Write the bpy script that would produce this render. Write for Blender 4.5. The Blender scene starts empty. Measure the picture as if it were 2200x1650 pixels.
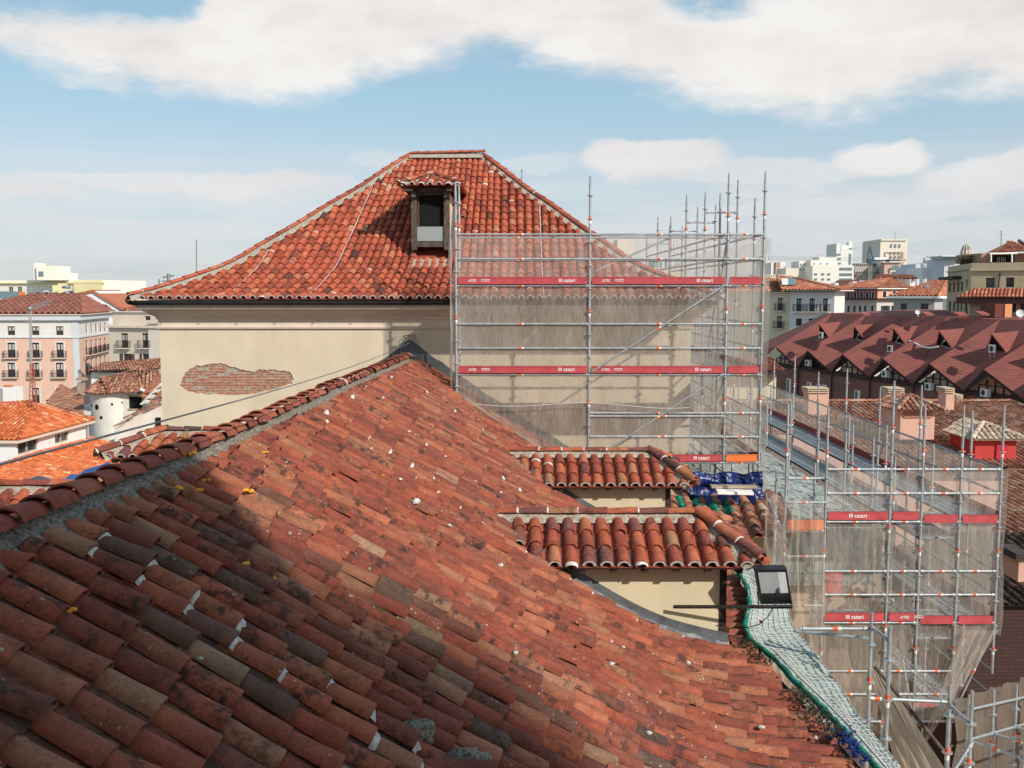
import bpy, math, random
from mathutils import Vector, noise
from mathutils.geometry import tessellate_polygon
R = math.radians
random.seed(7)
scene = bpy.context.scene
COL = scene.collection
# ------------------------------------------------------------------ camera
F = 2100.0; PITCH = math.atan(195 / F); CP, SP = math.cos(PITCH), math.sin(PITCH)
cam_data = bpy.data.cameras.new('camera')
cam = bpy.data.objects.new('camera', cam_data); COL.objects.link(cam)
cam_data.sensor_width = 36; cam_data.lens = 36 * F / 2200
cam_data.clip_start = .05; cam_data.clip_end = 6000
cam.location = (0, 0, 0); cam.rotation_euler = (R(90) - PITCH, 0, 0)
scene.camera = cam
# ------------------------------------------------------------------ light
SUN = Vector((.93, -1.0, .88)).normalized()          # towards the sun
sun_el = math.asin(SUN.z); sun_az = math.atan2(SUN.x, SUN.y)
sd = bpy.data.lights.new('sun', 'SUN'); sd.energy = 3.7; sd.angle = R(.8); sd.color = (1, .93, .83)
so = bpy.data.objects.new('sun', sd); COL.objects.link(so)
so.rotation_euler = (-SUN).to_track_quat('-Z', 'Y').to_euler(); so.location = (30, -30, 60)
scene.view_settings.view_transform = 'Standard'; scene.view_settings.look = 'None'
scene.view_settings.exposure = .24; scene.view_settings.gamma = 1
scene.render.engine = 'CYCLES'
scene.cycles.transparent_max_bounces = 40; scene.cycles.max_bounces = 6

def ray(u, v):
    w = (u - 1100) / F; q = (825 - v) / F
    return w, CP + q * SP, -SP + q * CP
def P(u, v, Y):
    w, y, z = ray(u, v); s = Y / y
    return Vector((w * s, Y, z * s))
def Pz(u, v, Z):
    w, y, z = ray(u, v); s = Z / z
    return Vector((w * s, y * s, Z))
def zat(v, Y):
    return P(1100, v, Y).z

# ------------------------------------------------------------------ sky
w = bpy.data.worlds.new('World'); scene.world = w; w.use_nodes = True
nt = w.node_tree; nt.nodes.clear()
class NT:
    def __init__(s, nt): s.nt = nt
    def n(s, typ, ins=None, **kw):
        nd = s.nt.nodes.new(typ)
        for k, v in kw.items(): setattr(nd, k, v)
        for k, v in (ins or {}).items():
            if isinstance(v, bpy.types.NodeSocket): s.nt.links.new(v, nd.inputs[k])
            else: nd.inputs[k].default_value = v
        return nd
    def math(s, op, a, b=0.0, c=None, clamp=False):
        d = {0: a, 1: b}
        if c is not None: d[2] = c
        return s.n('ShaderNodeMath', d, operation=op, use_clamp=clamp).outputs[0]
    def mix(s, f, a, b, bt='MIX'):
        nd = s.n('ShaderNodeMix', data_type='RGBA', blend_type=bt)
        for i, v in ((0, f), (6, a), (7, b)):
            if isinstance(v, bpy.types.NodeSocket): s.nt.links.new(v, nd.inputs[i])
            else: nd.inputs[i].default_value = v if i == 0 else (*v, 1) if len(v) == 3 else v
        return nd.outputs[2]
    def ramp(s, fac, stops, interp='LINEAR'):
        nd = s.n('ShaderNodeValToRGB', {0: fac}); cr = nd.color_ramp; cr.interpolation = interp
        while len(cr.elements) < len(stops): cr.elements.new(.5)
        for e, (p, c) in zip(cr.elements, stops):
            e.position = p; e.color = (*c, 1) if not isinstance(c, (int, float)) else (c, c, c, 1)
        return nd.outputs[0]
    def noise(s, vec, scale, detail=4, rough=.55):
        return s.n('ShaderNodeTexNoise', {'Vector': vec, 'Scale': scale, 'Detail': detail, 'Roughness': rough}).outputs[0]
    def link(s, a, b): s.nt.links.new(a, b)
g = NT(nt)
sky = g.n('ShaderNodeTexSky', sky_type='NISHITA', sun_disc=False, sun_elevation=sun_el, sun_rotation=sun_az,
          altitude=600, air_density=1.0, dust_density=1.6, ozone_density=1.0)
tc = g.n('ShaderNodeTexCoord'); vec = tc.outputs['Generated']
sep = g.n('ShaderNodeSeparateXYZ', {0: vec})
az = g.math('ARCTAN2', sep.outputs[0], sep.outputs[1]); el = g.math('ARCSINE', sep.outputs[2])
aev = g.n('ShaderNodeCombineXYZ', {0: az, 1: g.math('MULTIPLY', el, 2.2), 2: 0.0}).outputs[0]
n1 = g.noise(aev, 5.5, 7, .55); n2 = g.noise(aev, 16.0, 6, .6)
def u2a(u): return math.atan((u - 1100) / F)
def v2e(u, v):
    a = ray(u, v); return math.asin(a[2] / math.sqrt(a[0]**2 + a[1]**2 + a[2]**2))
def curve_of(pts):                     # elevation as a function of azimuth
    nd = nt.nodes.new('ShaderNodeFloatCurve')
    nd.inputs['Factor'].default_value = 1
    g.link(g.math('ADD', g.math('MULTIPLY', az, .8), .5, clamp=True), nd.inputs['Value'])
    c = nd.mapping.curves[0]
    pp = sorted((u2a(u) * .8 + .5, v2e(u, v)) for u, v in pts)
    while len(c.points) < len(pp): c.points.new(.5, .5)
    for p_, (x, y) in zip(c.points, pp): p_.location = (x, y); p_.handle_type = 'AUTO'
    nd.mapping.use_clip = False
    nd.mapping.update(); return nd.outputs[0]
low = curve_of([(-400, 120), (0, 105), (150, 140), (300, 185), (420, 205), (560, 205), (700, 185), (800, 160), (900, 135), (1010, 120),
                (1100, 105), (1180, 120), (1300, 165), (1450, 195), (1600, 225), (1750, 240), (1900, 215), (2030, 195), (2200, 205), (2600, 220)])
up = curve_of([(-400, -60), (0, 30), (120, 40), (230, 38), (330, 45), (420, 20), (500, -60), (800, -200), (1250, -200), (1400, -20), (1550, 0), (1650, -60), (1900, -80), (2200, -30), (2600, -60)])
dist = g.math('MULTIPLY', g.math('SUBTRACT', n1, .5), .085)
dist2 = g.math('MULTIPLY', g.math('SUBTRACT', n2, .5), .047)
elw = g.math('ADD', g.math('ADD', el, dist), dist2)
def sstep(x, a, b):
    return g.n('ShaderNodeMapRange', {0: x, 1: a, 2: b, 3: 0.0, 4: 1.0}, interpolation_type='SMOOTHSTEP').outputs[0]
m_low = sstep(g.math('SUBTRACT', elw, low), -.017, .019)
m_up = sstep(g.math('SUBTRACT', up, elw), -.008, .018)
band = g.math('MULTIPLY', m_low, m_up)
# gaps of brighter / greyer cloud
shade = g.ramp(g.math('ADD', n1, g.math('MULTIPLY', g.math('SUBTRACT', n2, .5), .5)), [(.3, (.84, .80, .785)), (.62, (1, .98, .955))])
def blob(u, v, ru, rv, s=1.0):
    ca, ce = u2a(u), v2e(u, v)
    da = g.math('DIVIDE', g.math('SUBTRACT', az, ca), ru / F)
    de = g.math('DIVIDE', g.math('SUBTRACT', g.math('ADD', el, g.math('MULTIPLY', g.math('ADD', dist, dist2), .55)), ce), rv / F)
    r2 = g.math('ADD', g.math('MULTIPLY', da, da), g.math('MULTIPLY', de, de))
    return g.math('MULTIPLY', sstep(g.math('SUBTRACT', 1.0, r2), -.1, .55), s)
blobs = [blob(1400, 345, 170, 42, .95), blob(1330, 335, 90, 34, .7), blob(1880, 335, 100, 42, .95), blob(2120, 375, 150, 50, .8), blob(1620, 375, 330, 30, .55), blob(1150, 345, 90, 22, .35),
         blob(40, 415, 140, 26, .7), blob(230, 180, 70, 14, .25), blob(400, 395, 330, 24, .75), blob(830, 350, 90, 18, .35), blob(620, 410, 330, 26, .5),
         blob(1800, 452, 330, 28, .5), blob(1640, 410, 120, 22, .4), blob(2060, 410, 120, 22, .4)]
# low thin streaky layer close to the horizon
lay = g.noise(g.n('ShaderNodeCombineXYZ', {0: g.math('MULTIPLY', az, 1.6), 1: g.math('MULTIPLY', el, 16.0), 2: 3.0}).outputs[0], 3.2, 6, .6)
laym = g.math('MULTIPLY', sstep(el, .17, .06), g.math('MULTIPLY', sstep(lay, .25, .62), .6))
mask = band
for b in blobs + [laym]: mask = g.math('SUBTRACT', g.math('ADD', mask, b), g.math('MULTIPLY', mask, b))
SKYK = .105
skyc = g.mix(1.0, sky.outputs[0], (SKYK * 1.26, SKYK * 1.2, SKYK * 1.16), 'MULTIPLY')
grad = g.ramp(sstep(el, -.02, .34), [(0, (.44, .50, .57)), (.35, (.42, .53, .61)), (.62, (.32, .51, .615)), (1, (.255, .43, .55))])
skyc = g.mix(.72, skyc, grad)
cloudc = g.mix(1.0, shade, (.81, .795, .785), 'MULTIPLY')
cloudc = g.mix(g.math('MULTIPLY', sstep(el, .20, .03), .85), cloudc, (.64, .635, .65))
fin = g.mix(g.math('MULTIPLY', mask, .93), skyc, cloudc)
hz = sstep(el, -.0, -.02)
fin = g.mix(hz, fin, (.35, .38, .40))
bg = g.n('ShaderNodeBackground', {0: fin, 1: 1.0})
g.link(bg.outputs[0], g.n('ShaderNodeOutputWorld').inputs[0])

# ------------------------------------------------------------------ materials
MATS = {}
def mat(name, color, rough=.8, metal=0.0, vary=.12, nscale=3.0, bump=.0, bscale=40, spec=.3, obj=True, stain=None, stainc=(.1, .09, .08), coords='Object'):
    if name in MATS: return MATS[name]
    m = bpy.data.materials.new(name); m.use_nodes = True; k = NT(m.node_tree)
    b = m.node_tree.nodes['Principled BSDF']; t = k.n('ShaderNodeTexCoord').outputs[coords]
    lo = tuple(c * (1 - vary) for c in color); hi = tuple(min(1, c * (1 + vary)) for c in color)
    c = k.ramp(k.noise(t, nscale, 6, .6), [(.3, lo), (.7, hi)])
    if stain:
        sv = k.n('ShaderNodeMapping', {0: t, 3: (1.0, 1.0, .18)}).outputs[0]
        s = k.math('MULTIPLY', k.ramp(k.noise(sv, nscale * 1.7, 8, .65), [(.5, 0), (.78, 1)]), stain)
        c = k.mix(s, c, stainc)
    k.link(c, b.inputs['Base Color']); b.inputs['Roughness'].default_value = rough; b.inputs['Metallic'].default_value = metal
    b.inputs['Specular IOR Level'].default_value = spec
    if bump:
        bn = k.n('ShaderNodeBump', {'Height': k.noise(t, bscale, 5, .6), 'Strength': bump, 'Distance': .02})
        k.link(bn.outputs[0], b.inputs['Normal'])
    MATS[name] = m; return m

def tile_mat(name, stops, dark=.5, lichen=.5, sat=1.0, fine=1.0, bump=.35):
    m = bpy.data.materials.new(name); m.use_nodes = True; k = NT(m.node_tree)
    b = m.node_tree.nodes['Principled BSDF']; t = k.n('ShaderNodeTexCoord').outputs['Object']
    a = k.n('ShaderNodeAttribute', attribute_name='tint').outputs['Color']
    s3 = k.n('ShaderNodeSeparateColor', {0: a})
    c = k.ramp(s3.outputs[0], stops)
    off = k.n('ShaderNodeVectorMath', {0: t, 1: k.n('ShaderNodeVectorMath', {0: a, 3: 31.0}, operation='SCALE').outputs[0]}, operation='ADD').outputs[0]
    n_big = k.noise(off, 5.0 * fine, 5, .6); n_f = k.noise(off, 38.0 * fine, 6, .7)
    c = k.mix(.75, c, k.ramp(n_big, [(.25, .55), (.5, 1), (.75, 1.38)]), 'MULTIPLY')
    c = k.mix(.75, c, k.ramp(n_f, [(.28, .5), (.5, .95), (.8, 1.25)]), 'MULTIPLY')
    grit = k.ramp(k.noise(t, 170.0 * fine, 3, .7), [(.3, .72), (.5, 1), (.75, 1.15)]); c = k.mix(.6, c, grit, 'MULTIPLY')
    # soot and dark algae, stronger on some tiles
    st = k.math('MULTIPLY', k.ramp(k.noise(off, 9.0 * fine, 7, .7), [(.48, 0), (.6, 1)]), k.math('MULTIPLY', k.ramp(s3.outputs[1], [(.35, 0), (.9, 1)]), dark))
    c = k.mix(st, c, (.035, .028, .024))
    pit = k.math('MULTIPLY', k.ramp(k.noise(t, 85.0 * fine, 3, .6), [(.62, 0), (.68, 1)]), k.math('MULTIPLY', s3.outputs[2], dark * 1.3, clamp=True))
    c = k.mix(pit, c, (.03, .02, .018))
    # pale lichen discs
    vo = k.n('ShaderNodeTexVoronoi', {'Vector': t, 'Scale': 26.0 * fine, 'Randomness': 1.0}, feature='F1')
    vs = k.n('ShaderNodeSeparateColor', {0: vo.outputs['Color']})
    rad = k.math('MULTIPLY', k.math('POWER', vs.outputs[0], 3.0), .34)
    disc = k.math('LESS_THAN', vo.outputs['Distance'], rad)
    li = k.math('MULTIPLY', disc, k.math('MULTIPLY', k.ramp(k.noise(t, 1.9, 4, .6), [(.42, 0), (.62, 1)]), k.math('GREATER_THAN', s3.outputs[2], 1 - lichen)))
    c = k.mix(li, c, (.42, .42, .34))
    k.link(c, b.inputs['Base Color']); b.inputs['Roughness'].default_value = .88; b.inputs['Specular IOR Level'].default_value = .25
    bn = k.n('ShaderNodeBump', {'Height': k.math('ADD', n_f, k.math('MULTIPLY', n_big, 1.5)), 'Strength': min(1, bump * 1.9), 'Distance': .014})
    k.link(bn.outputs[0], b.inputs['Normal'])
    MATS[name] = m; return m

def net_mat(name, color, alpha, scale=1.0, wrinkle=.5):
    m = bpy.data.materials.new(name); m.use_nodes = True; k = NT(m.node_tree); m.node_tree.nodes.clear()
    t = k.n('ShaderNodeTexCoord').outputs['Object']
    mp = k.n('ShaderNodeMapping', {0: t, 3: (1.6, 1.6, .35)}).outputs[0]
    nz = k.noise(mp, 2.2 * scale, 7, .65)
    c = k.ramp(nz, [(.3, tuple(x * .82 for x in color)), (.7, color)])
    d = k.n('ShaderNodeBsdfDiffuse', {0: c}); tr = k.n('ShaderNodeBsdfTranslucent', {0: c})
    mx = k.n('ShaderNodeMixShader', {0: .4, 1: d.outputs[0], 2: tr.outputs[0]})
    tp = k.n('ShaderNodeBsdfTransparent', {0: (1, 1, 1, 1)})
    thread = k.noise(k.n('ShaderNodeMapping', {0: t, 3: (1, 1, .08)}).outputs[0], 60 * scale, 2, .5)
    fa = k.math('ADD', alpha, k.math('MULTIPLY', k.math('SUBTRACT', k.math('ADD', nz, thread), 1.0), wrinkle), clamp=True)
    mo = k.n('ShaderNodeMixShader', {0: fa, 1: tp.outputs[0], 2: mx.outputs[0]})
    k.link(mo.outputs[0], k.n('ShaderNodeOutputMaterial').inputs[0])
    MATS[name] = m; return m

def brick_mat(name, c1, c2, mortar, scale=1.0, axis='x'):
    m = bpy.data.materials.new(name); m.use_nodes = True; k = NT(m.node_tree)
    b = m.node_tree.nodes['Principled BSDF']; t = k.n('ShaderNodeTexCoord').outputs['Object']
    s = k.n('ShaderNodeSeparateXYZ', {0: t})
    h = k.math('ADD', s.outputs[0], k.math('MULTIPLY', s.outputs[1], .97))
    v = k.n('ShaderNodeCombineXYZ', {0: h, 1: s.outputs[2], 2: 0.0}).outputs[0]
    br = k.n('ShaderNodeTexBrick', {'Vector': v, 'Color1': (*c1, 1), 'Color2': (*c2, 1), 'Mortar': (*mortar, 1), 'Scale': 1.0,
             'Brick Width': .26 * scale, 'Row Height': .075 * scale, 'Mortar Size': .011 * scale})
    c = k.mix(.5, br.outputs[0], k.ramp(k.noise(t, 1.3, 6, .6), [(.3, .65), (.7, 1.2)]), 'MULTIPLY')
    k.link(c, b.inputs['Base Color']); b.inputs['Roughness'].default_value = .9
    MATS[name] = m; return m

def tarp_mat(name, color, rough=.35):
    m = mat(name, color, rough=rough, vary=.25, nscale=5, bump=.6, bscale=7, spec=.5)
    return m

NAVE_T = tile_mat('nave_tiles', [(0, (.04, .032, .032)), (.02, (.09, .055, .048)), (.06, (.15, .09, .065)), (.2, (.22, .07, .048)), (.38, (.27, .07, .044)), (.5, (.34, .085, .05)),
                                 (.62, (.29, .10, .062)), (.74, (.40, .105, .056)), (.84, (.32, .14, .08)), (.93, (.43, .135, .072)), (1, (.34, .20, .125))], dark=.85, lichen=.45)
TOWER_T = tile_mat('tower_tiles', [(0, (.09, .05, .04)), (.03, (.27, .07, .045)), (.3, (.42, .095, .052)), (.55, (.48, .11, .06)), (.85, (.54, .14, .07)), (.985, (.54, .20, .11)), (1, (.52, .33, .20))], dark=.45, lichen=.12)
DORM_T = tile_mat('dormer_tiles', [(0, (.06, .045, .045)), (.12, (.20, .08, .065)), (.3, (.30, .075, .05)), (.6, (.42, .10, .05)), (.85, (.50, .14, .07)), (1, (.38, .19, .10))], dark=.6, lichen=.2)
RIDGE_T = tile_mat('ridge_tiles', [(0, (.20, .06, .045)), (.5, (.34, .085, .055)), (1, (.44, .14, .08))], dark=.5, lichen=.3)
ORANGE_T = tile_mat('orange_tiles', [(0, (.50, .11, .04)), (.5, (.66, .17, .06)), (.93, (.74, .22, .08)), (1, (.75, .50, .30))], dark=.15, lichen=.0, bump=.2)
OLD_T = tile_mat('old_tiles', [(0, (.22, .10, .07)), (.5, (.42, .17, .10)), (.85, (.52, .25, .16)), (1, (.50, .36, .25))], dark=.7, lichen=.2, bump=.2)
FAR_T = tile_mat('far_tiles', [(0, (.38, .12, .07)), (.6, (.52, .18, .10)), (1, (.62, .30, .18))], dark=.3, lichen=.0, fine=.4, bump=.1)
MAROON_T = tile_mat('maroon_tiles', [(0, (.27, .10, .075)), (1, (.34, .135, .10))], dark=.15, lichen=0, fine=.3, bump=.1)
PALE_T = tile_mat('pale_tiles', [(0, (.50, .36, .25)), (.6, (.66, .50, .36)), (1, (.72, .60, .45))], dark=.35, lichen=0, bump=.2)
MORTAR = mat('mortar', (.42, .36, .29), .95, vary=.5, nscale=22, bump=.9, bscale=60)
MORTAR_W = mat('white_mortar', (.66, .63, .59), .95, vary=.35, nscale=30, bump=.8, bscale=70)
MORTAR_D = mat('old_mortar', (.25, .215, .175), .95, vary=.8, nscale=34, bump=1.0, bscale=70)
UNDER = mat('roof_underlay', (.10, .05, .04), .95, vary=.4, nscale=9)
CREAM = mat('cream_render', (.68, .58, .435), .9, vary=.09, nscale=.9, bump=.25, bscale=24, stain=.42, stainc=(.50, .38, .26))
CREAM_D = mat('cream_dormer_render', (.66, .57, .39), .9, vary=.06, nscale=2.5, bump=.2, bscale=40, stain=.30, stainc=(.42, .36, .25))
STONE_P = mat('pink_stone', (.70, .58, .47), .85, vary=.05, nscale=2, bump=.1, stain=.3, stainc=(.5, .42, .36))
ZINC = mat('zinc_flashing', (.13, .135, .145), .55, .3, vary=.35, nscale=5, bump=.3, bscale=14)
GUTTER = mat('black_gutter', (.035, .033, .034), .45, .2, vary=.3)
GALV = mat('galvanised_steel', (.43, .45, .46), .5, .5, vary=.22, nscale=6)
GALV_DK = mat('weathered_steel', (.30, .31, .32), .5, .6, vary=.25, nscale=6)
ORBAND = mat('orange_band', (.80, .12, .03), .6, vary=.2)
WHBAND = mat('white_band', (.80, .79, .76), .6, vary=.05)
REDB = mat('red_toe_board', (.50, .075, .085), .6, vary=.22, nscale=4.5, stain=.5, stainc=(.35, .09, .08))
DKREDB = mat('dark_red_toe_board', (.26, .03, .03), .6, vary=.2, nscale=2.5)
ORANGEB = mat('orange_toe_board', (.82, .20, .05), .5, vary=.1)
LETTER = mat('white_lettering', (.85, .82, .82), .6, vary=.02)
DECKM = mat('perforated_deck', (.36, .38, .40), .55, .4, vary=.3, nscale=9, bump=.4, bscale=30)
WOOD = mat('weathered_wood', (.10, .075, .06), .85, vary=.55, nscale=11, bump=.6, bscale=30)
DARKWOOD = mat('dark_wood', (.045, .032, .026), .8, vary=.5, nscale=9, bump=.4)
DARK = mat('dark_interior', (.008, .008, .008), .9)
GREYP = mat('grey_panel', (.30, .33, .33), .5, vary=.05)
WHITE = mat('white_render', (.80, .78, .75), .9, vary=.05, nscale=1.5, stain=.2, stainc=(.6, .55, .47))
GLASS = mat('dark_glass', (.035, .04, .045), .12, vary=.3, spec=.6)
GLASSB = mat('blue_glass', (.16, .23, .25), .15, vary=.3, spec=.6)
FRAMEB = mat('brown_frame', (.12, .06, .045), .6)
FRAMEW = mat('white_frame', (.72, .70, .67), .7)
FRAMEG = mat('green_frame', (.03, .05, .045), .5)
CURTAIN = mat('curtain', (.5, .48, .43), .9)
IRON = mat('black_iron', (.03, .03, .032), .5, .3)
NET = net_mat('debris_net', (.76, .67, .59), .36, 1.0, .6)
NET_D = net_mat('dense_debris_net', (.56, .48, .39), .62)
NETG = net_mat('green_net', (.02, .30, .20), .85, 2.0, .3)

# ------------------------------------------------------------------ mesh builder
class MB:
    def __init__(s): s.v = []; s.f = []; s.m = []; s.c = []; s.sm = []; s.mi = 0; s.col = (.5, .3, .3); s.smooth = False
    def add(s, vs, fs):
        b = len(s.v); s.v += [tuple(x) for x in vs]
        for f in fs:
            s.f.append(tuple(b + i for i in f)); s.m.append(s.mi); s.c.append(s.col); s.sm.append(s.smooth)
    def quad(s, a, b, c, d): s.add([a, b, c, d], [(0, 1, 2, 3)])
    def poly(s, pts): s.add(pts, [tuple(range(len(pts)))])
    def box(s, x0, x1, y0, y1, z0, z1):
        s.add([(x0, y0, z0), (x1, y0, z0), (x1, y1, z0), (x0, y1, z0), (x0, y0, z1), (x1, y0, z1), (x1, y1, z1), (x0, y1, z1)],
              [(0, 3, 2, 1), (4, 5, 6, 7), (0, 1, 5, 4), (1, 2, 6, 5), (2, 3, 7, 6), (3, 0, 4, 7)])
    def obox(s, o, a, b, c):            # origin corner and three edge vectors
        o, a, b, c = map(Vector, (o, a, b, c))
        s.add([o, o + a, o + a + b, o + b, o + c, o + a + c, o + a + b + c, o + b + c],
              [(0, 3, 2, 1), (4, 5, 6, 7), (0, 1, 5, 4), (1, 2, 6, 5), (2, 3, 7, 6), (3, 0, 4, 7)])
    def tube(s, p, q, r, seg=8, r2=None, cap=True):
        p, q = Vector(p), Vector(q); d = (q - p)
        if d.length < 1e-6: return
        d.normalize(); a = d.orthogonal().normalized(); b = d.cross(a); r2 = r if r2 is None else r2
        vs = []
        for c, rr in ((p, r), (q, r2)):
            for i in range(seg):
                t = 2 * math.pi * i / seg; vs.append(c + (a * math.cos(t) + b * math.sin(t)) * rr)
        sm = s.smooth; s.smooth = True
        s.add(vs, [(i, (i + 1) % seg, seg + (i + 1) % seg, seg + i) for i in range(seg)]); s.smooth = sm
        if cap: s.add(vs, [tuple(range(seg - 1, -1, -1)), tuple(range(seg, 2 * seg))])
    def path(s, pts, r, seg=6):
        for a, b in zip(pts, pts[1:]): s.tube(a, b, r, seg)
    def lathe(s, c, prof, seg=16, a0=0, a1=2 * math.pi):
        c = Vector(c); n = len(prof); vs = []
        full = abs(a1 - a0 - 2 * math.pi) < 1e-4; k = seg if full else seg + 1
        for i in range(k):
            t = a0 + (a1 - a0) * i / seg
            for r_, z in prof: vs.append(c + Vector((r_ * math.cos(t), r_ * math.sin(t), z)))
        fs = []
        for i in range(seg):
            j = (i + 1) % k
            for q in range(n - 1): fs.append((i * n + q, j * n + q, j * n + q + 1, i * n + q + 1))
        s.add(vs, fs)
    def lump(s, c, r, seed=0, sub=6, amp=.35):
        c = Vector(c); vs = []; fs = []
        rx, ry, rz = r if isinstance(r, (tuple, list)) else (r, r, r)
        for i in range(sub + 1):
            th = math.pi * i / sub
            for j in range(sub * 2):
                ph = math.pi * j / sub
                d = Vector((math.sin(th) * math.cos(ph), math.sin(th) * math.sin(ph), math.cos(th)))
                k = 1 + amp * noise.noise(d * 1.7 + Vector((seed * 3.1, seed, 0)))  + amp * .4 * noise.noise(d * 4.7 + Vector((seed, 0, 5)))
                vs.append(c + Vector((d.x * rx, d.y * ry, d.z * rz)) * k)
        n = sub * 2
        for i in range(sub):
            for j in range(n): fs.append((i * n + j, (i + 1) * n + j, (i + 1) * n + (j + 1) % n, i * n + (j + 1) % n))
        sm = s.smooth; s.smooth = True; s.add(vs, fs); s.smooth = sm
    def build(s, name, mats, parent=None):
        me = bpy.data.meshes.new(name); me.from_pydata(s.v, [], s.f)
        mats = mats if isinstance(mats, (list, tuple)) else [mats]
        for m in mats: me.materials.append(m)
        me.polygons.foreach_set('material_index', s.m); me.polygons.foreach_set('use_smooth', s.sm)
        at = me.attributes.new('tint', 'FLOAT_COLOR', 'FACE')
        fl = []
        for c in s.c: fl += [c[0], c[1], c[2], 1.0]
        at.data.foreach_set('color', fl); me.update()
        o = bpy.data.objects.new(name, me); COL.objects.link(o)
        if parent: o.parent = parent
        return o
def one(name, mats, parent, fn):
    m = MB(); fn(m); return m.build(name, mats, parent)
def tag(o, label, cat, group=None, kind=None):
    o['label'] = label; o['category'] = cat
    if group: o['group'] = group
    if kind: o['kind'] = kind
    return o
def struct(o, label=None):
    o['kind'] = 'structure'
    return o
def thing(name, label, cat, loc=(0, 0, 0), group=None):
    # Empty at the thing's base; the parts keep world coordinates through the inverse matrix
    o = bpy.data.objects.new(name, None); COL.objects.link(o); o.empty_display_size = .2
    return tag(o, label, cat, group)

# ------------------------------------------------------------------ tiles
def rc(lo=0, hi=1): return (random.uniform(lo, hi), random.random(), random.random())
def arc(P0, a, n, W, H, seg, up=1, base=0):
    return [P0 + a * (W * math.cos(math.pi * i / seg)) + n * (base + up * H * math.sin(math.pi * i / seg)) for i in range(seg + 1)]
def tile_cover(mb, p0, p1, a, n, W0, W1, H, seg, lift, th=.014, lip=True):
    n0 = n
    A = arc(p0, a, n0, W0, H * .86, seg, 1, .0); B = arc(p1, a, n0, W1, H, seg, 1, lift)
    k = seg + 1
    mb.smooth = True
    mb.add(A + B, [(i, i + 1, k + i + 1, k + i) for i in range(seg)])
    if lip:
        mb.smooth = False
        Bi = arc(p1, a, n0, W1 - th, H - th, seg, 1, lift)
        Ci = arc(p1 + (p0 - p1) * .35, a, n0, W1 - th * 1.2, H - th * 1.2, seg, 1, lift * .7)
        mb.add(B + Bi + Ci, [(i, i + 1, k + i + 1, k + i) for i in range(seg)] + [(k + i, k + i + 1, 2 * k + i + 1, 2 * k + i) for i in range(seg)])
def tile_column(mb, surf, s, t0, t1, W, H, expo, length, seg, jit=1.0, lift=.022, pan=None, mort=0.0, cmin=0, cmax=1, lip=True, runc=None, endm=False, pand=.8):
    t = t1; k = 0
    while t > t0 + .03:
        ta = max(t - length, t0); tb = t
        p0, a, n = surf(s, ta); p1, a1, n1 = surf(s, tb)
        jx = random.gauss(0, .006) * jit; jx2 = random.gauss(0, .007) * jit; jl = random.gauss(0, .004) * jit
        if jit > 1.5 and random.random() < .13: jl = random.uniform(.015, .042); jx2 += random.choice((-1, 1)) * random.uniform(.0, .02)
        q0 = p0 + a * jx; q1 = p1 + a1 * jx2
        mb.mi = 0; mb.col = rc(cmin, cmax)
        if runc and random.random() < .55: mb.col = (min(1, max(0, runc[0] + random.uniform(-.12, .12))), mb.col[1], mb.col[2])
        nn = (n + n1).normalized()
        tile_cover(mb, q0, q1, a, nn, W * .80, W, H * random.uniform(.93, 1.07), seg, lift + abs(jl), lip=lip)
        if endm and k == 0:
            mb.mi = 1; mb.smooth = False; dd = (q1 - q0).normalized()
            A = arc(q1 + dd * .004, a, nn, W - .004, H - .004, seg, 1, lift + abs(jl) - .002); B = arc(q1 + dd * .004, a, nn, W - random.uniform(.026, .036), H - random.uniform(.022, .034), seg, 1, lift - .002)
            mb.add(A + B, [(i, i + 1, seg + 2 + i, seg + 1 + i) for i in range(seg)]); mb.mi = 0
        if random.random() < mort:
            mb.mi = 1
            w2 = W * random.uniform(.5, .95); d = (q1 - q0).normalized(); sh = a * random.uniform(-.3, .3) * W
            A = arc(q1 + d * .0 , a, nn, W * .96, H * .93, seg, 1, lift * .6); B = arc(q1 + d * random.uniform(.025, .06), a, nn, W * .90, H * .80, seg, 1, .01)
            i0 = random.randint(0, max(0, seg // 3)); i1 = seg - random.randint(0, max(0, seg // 3))
            A = A[i0:i1 + 1]; B = B[i0:i1 + 1]; m_ = len(A)
            B = [b + d * random.uniform(-.012, .014) for b in B]
            mb.smooth = False; mb.add(A + B, [(i, i + 1, m_ + i + 1, m_ + i) for i in range(m_ - 1)])
            mb.mi = 0
        if pan:
            q0 = p0 + a * pan + a * jx; q1 = p1 + a * pan
            mb.col = (rc(cmin, cmax)[0] * pand, .6 + .4 * random.random(), random.random())
            A = arc(q0, a, nn, W * .8, H * .45, 4, -1, H * .34); B = arc(q1, a, nn, W * .8, H * .45, 4, -1, H * .34 + lift * .7)
            mb.smooth = True; mb.add(A + B, [(i, 5 + i, 6 + i, i + 1) for i in range(4)])
            Bi = [b - nn * .014 for b in B]
            mb.smooth = False; mb.add(B + Bi, [(i, 5 + i, 6 + i, i + 1) for i in range(4)])
        t -= expo * random.uniform(.97, 1.03) if jit else expo
        k += 1
def poly_span(poly, s):            # convex polygon in (s,t): t interval at s
    ts = []
    for (x0, y0), (x1, y1) in zip(poly, poly[1:] + poly[:1]):
        if (x0 - s) * (x1 - s) <= 0 and abs(x1 - x0) > 1e-9: ts.append(y0 + (y1 - y0) * (s - x0) / (x1 - x0))
    return (min(ts), max(ts)) if len(ts) > 1 else None
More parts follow.
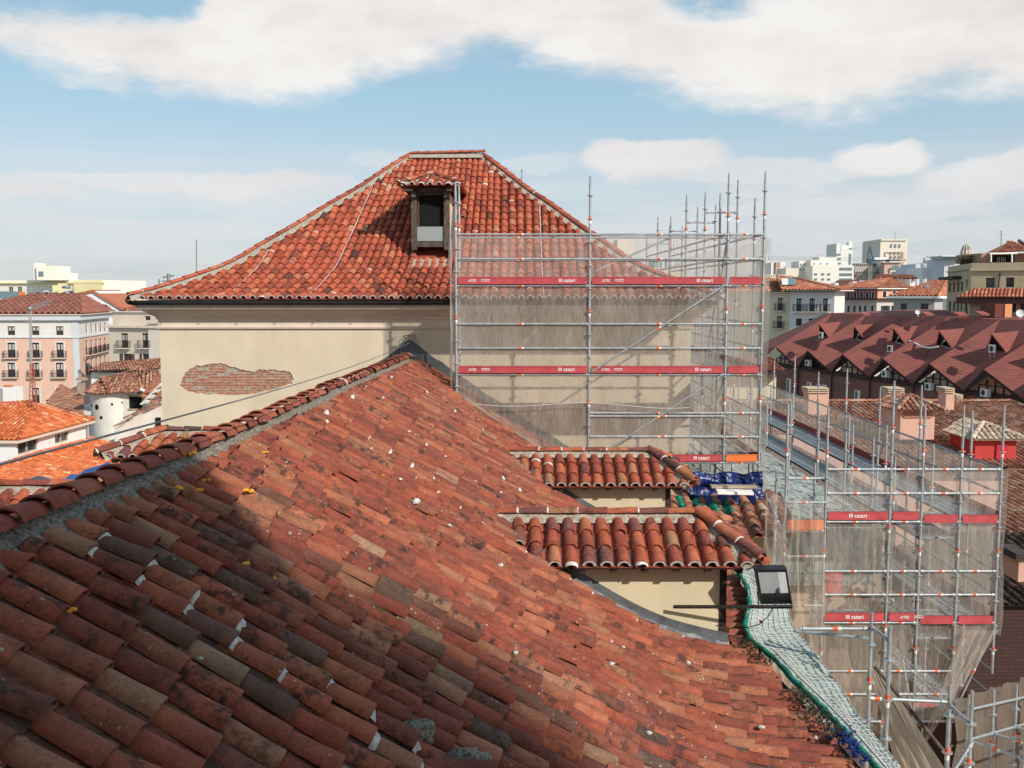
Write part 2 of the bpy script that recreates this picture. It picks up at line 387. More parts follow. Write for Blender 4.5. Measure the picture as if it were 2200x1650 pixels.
def tile_face(mb, poly, pitch=.24, expo=.34, W=None, H=None, seg=4, lip=False, pan=False, jit=.6, cmin=0, cmax=1, over=.0, mort=0.0, eave=(0, 1), under=True, skip=None, clip=None, endm=False):
    """poly: 3D points, poly[eave0]->poly[eave1] is the eave; columns run up the slope."""
    E0, E1 = Vector(poly[eave[0]]), Vector(poly[eave[1]])
    a = (E1 - E0).normalized()
    nrm = Vector((0, 0, 0)); c0 = Vector(poly[0])
    for i in range(1, len(poly) - 1): nrm += (Vector(poly[i]) - c0).cross(Vector(poly[i + 1]) - c0)
    nrm.normalize()
    if nrm.z < 0: nrm = -nrm
    upv = nrm.cross(a).normalized()
    if upv.z < 0: upv = -upv
    pl = [((Vector(p) - E0).dot(a), (Vector(p) - E0).dot(upv)) for p in poly]
    W = W or pitch * .40; H = H or pitch * .34
    smin = min(p[0] for p in pl); smax = max(p[0] for p in pl)
    def surf(s, t): return E0 + a * s - upv * t, a, nrm
    nc = max(1, int((smax - smin) / pitch)); pt = (smax - smin) / nc
    for i in range(nc):
        s = smin + (i + .5) * pt; sp = poly_span(pl, s)
        if not sp: continue
        t0, t1 = -sp[1], -sp[0] + over
        if skip and skip(s, t0, t1): continue
        if clip:
            r_ = clip(s, t0, t1)
            if not r_: continue
            t0, t1 = r_
        tile_column(mb, surf, s, t0, t1, W, H, expo, expo + .06, seg, jit, lip=lip, pan=pt * .5 if pan else None, cmin=cmin, cmax=cmax, mort=mort, endm=endm)
    if under:
        mb.mi = 0; mb.col = (.2, .5, .2); mb.smooth = False
        mb.poly([Vector(p) + nrm * .004 for p in poly])
def caps(mb, pts, W=.11, H=.085, expo=.36, seg=6, n=None, mort=.5, lip=True, jit=1.0, cmin=0, cmax=1, mi=0, mmi=1, lift=.02, reverse=False):
    """a run of ridge tiles along a polyline"""
    pts = [Vector(p) for p in pts]
    if reverse: pts = pts[::-1]
    seglen = [(b - a).length for a, b in zip(pts, pts[1:])]; L = sum(seglen)
    def at(d):
        d = max(0, min(L - 1e-5, d))
        for a, b, l in zip(pts, pts[1:], seglen):
            if d <= l: return a + (b - a) * (d / l), (b - a).normalized()
            d -= l
        return pts[-1], (pts[-1] - pts[-2]).normalized()
    N = max(1, round(L / expo)); ex = L / N
    for i in range(N):
        p0, d0 = at(i * ex - .03); p1, d1 = at((i + 1) * ex)
        d = (p1 - p0).normalized(); side = d.cross(Vector((0, 0, 1))).normalized(); nn = side.cross(d).normalized()
        if nn.z < 0: nn = -nn
        j = side * random.gauss(0, .006) * jit
        mb.mi = mi; mb.col = rc(cmin, cmax)
        tile_cover(mb, p0 + j, p1 + side * random.gauss(0, .006) * jit, side, nn, W * .84, W, H, seg, lift, lip=lip)
        if random.random() < mort:
            mb.mi = mmi; k0 = random.uniform(.012, .032)
            A = arc(p1, side, nn, W * .98, H * .97, seg, 1, .01); B = arc(p1 + d * k0, side, nn, W * .9, H * .86, seg, 1, .006)
            B = [b + d * random.uniform(-.012, .012) for b in B]
            mb.smooth = False; mb.add(A + B, [(q, q + 1, seg + 2 + q, seg + 1 + q) for q in range(seg)])
            mb.mi = mi
def mortar_bed(mb, pts, w0, w1, drop0=.05, drop1=.12, n=40, amp=.02, side_of=None):
    """rough mortar strip under a run of ridge tiles: w0,w1 = reach to either side"""
    pts = [Vector(p) for p in pts]; out = []
    for i in range(n + 1):
        t = i / n * (len(pts) - 1); k = min(int(t), len(pts) - 2); f = t - k
        p = pts[k].lerp(pts[k + 1], f); d = (pts[k + 1] - pts[k]).normalized(); sd = d.cross(Vector((0, 0, 1))).normalized()
        jj = lambda q: amp * noise.noise(p * 6 + Vector((q * 9, 0, 0)))
        out.append([p + sd * (w1 * (1 + 4 * jj(1))) + Vector((0, 0, -drop1)), p + sd * (w1 * .55) + Vector((0, 0, -drop1 * .45 + jj(2))),
                    p + Vector((0, 0, .03 + jj(3))), p - sd * (w0 * .55) + Vector((0, 0, -drop0 * .45 + jj(4))), p - sd * (w0 * (1 + 4 * jj(5))) + Vector((0, 0, -drop0))])
    vs = [v for r_ in out for v in r_]
    mb.smooth = False
    mb.add(vs, [(i * 5 + j, (i + 1) * 5 + j, (i + 1) * 5 + j + 1, i * 5 + j + 1) for i in range(n) for j in range(4)])

# ------------------------------------------------------------------ lettering
def text_mesh(body, size):
    cu = bpy.data.curves.new('lettering', 'FONT'); cu.body = body; cu.size = size; cu.extrude = .0015; cu.offset = size * .012; cu.resolution_u = 2
    o = bpy.data.objects.new('lettering_source', cu); COL.objects.link(o)
    dg = bpy.context.evaluated_depsgraph_get(); me = o.evaluated_get(dg).to_mesh()
    vs = [v.co.copy() for v in me.vertices]; fs = [tuple(p.vertices) for p in me.polygons]
    o.evaluated_get(dg).to_mesh_clear(); bpy.data.objects.remove(o); bpy.data.curves.remove(cu)
    return vs, fs
_tc = {}
def put_text(mb, body, size, o, ax, uz, out):
    """write text starting at o along ax, letters rising along uz"""
    key = (body, size)
    if key not in _tc: _tc[key] = text_mesh(body, size)
    vs, fs = _tc[key]; o, ax, uz, out = Vector(o), Vector(ax), Vector(uz), Vector(out)
    mb.add([o + ax * v.x + uz * v.y + out * (v.z + .004) for v in vs], fs)
    return max(v.x for v in vs)
# ================================================================== main church roofs
def lerp_tab(tab, x):
    if x <= tab[0][0]: return tab[0][1]
    for (x0, y0), (x1, y1) in zip(tab, tab[1:]):
        if x <= x1:
            f = (x - x0) / (x1 - x0); return y0 + (y1 - y0) * f
    return tab[-1][1]
def smooth_tab(tab, n=60):
    """Catmull-Rom resampling of a table"""
    xs = [p[0] for p in tab]; out = []
    for k in range(n + 1):
        x = xs[0] + (xs[-1] - xs[0]) * k / n
        i = max(j for j in range(len(tab) - 1) if tab[j][0] <= x + 1e-9)
        p0, p1, p2, p3 = tab[max(i - 1, 0)], tab[i], tab[i + 1], tab[min(i + 2, len(tab) - 1)]
        f = (x - p1[0]) / (p2[0] - p1[0]); h = p2[0] - p1[0]
        m1 = (p2[1] - p0[1]) / (p2[0] - p0[0]); m2 = (p3[1] - p1[1]) / (p3[0] - p1[0])
        out.append((x, (2 * f**3 - 3 * f**2 + 1) * p1[1] + (f**3 - 2 * f**2 + f) * h * m1 + (-2 * f**3 + 3 * f**2) * p2[1] + (f**3 - f**2) * h * m2))
    return out
# ---- nave roof: an extruded, flared profile
NY0, NY1 = 2.6, 23.2
RZ = -1.50
def ridge_x(y): return -2.92 + .0277 * (y - 5.47)
PROF = smooth_tab([(0, 0), (1, .62), (2, 1.28), (3, 1.93), (3.5, 2.23), (4, 2.53), (4.4, 2.75), (4.8, 2.92), (5.4, 3.08), (6, 3.19), (7.4, 3.40)])
ARC = [0]
for (x0, y0), (x1, y1) in zip(PROF, PROF[1:]): ARC.append(ARC[-1] + math.hypot(x1 - x0, y1 - y0))
def prof_at(t):
    for i in range(len(ARC) - 1):
        if t <= ARC[i + 1] or i == len(ARC) - 2:
            f = (t - ARC[i]) / (ARC[i + 1] - ARC[i]); (x0, y0), (x1, y1) = PROF[i], PROF[i + 1]
            return x0 + (x1 - x0) * f, y0 + (y1 - y0) * f, math.atan2(y1 - y0, x1 - x0)
def rlift(y): return lerp_tab([(2, .20), (5.5, .155), (10, .09), (14.5, .085), (19, .04), (23.2, 0)], y)
def sag(y, t): return .035 * noise.noise(Vector((y * .35, t * .5, 3))) + .012 * noise.noise(Vector((y * 1.3, t * .9, 9)))
def nave_surf(sign):
    def f(s, t):
        d, z, an = prof_at(t)
        return Vector((ridge_x(s) + sign * d, s, RZ - z + sag(s, t) + rlift(s) * max(0, 1 - d / 4))), Vector((0, 1, 0)), Vector((sign * math.sin(an), 0, math.cos(an)))
    return f
def nave_z(x, y, sign=1):
    d = max(0, sign * (x - ridge_x(y))); return RZ - lerp_tab(PROF, d) + rlift(y) * max(0, 1 - d / 4)
def eave_dist(y): return lerp_tab([(2, 6.45), (8.0, 6.40), (9.4, 6.22), (12.3, 5.85), (13.1, 6.0), (14, 6.3), (17, 6.3), (19, 6.1), (24, 5.9)], y)
def arc_of(d):
    for i in range(len(ARC) - 1):
        if PROF[i + 1][0] >= d: return ARC[i] + (ARC[i + 1] - ARC[i]) * (d - PROF[i][0]) / (PROF[i + 1][0] - PROF[i][0])
    return ARC[-1]
nave = thing('nave_roof', 'long curved foreground roof of worn mixed red and brown barrel tiles', 'tiled roof')
DORMS = [(12.5, 13.9), (17.8, 19.2)]          # cheek to cheek
mb = MB(); S = nave_surf(1); y = NY0; dk = 0
while y < NY1 - .05:
    t1 = arc_of(eave_dist(y) + random.gauss(0, .035))
    inside = [d for d in DORMS if d[0] - .05 < y < d[1] + .05]
    seg = 9 if y < 9 else (7 if y < 14 else 5)
    rcx = (random.uniform(.2, 1),) if random.random() < .12 else None
    mo = (.85 if y < 10 else .5) if (random.random() < (.15 if y < 10 else .06)) else .003
    if inside:
        ta = arc_of(2.75)
        tile_column(mb, S, y, .16, ta, .094, .068, .33, .40, seg, 1.9, .026, pan=.13, mort=mo, runc=rcx, cmin=.2, pand=.22)
        tile_column(mb, S, y, arc_of(5.60), t1, .094, .068, .30, .38, seg, 1.3, .03, pan=.13, mort=mo, runc=rcx, cmin=.2, pand=.22)
    else:
        cl, ch_ = (.03, 1) if y < 9 else ((.0, 1) if random.random() < .10 else (.22, .96))
        tile_column(mb, S, y, .16, t1, .094, .068, .33, .40, seg, 2.0, .026, pan=.13, mort=mo, runc=rcx, cmin=cl, cmax=ch_, pand=.22)
    y += .26 + random.gauss(0, .006)
mb.build('tile_slope', [NAVE_T, MORTAR_W], nave)
mb = MB(); S2 = nave_surf(-1); y = NY0
while y < NY1 - .05:
    tile_column(mb, S2, y, .16, arc_of(5.5), .11, .08, .36, .42, 5, 1.2, .02, pan=.13, lip=False)
    y += .27
mb.build('tile_slope', [NAVE_T, MORTAR_W], nave)['label'] = 'far slope of the nave roof'
def nave_sheet(m, sign, low):
    rows = []
    for i in range(42):
        yy = NY0 + (NY1 - NY0) * i / 41
        rows.append([(lambda p, n: p - n * low)(*[(q[0], q[2]) for q in [nave_surf(sign)(yy, t)]][0]) for t in [arc_of(eave_dist(yy) * j / 24 * (.985)) for j in range(25)]])
    vs = [p for r_ in rows for p in r_]
    m.col = (.3, .9, .2); m.add(vs, [(i * 25 + j, i * 25 + j + 1, (i + 1) * 25 + j + 1, (i + 1) * 25 + j) for i in range(41) for j in range(24)])
one('roof_bed', MORTAR_D, nave, lambda m: (nave_sheet(m, 1, .005), nave_sheet(m, -1, .005)))
mb = MB(); rp = [(ridge_x(yy), yy, RZ + .02 + rlift(yy) + .025 * noise.noise(Vector((yy * .8, 0, 0)))) for yy in [NY1 - .05 - (NY1 - NY0) * i / 60 for i in range(61)]]
caps(mb, rp, W=.12, H=.088, expo=.37, seg=10, mort=.11, jit=2.2, lift=.026)
mb.build('ridge_tiles', [RIDGE_T, MORTAR_W], nave)
one('ridge_mortar', MORTAR_D, nave, lambda m: mortar_bed(m, rp, .33, .33, .245, .245, n=420, amp=.04))

# orange foam blobs and white mortar crumbs on the slope, where the photo shows them
FOAM = mat('orange_foam', (.95, .36, .03), .8, vary=.25, nscale=20, bump=.6, bscale=40)
def nave_hit(u, v, sign=1, lift=.09):
    a, b, c = ray(u, v); lo, hi = .5, 60.0
    f = lambda s_: c * s_ - (nave_z(a * s_, b * s_, sign) + lift)
    for _ in range(50):
        mid = (lo + hi) / 2
        if f(mid) > 0: lo = mid
        else: hi = mid
    return Vector((a * lo, b * lo, c * lo))
for i, (u, v, ru) in enumerate([(405, 975, 24), (397, 1050, 28), (425, 1053, 18), (432, 1066, 9), (445, 1031, 14), (532, 1055, 20), (568, 972, 12), (140, 1312, 30), (522, 1212, 24), (578, 1246, 22),
                                (432, 1508, 22), (762, 1282, 13), (528, 1048, 9), (618, 1028, 8), (720, 1003, 7), (790, 1011, 6), (822, 1021, 6), (890, 1364, 9), (935, 1392, 9), (1063, 1610, 12), (638, 1163, 6), (696, 905, 7), (770, 1043, 6), (560, 1138, 5), (642, 930, 7), (735, 940, 6)]):
    p = nave_hit(u, v, lift=.075); k = ru / F * p.y * .8
    m = MB(); m.smooth = True; rr = random.Random(i)
    d0 = Vector((.4, .7, -.1)).normalized()
    for j in range(5):
        m.lump(p + d0 * (j - 2) * k * .42 + Vector((rr.uniform(-.2, .2), rr.uniform(-.2, .2), rr.uniform(-.1, .15))) * k, (k * .30, k * .42, k * .22), i * 5 + j, 6, .7)
    m.build('foam_blob', FOAM, nave)
mcr = MB()
for i, (u, v, ru) in enumerate([(1385, 1290, 5), (1107, 1402, 7), (1313, 1426, 7), (1338, 1391, 6), (1478, 1425, 7), (892, 1078, 12), (1393, 1576, 9), (1635, 1562, 8), (1752, 1585, 6), (1310, 1480, 5), (1478, 1424, 6), (1150, 1568, 6), (430, 1415, 6), (965, 1129, 6), (1020, 1035, 5), (960, 1045, 4), (860, 1030, 5), (1075, 1215, 7)]):
    p = nave_hit(u, v, lift=.085); mcr.lump(p, (ru / F * p.y, ru / F * p.y * .7, ru / F * p.y * .6), i, 5, .8)
mcr.build('mortar_crumbs', MORTAR_W, nave)
# mortar hole with broken tile near the ridge and stub of a ridge at the very bottom of the frame
def stub(m):
    m.mi = 1; zr = -3.1
    for i, (x, y, r_) in enumerate([(-.62, 6.12, .13), (-.30, 6.10, .16), (-.14, 6.08, .12), (-.02, 6.05, .10)]): m.lump((x, y, nave_z(x, y) + .05), (r_ * 1.1, r_, r_ * .7), i, 8, .5)
    caps(m, [(-.70, 5.86, -2.98), (-.1, 5.86, -3.02)], W=.12, H=.09, expo=.66, seg=9, mort=0)
one('vent_ridge', [RIDGE_T, MORTAR_D], nave, stub)

# walls below the nave roof
one('nave_wall', CREAM, nave, lambda m: (m.box(2.62, 2.92, NY0, NY1 - .02, -22, -4.72), m.box(-8.2, -7.9, NY0, NY1 - .02, -22, -4.75)))
def ngut(m):
    prev = None
    for i in range(30):
        yy = NY0 + (NY1 - NY0 - .3) * i / 29; x = ridge_x(yy) + eave_dist(yy)
        q = [Vector((x - .30, yy, nave_z(x - .3, yy) - .06)), Vector((x + .12, yy, nave_z(x, yy) - .05)), Vector((x + .14, yy, nave_z(x, yy) - .16)), Vector((x - .6, yy, nave_z(x, yy) - .5))]
        if prev:
            for j in range(3): m.quad(prev[j], q[j], q[j + 1], prev[j + 1])
        prev = q
one('eave_cornice', DARKWOOD, nave, ngut)

# ---- dormers on the nave roof
def nave_dormer(c0, c1, xf, zr, ze, label, sign=1, win=True, xr=2.55, xe=3.12, foam=False, mort=.5):
    d = thing('roof_dormer', label, 'dormer', group='small gabled dormers on the nave roof')
    yc = (c0 + c1) / 2; hw = (c1 - c0) / 2 + .30
    sx = lambda x: x if sign > 0 else 2 * ridge_x(yc) - x     # mirrored onto the far slope
    mb = MB()
    T = math.hypot(hw, zr - ze)
    for side in (-1, 1):
        an = math.atan2(zr - ze, hw); nn = Vector((0, side * math.sin(an), math.cos(an)))
        def surf(s, t): return Vector((sx(s), yc + side * math.cos(an) * t, zr - math.sin(an) * t)), Vector((sign, 0, 0)), nn
        pitch = .224; x = xe - .12
        xm = -.62 if sign > 0 else .2
        while x > xm:
            t0 = .10 if x < xr else .10 + (x - xr) / (xe - xr) * (T - .12)
            t1 = T
            for q in range(24):
                t = T * (1 - q / 24); pz = zr - math.sin(an) * t
                if nave_z(x, yc) < pz + .02: break
                t1 = t
            if t1 > t0 + .05: tile_column(mb, surf, x, t0, t1, .092, .085, .335, .40, 8, .8, .022, pan=pitch / 2, mort=.09, cmin=.1, endm=True)
            x -= pitch
        mb.mi = 0; mb.col = (.3, .6, .1); mb.smooth = False
        b = -.012
        mb.poly([Vector((sx(xm - .1), yc, zr + b)), Vector((sx(xr), yc, zr + b)), Vector((sx(xe), yc + side * hw, ze + b)), Vector((sx(xm - .1), yc + side * hw, ze + b))])
    # front hip
    fa = math.atan2(zr - ze, xe - xr + .15); nf = Vector((sign * math.sin(fa), 0, math.cos(fa)))
    FT = math.hypot(zr - ze, xe - xr + .15)
    def fs(s, t): return Vector((sx(xr + math.cos(fa) * t), yc + s, zr - math.sin(fa) * t)), Vector((0, 1, 0)), nf
    s = -hw + .12
    while s < hw:
        tile_column(mb, fs, s, abs(s) / hw * FT * .92 + .08, FT, .092, .085, .335, .40, 7, .8, .02, pan=.112, endm=True)
        s += .224
    mb.build('tile_covering', [DORM_T, MORTAR_W], d)
    m2 = MB(); top = zr + .07
    caps(m2, [(sx(-.35), yc, top), (sx(xr), yc, top)], W=.085, H=.060, expo=.41, seg=8, mort=mort, lift=.012)
    for side in (-1, 1): caps(m2, [(sx(xr - .02), yc, top + .02), (sx(xe + .06), yc + side * (hw + .03), ze + .11)], W=.085, H=.085, expo=.42, seg=8, mort=.8, lift=.02, jit=2)
    m2.build('ridge_tiles', [DORM_T, MORTAR_W], d)
    def bed(m):
        mortar_bed(m, [(sx(-.45), yc, zr + .055), (sx(xr), yc, zr + .055)], .17, .17, .10, .10, n=50, amp=.035)
        for side in (-1, 1): mortar_bed(m, [(sx(xr), yc, zr + .05), (sx(xe), yc + side * hw, ze + .07)], .16, .16, .10, .10, n=24, amp=.04)
    one('ridge_mortar', MORTAR, d, bed)
    # cheeks following the nave slope
    def cheek(m):
        for y_, o in ((c0, -1), (c1, 1)):
            xs = [.30 + (xf - .30) * i / 22 for i in range(23)]
            tops = [(sx(x), y_, ze + .03) for x in xs]; bots = [(sx(x), y_, min(ze + .03, nave_z(x, y_) - .12)) for x in xs]
            m.add(tops + bots, [(i, i + 1, 24 + i, 23 + i) for i in range(22)])
        m.quad((sx(xf), c0, ze + .03), (sx(xf), c1, ze + .03), (sx(xf), c1, nave_z(xf, yc) - .2), (sx(xf), c0, nave_z(xf, yc) - .2))
    one('cheek_wall', CREAM_D, d, cheek)
    def trim(m):
        x0, x1 = sorted((sx(xf - .06), sx(xf + .03)))
        m.box(x0, x1, c0 - .012, c0 + .09, nave_z(xf, c0) - .1, ze + .0); m.box(x0, x1, c1 - .09, c1 + .012, nave_z(xf, c0) - .1, ze + .0)
        x0, x1 = sorted((sx(.45), sx(xe - .08)))
        for yy in (c0, c1):
            o = -1 if yy == c0 else 1
            ya, yb = sorted((yy - .0 * o, yy + .28 * o)); m.box(x0, x1, ya, yb, ze - .035, ze - .005)
            for q in range(6):
                xx = sx(.9 + q * (xe - 1.1) / 5); m.box(xx - .04, xx + .04, min(yy + .01 * o, yy + .25 * o), max(yy + .01 * o, yy + .25 * o), ze - .095, ze - .037)
        x0, x1 = sorted((sx(xf + .004), sx(xe - .06))); m.box(x0, x1, c0 - .26, c1 + .26, ze - .037, ze - .006)
    one('eave_boards', DARKWOOD, d, trim)
    if win: one('window_opening', DARK, d, lambda m: m.box(*sorted((sx(xf + .005), sx(xf + .02))), c0 + .25, c1 - .25, ze - .62, ze - .10))
    def flash(m, y_, o):
        if 1:
            pr = None
            for i in range(28):
                x = .35 + (xf + .06 - .35) * i / 27; z = nave_z(x, y_)
                w_ = .10 + .02 * math.sin(i * 1.3)
                q = [Vector((sx(x), y_ + o * .012, z + .17)), Vector((sx(x), y_ + o * .018, z + .065)), Vector((sx(x), y_ + o * w_, z + .075 + .01 * math.sin(i * 2.1))), Vector((sx(x), y_ + o * (w_ + .03), z + .02))]
                if pr:
                    for j in range(3): m.quad(pr[j], q[j], q[j + 1], pr[j + 1])
                pr = q
    one('lead_flashing', ZINC, d, lambda m: flash(m, c0, -1)); one('lead_flashing', ZINC, d, lambda m: flash(m, c1, 1))
    return d
nave_dormer(12.5, 13.9, 2.78, -3.06, -3.48, 'nearer small roof dormer with red barrel tiles and cream side wall, beside the black floodlight')
nave_dormer(17.8, 19.2, 2.90, -3.06, -3.50, 'farther small roof dormer with red barrel tiles, in front of the blue tarpaulin', xe=3.25, xr=2.65)
nave_dormer(12.5, 13.9, 4.2, -2.67, -3.05, 'small tiled dormer on the far slope peeking over the ridge at the left edge', sign=-1, xr=4.1, xe=4.9, win=False, mort=.6)
nave_dormer(17.8, 19.2, 1.7, -2.66, -2.98, 'small tiled dormer on the far slope behind the ridge, above the blue sheet', sign=-1, xr=1.5, xe=2.32, win=False, mort=.3)

# ---- tower with hipped roof
tower = thing('church_tower', 'cream rendered church block with big red hip roof and exposed brick patch', 'church building')
TX0, TX1, TY0 = -8.36, 4.25, 23.2; OV = .55
EX0, EX1, EY0 = -8.86, 4.80, 22.65
RX0, RX1, RY = -2.93, -.82, 28.45
EY1 = RY + (RY - EY0); TY1 = EY1 - OV
prof = [(0.0, zat(641, EY0) - .02)]
hip = [(336, 618), (420, 590), (496, 562), (566, 521), (640, 479), (706, 438), (770, 402), (830, 362), (888, 331)]
for u, v in hip:
    a, b, c = ray(u, v); k = a / b
    f = (EX0 - k * EY0) / (k * (RY - EY0) - (RX0 - EX0)); Y = EY0 + f * (RY - EY0); prof.append((f, c / b * Y - .10))
prof = [p for p in prof if p[0] < .985]; prof.append((1.0, zat(331, RY) - .10))
TP = smooth_tab(prof, 40)
def fan(X): return 1.15 * max(0, min(1, (-.4 - X) / 4.2)) if X < -.4 else 0
def troof(base, a, into, depth, smin, smax, r0, r1, front_=False):
    """one face: base corner point, a along the eave, into = plan direction to the ridge"""
    A = [0]; pts = [(f * depth, z) for f, z in TP]
    for (x0, z0), (x1, z1) in zip(pts, pts[1:]): A.append(A[-1] + math.hypot(x1 - x0, z1 - z0))
    L = A[-1]
    def surf(s, t):                     # t measured from the ridge down
        q = L - t
        for i in range(len(A) - 1):
            if q <= A[i + 1] or i == len(A) - 2:
                f = (q - A[i]) / (A[i + 1] - A[i]); (x0, z0), (x1, z1) = pts[i], pts[i + 1]
                x = x0 + (x1 - x0) * f; z = z0 + (z1 - z0) * f; an = math.atan2(z1 - z0, x1 - x0)
                if front_: x_s = fan(base.x + s) * max(0, x / depth) ** .8
                else: x_s = 0
                return base + a * (s + x_s) + into * x + Vector((0, 0, z)), a, (-into * math.sin(an) + Vector((0, 0, math.cos(an))))
    def tmax(s):                        # arc length from eave where the hip cuts this column
        f = 1.0
        r0_ = r0 - (fan(base.x + s) if front_ else 0)
        if s < r0_: f = (s - smin) / (r0_ - smin)
        if s > r1: f = (smax - s) / (smax - r1)
        f = max(0, min(1, f)); i = f * (len(A) - 1); j = int(min(i, len(A) - 2)); return A[j] + (A[j + 1] - A[j]) * (i - j), L
    return surf, tmax
tdf = RY - EY0
faces = [(Vector((EX0, EY0, 0)), Vector((1, 0, 0)), Vector((0, 1, 0)), tdf, EX1 - EX0, RX0 - EX0, RX1 - EX0, 1),
         (Vector((EX1, EY0, 0)), Vector((0, 1, 0)), Vector((-1, 0, 0)), EX1 - RX1, EY1 - EY0, tdf, tdf, 0),
         (Vector((EX0, EY1, 0)), Vector((0, -1, 0)), Vector((1, 0, 0)), RX0 - EX0, EY1 - EY0, tdf, tdf, 0),
         (Vector((EX1, EY1, 0)), Vector((-1, 0, 0)), Vector((0, -1, 0)), tdf, EX1 - EX0, EX1 - RX1, EX1 - RX0, 0)]
# roof dormer footprint on the tower (front face at Y=DY)
DY = 24.62; DXL = P(884, 520, DY).x; DXR = P(979, 520, DY).x
def tower_z(yy): return lerp_tab(TP, (yy - EY0) / tdf)
for fi, (base, a, into, dep, width, r0, r1, front) in enumerate(faces):
    mb = MB(); surf, tmax = troof(base, a, into, dep, 0, width, r0, r1, bool(front))
    n = round(width / (.2130 if front else .24)); pt = width / n
    for i in range(n):
        s = (i + .5) * pt; tm, L = tmax(s)
        top = L - tm + .16
        white = i in (9, 18, 44)
        lean = 0
        if front:
            fx = fan(EX0 + s) * .36; X = EX0 + s + fx
            if DXL - .02 < X < DXR + .02:
                dcut = L - (DY - EY0) / tdf * L * .985
                tile_column(mb, surf, s, dcut + .10, L, .090, .088, .285, .35, 7, .5, .022, pan=pt / 2, mort=.02, endm=random.random() < .75)
                tile_column(mb, surf, s, top, L * .42, .090, .088, .285, .35, 7, .5, .022, pan=pt / 2, mort=.02, endm=random.random() < .75); continue
        if top < L - .1: tile_column(mb, surf, s, top, L, .090, .088, .285, .35, 7 if front else 5, .55, .022, pan=pt / 2, mort=.02, lip=bool(front), endm=bool(front))
        if front and white:              # thin mortar seam between two columns
            mb.mi = 1; mb.smooth = False; pr = None
            for q in range(24):
                t = top + (L - top) * q / 23; p, aa, nn = surf(s + pt / 2, t); w_ = .007 + .005 * random.random()
                c = (p - aa * w_ + nn * .045, p + aa * w_ + nn * .045)
                if pr: mb.quad(pr[0], pr[1], c[1], c[0])
                pr = c
            mb.mi = 0
    # bed under the tiles
    mb.mi = 0; mb.col = (.2, .4, .1); mb.smooth = False; NN = 26; MM = 30; g_ = []
    for i in range(NN + 1):
        row = []
        for j in range(MM + 1):
            f = j / MM; s0_, s1_ = r0 * f, width - (width - r1) * f; s = s0_ + (s1_ - s0_) * i / NN
            x = f * dep; row.append(base + a * s + into * x + Vector((0, 0, lerp_tab(TP, f) - .004)))
        g_.append(row)
    vs = [p for r_ in g_ for p in r_]; mb.add(vs, [(i * (MM + 1) + j, (i + 1) * (MM + 1) + j, (i + 1) * (MM + 1) + j + 1, i * (MM + 1) + j + 1) for i in range(NN) for j in range(MM)])
    mb.build('tile_slope', [TOWER_T, MORTAR_W], tower)
hips = []
for cx, cy, rx in ((EX0, EY0, RX0), (EX1, EY0, RX1), (EX0, EY1, RX0), (EX1, EY1, RX1)):
    hips.append([(rx + (cx - rx) * (1 - f), RY + (cy - RY) * (1 - f), z + .09) for f, z in TP[::-1]])
mb = MB(); b2 = MB(); b2.mi = 0
for h in hips:
    caps(mb, h, W=.10, H=.062, expo=.355, seg=7, mort=.14, lift=.014, jit=.6)
    mortar_bed(b2, [(p[0], p[1], p[2] - .015) for p in h], .21, .21, .115, .115, n=110, amp=.012)
zt = TP[-1][1] + .10
caps(mb, [(RX0, RY, zt), (RX1 + .06, RY, zt + .05)], W=.10, H=.07, expo=.33, seg=7, mort=0, lift=.015)
mortar_bed(b2, [(RX0, RY, zt), (RX1, RY, zt)], .22, .22, .13, .13, n=30, amp=.012)
mb.build('ridge_tiles', [TOWER_T, MORTAR_W], tower); b2.build('ridge_mortar', MORTAR, tower)

# walls with the hole in the plaster
hole_px = [(387, 828), (392, 812), (398, 800), (412, 790), (424, 785), (440, 786), (452, 781), (470, 780), (484, 783), (500, 788), (518, 794), (534, 796), (546, 800), (556, 793), (570, 795), (590, 794), (606, 796), (622, 800), (630, 811), (627, 824), (610, 831), (585, 838), (556, 843), (530, 848), (495, 849), (455, 848), (425, 845), (400, 840)]
hole = []
_h = [P(u, v, TY0) for u, v in hole_px]
for i, p in enumerate(_h):
    q = _h[(i + 1) % len(_h)]
    for k in range(4):
        f = k / 4; r_ = p.lerp(q, f)
        if k or 1: r_ = r_ + Vector((random.uniform(-.022, .022), 0, random.uniform(-.018, .018)))
        hole.append(r_)
ZC1 = zat(706, TY0)                       # string course under the frieze
def twall(m):
    outer = [Vector((TX0, TY0, -22)), Vector((TX1, TY0, -22)), Vector((TX1, TY0, ZC1)), Vector((TX0, TY0, ZC1))]
    tri = tessellate_polygon([outer, hole]); allp = outer + hole
    m.add(allp, [tuple(t) for t in tri])
    n = len(hole)
    m.add(hole + [p + Vector((0, .05, 0)) for p in hole], [(i, (i + 1) % n, n + (i + 1) % n, n + i) for i in range(n)])
    m.quad((TX1, TY0, -22), (TX1, TY1, -22), (TX1, TY1, ZC1), (TX1, TY0, ZC1)); m.quad((TX0, TY1, -22), (TX0, TY0, -22), (TX0, TY0, ZC1), (TX0, TY1, ZC1))
    m.quad((TX1, TY1, -22), (TX0, TY1, -22), (TX0, TY1, ZC1), (TX1, TY1, ZC1))
one('wall', CREAM, tower, twall)
OLDBRICK = mat('old_brick', (.46, .17, .10), .9, vary=.45, nscale=9, bump=.6, bscale=50)
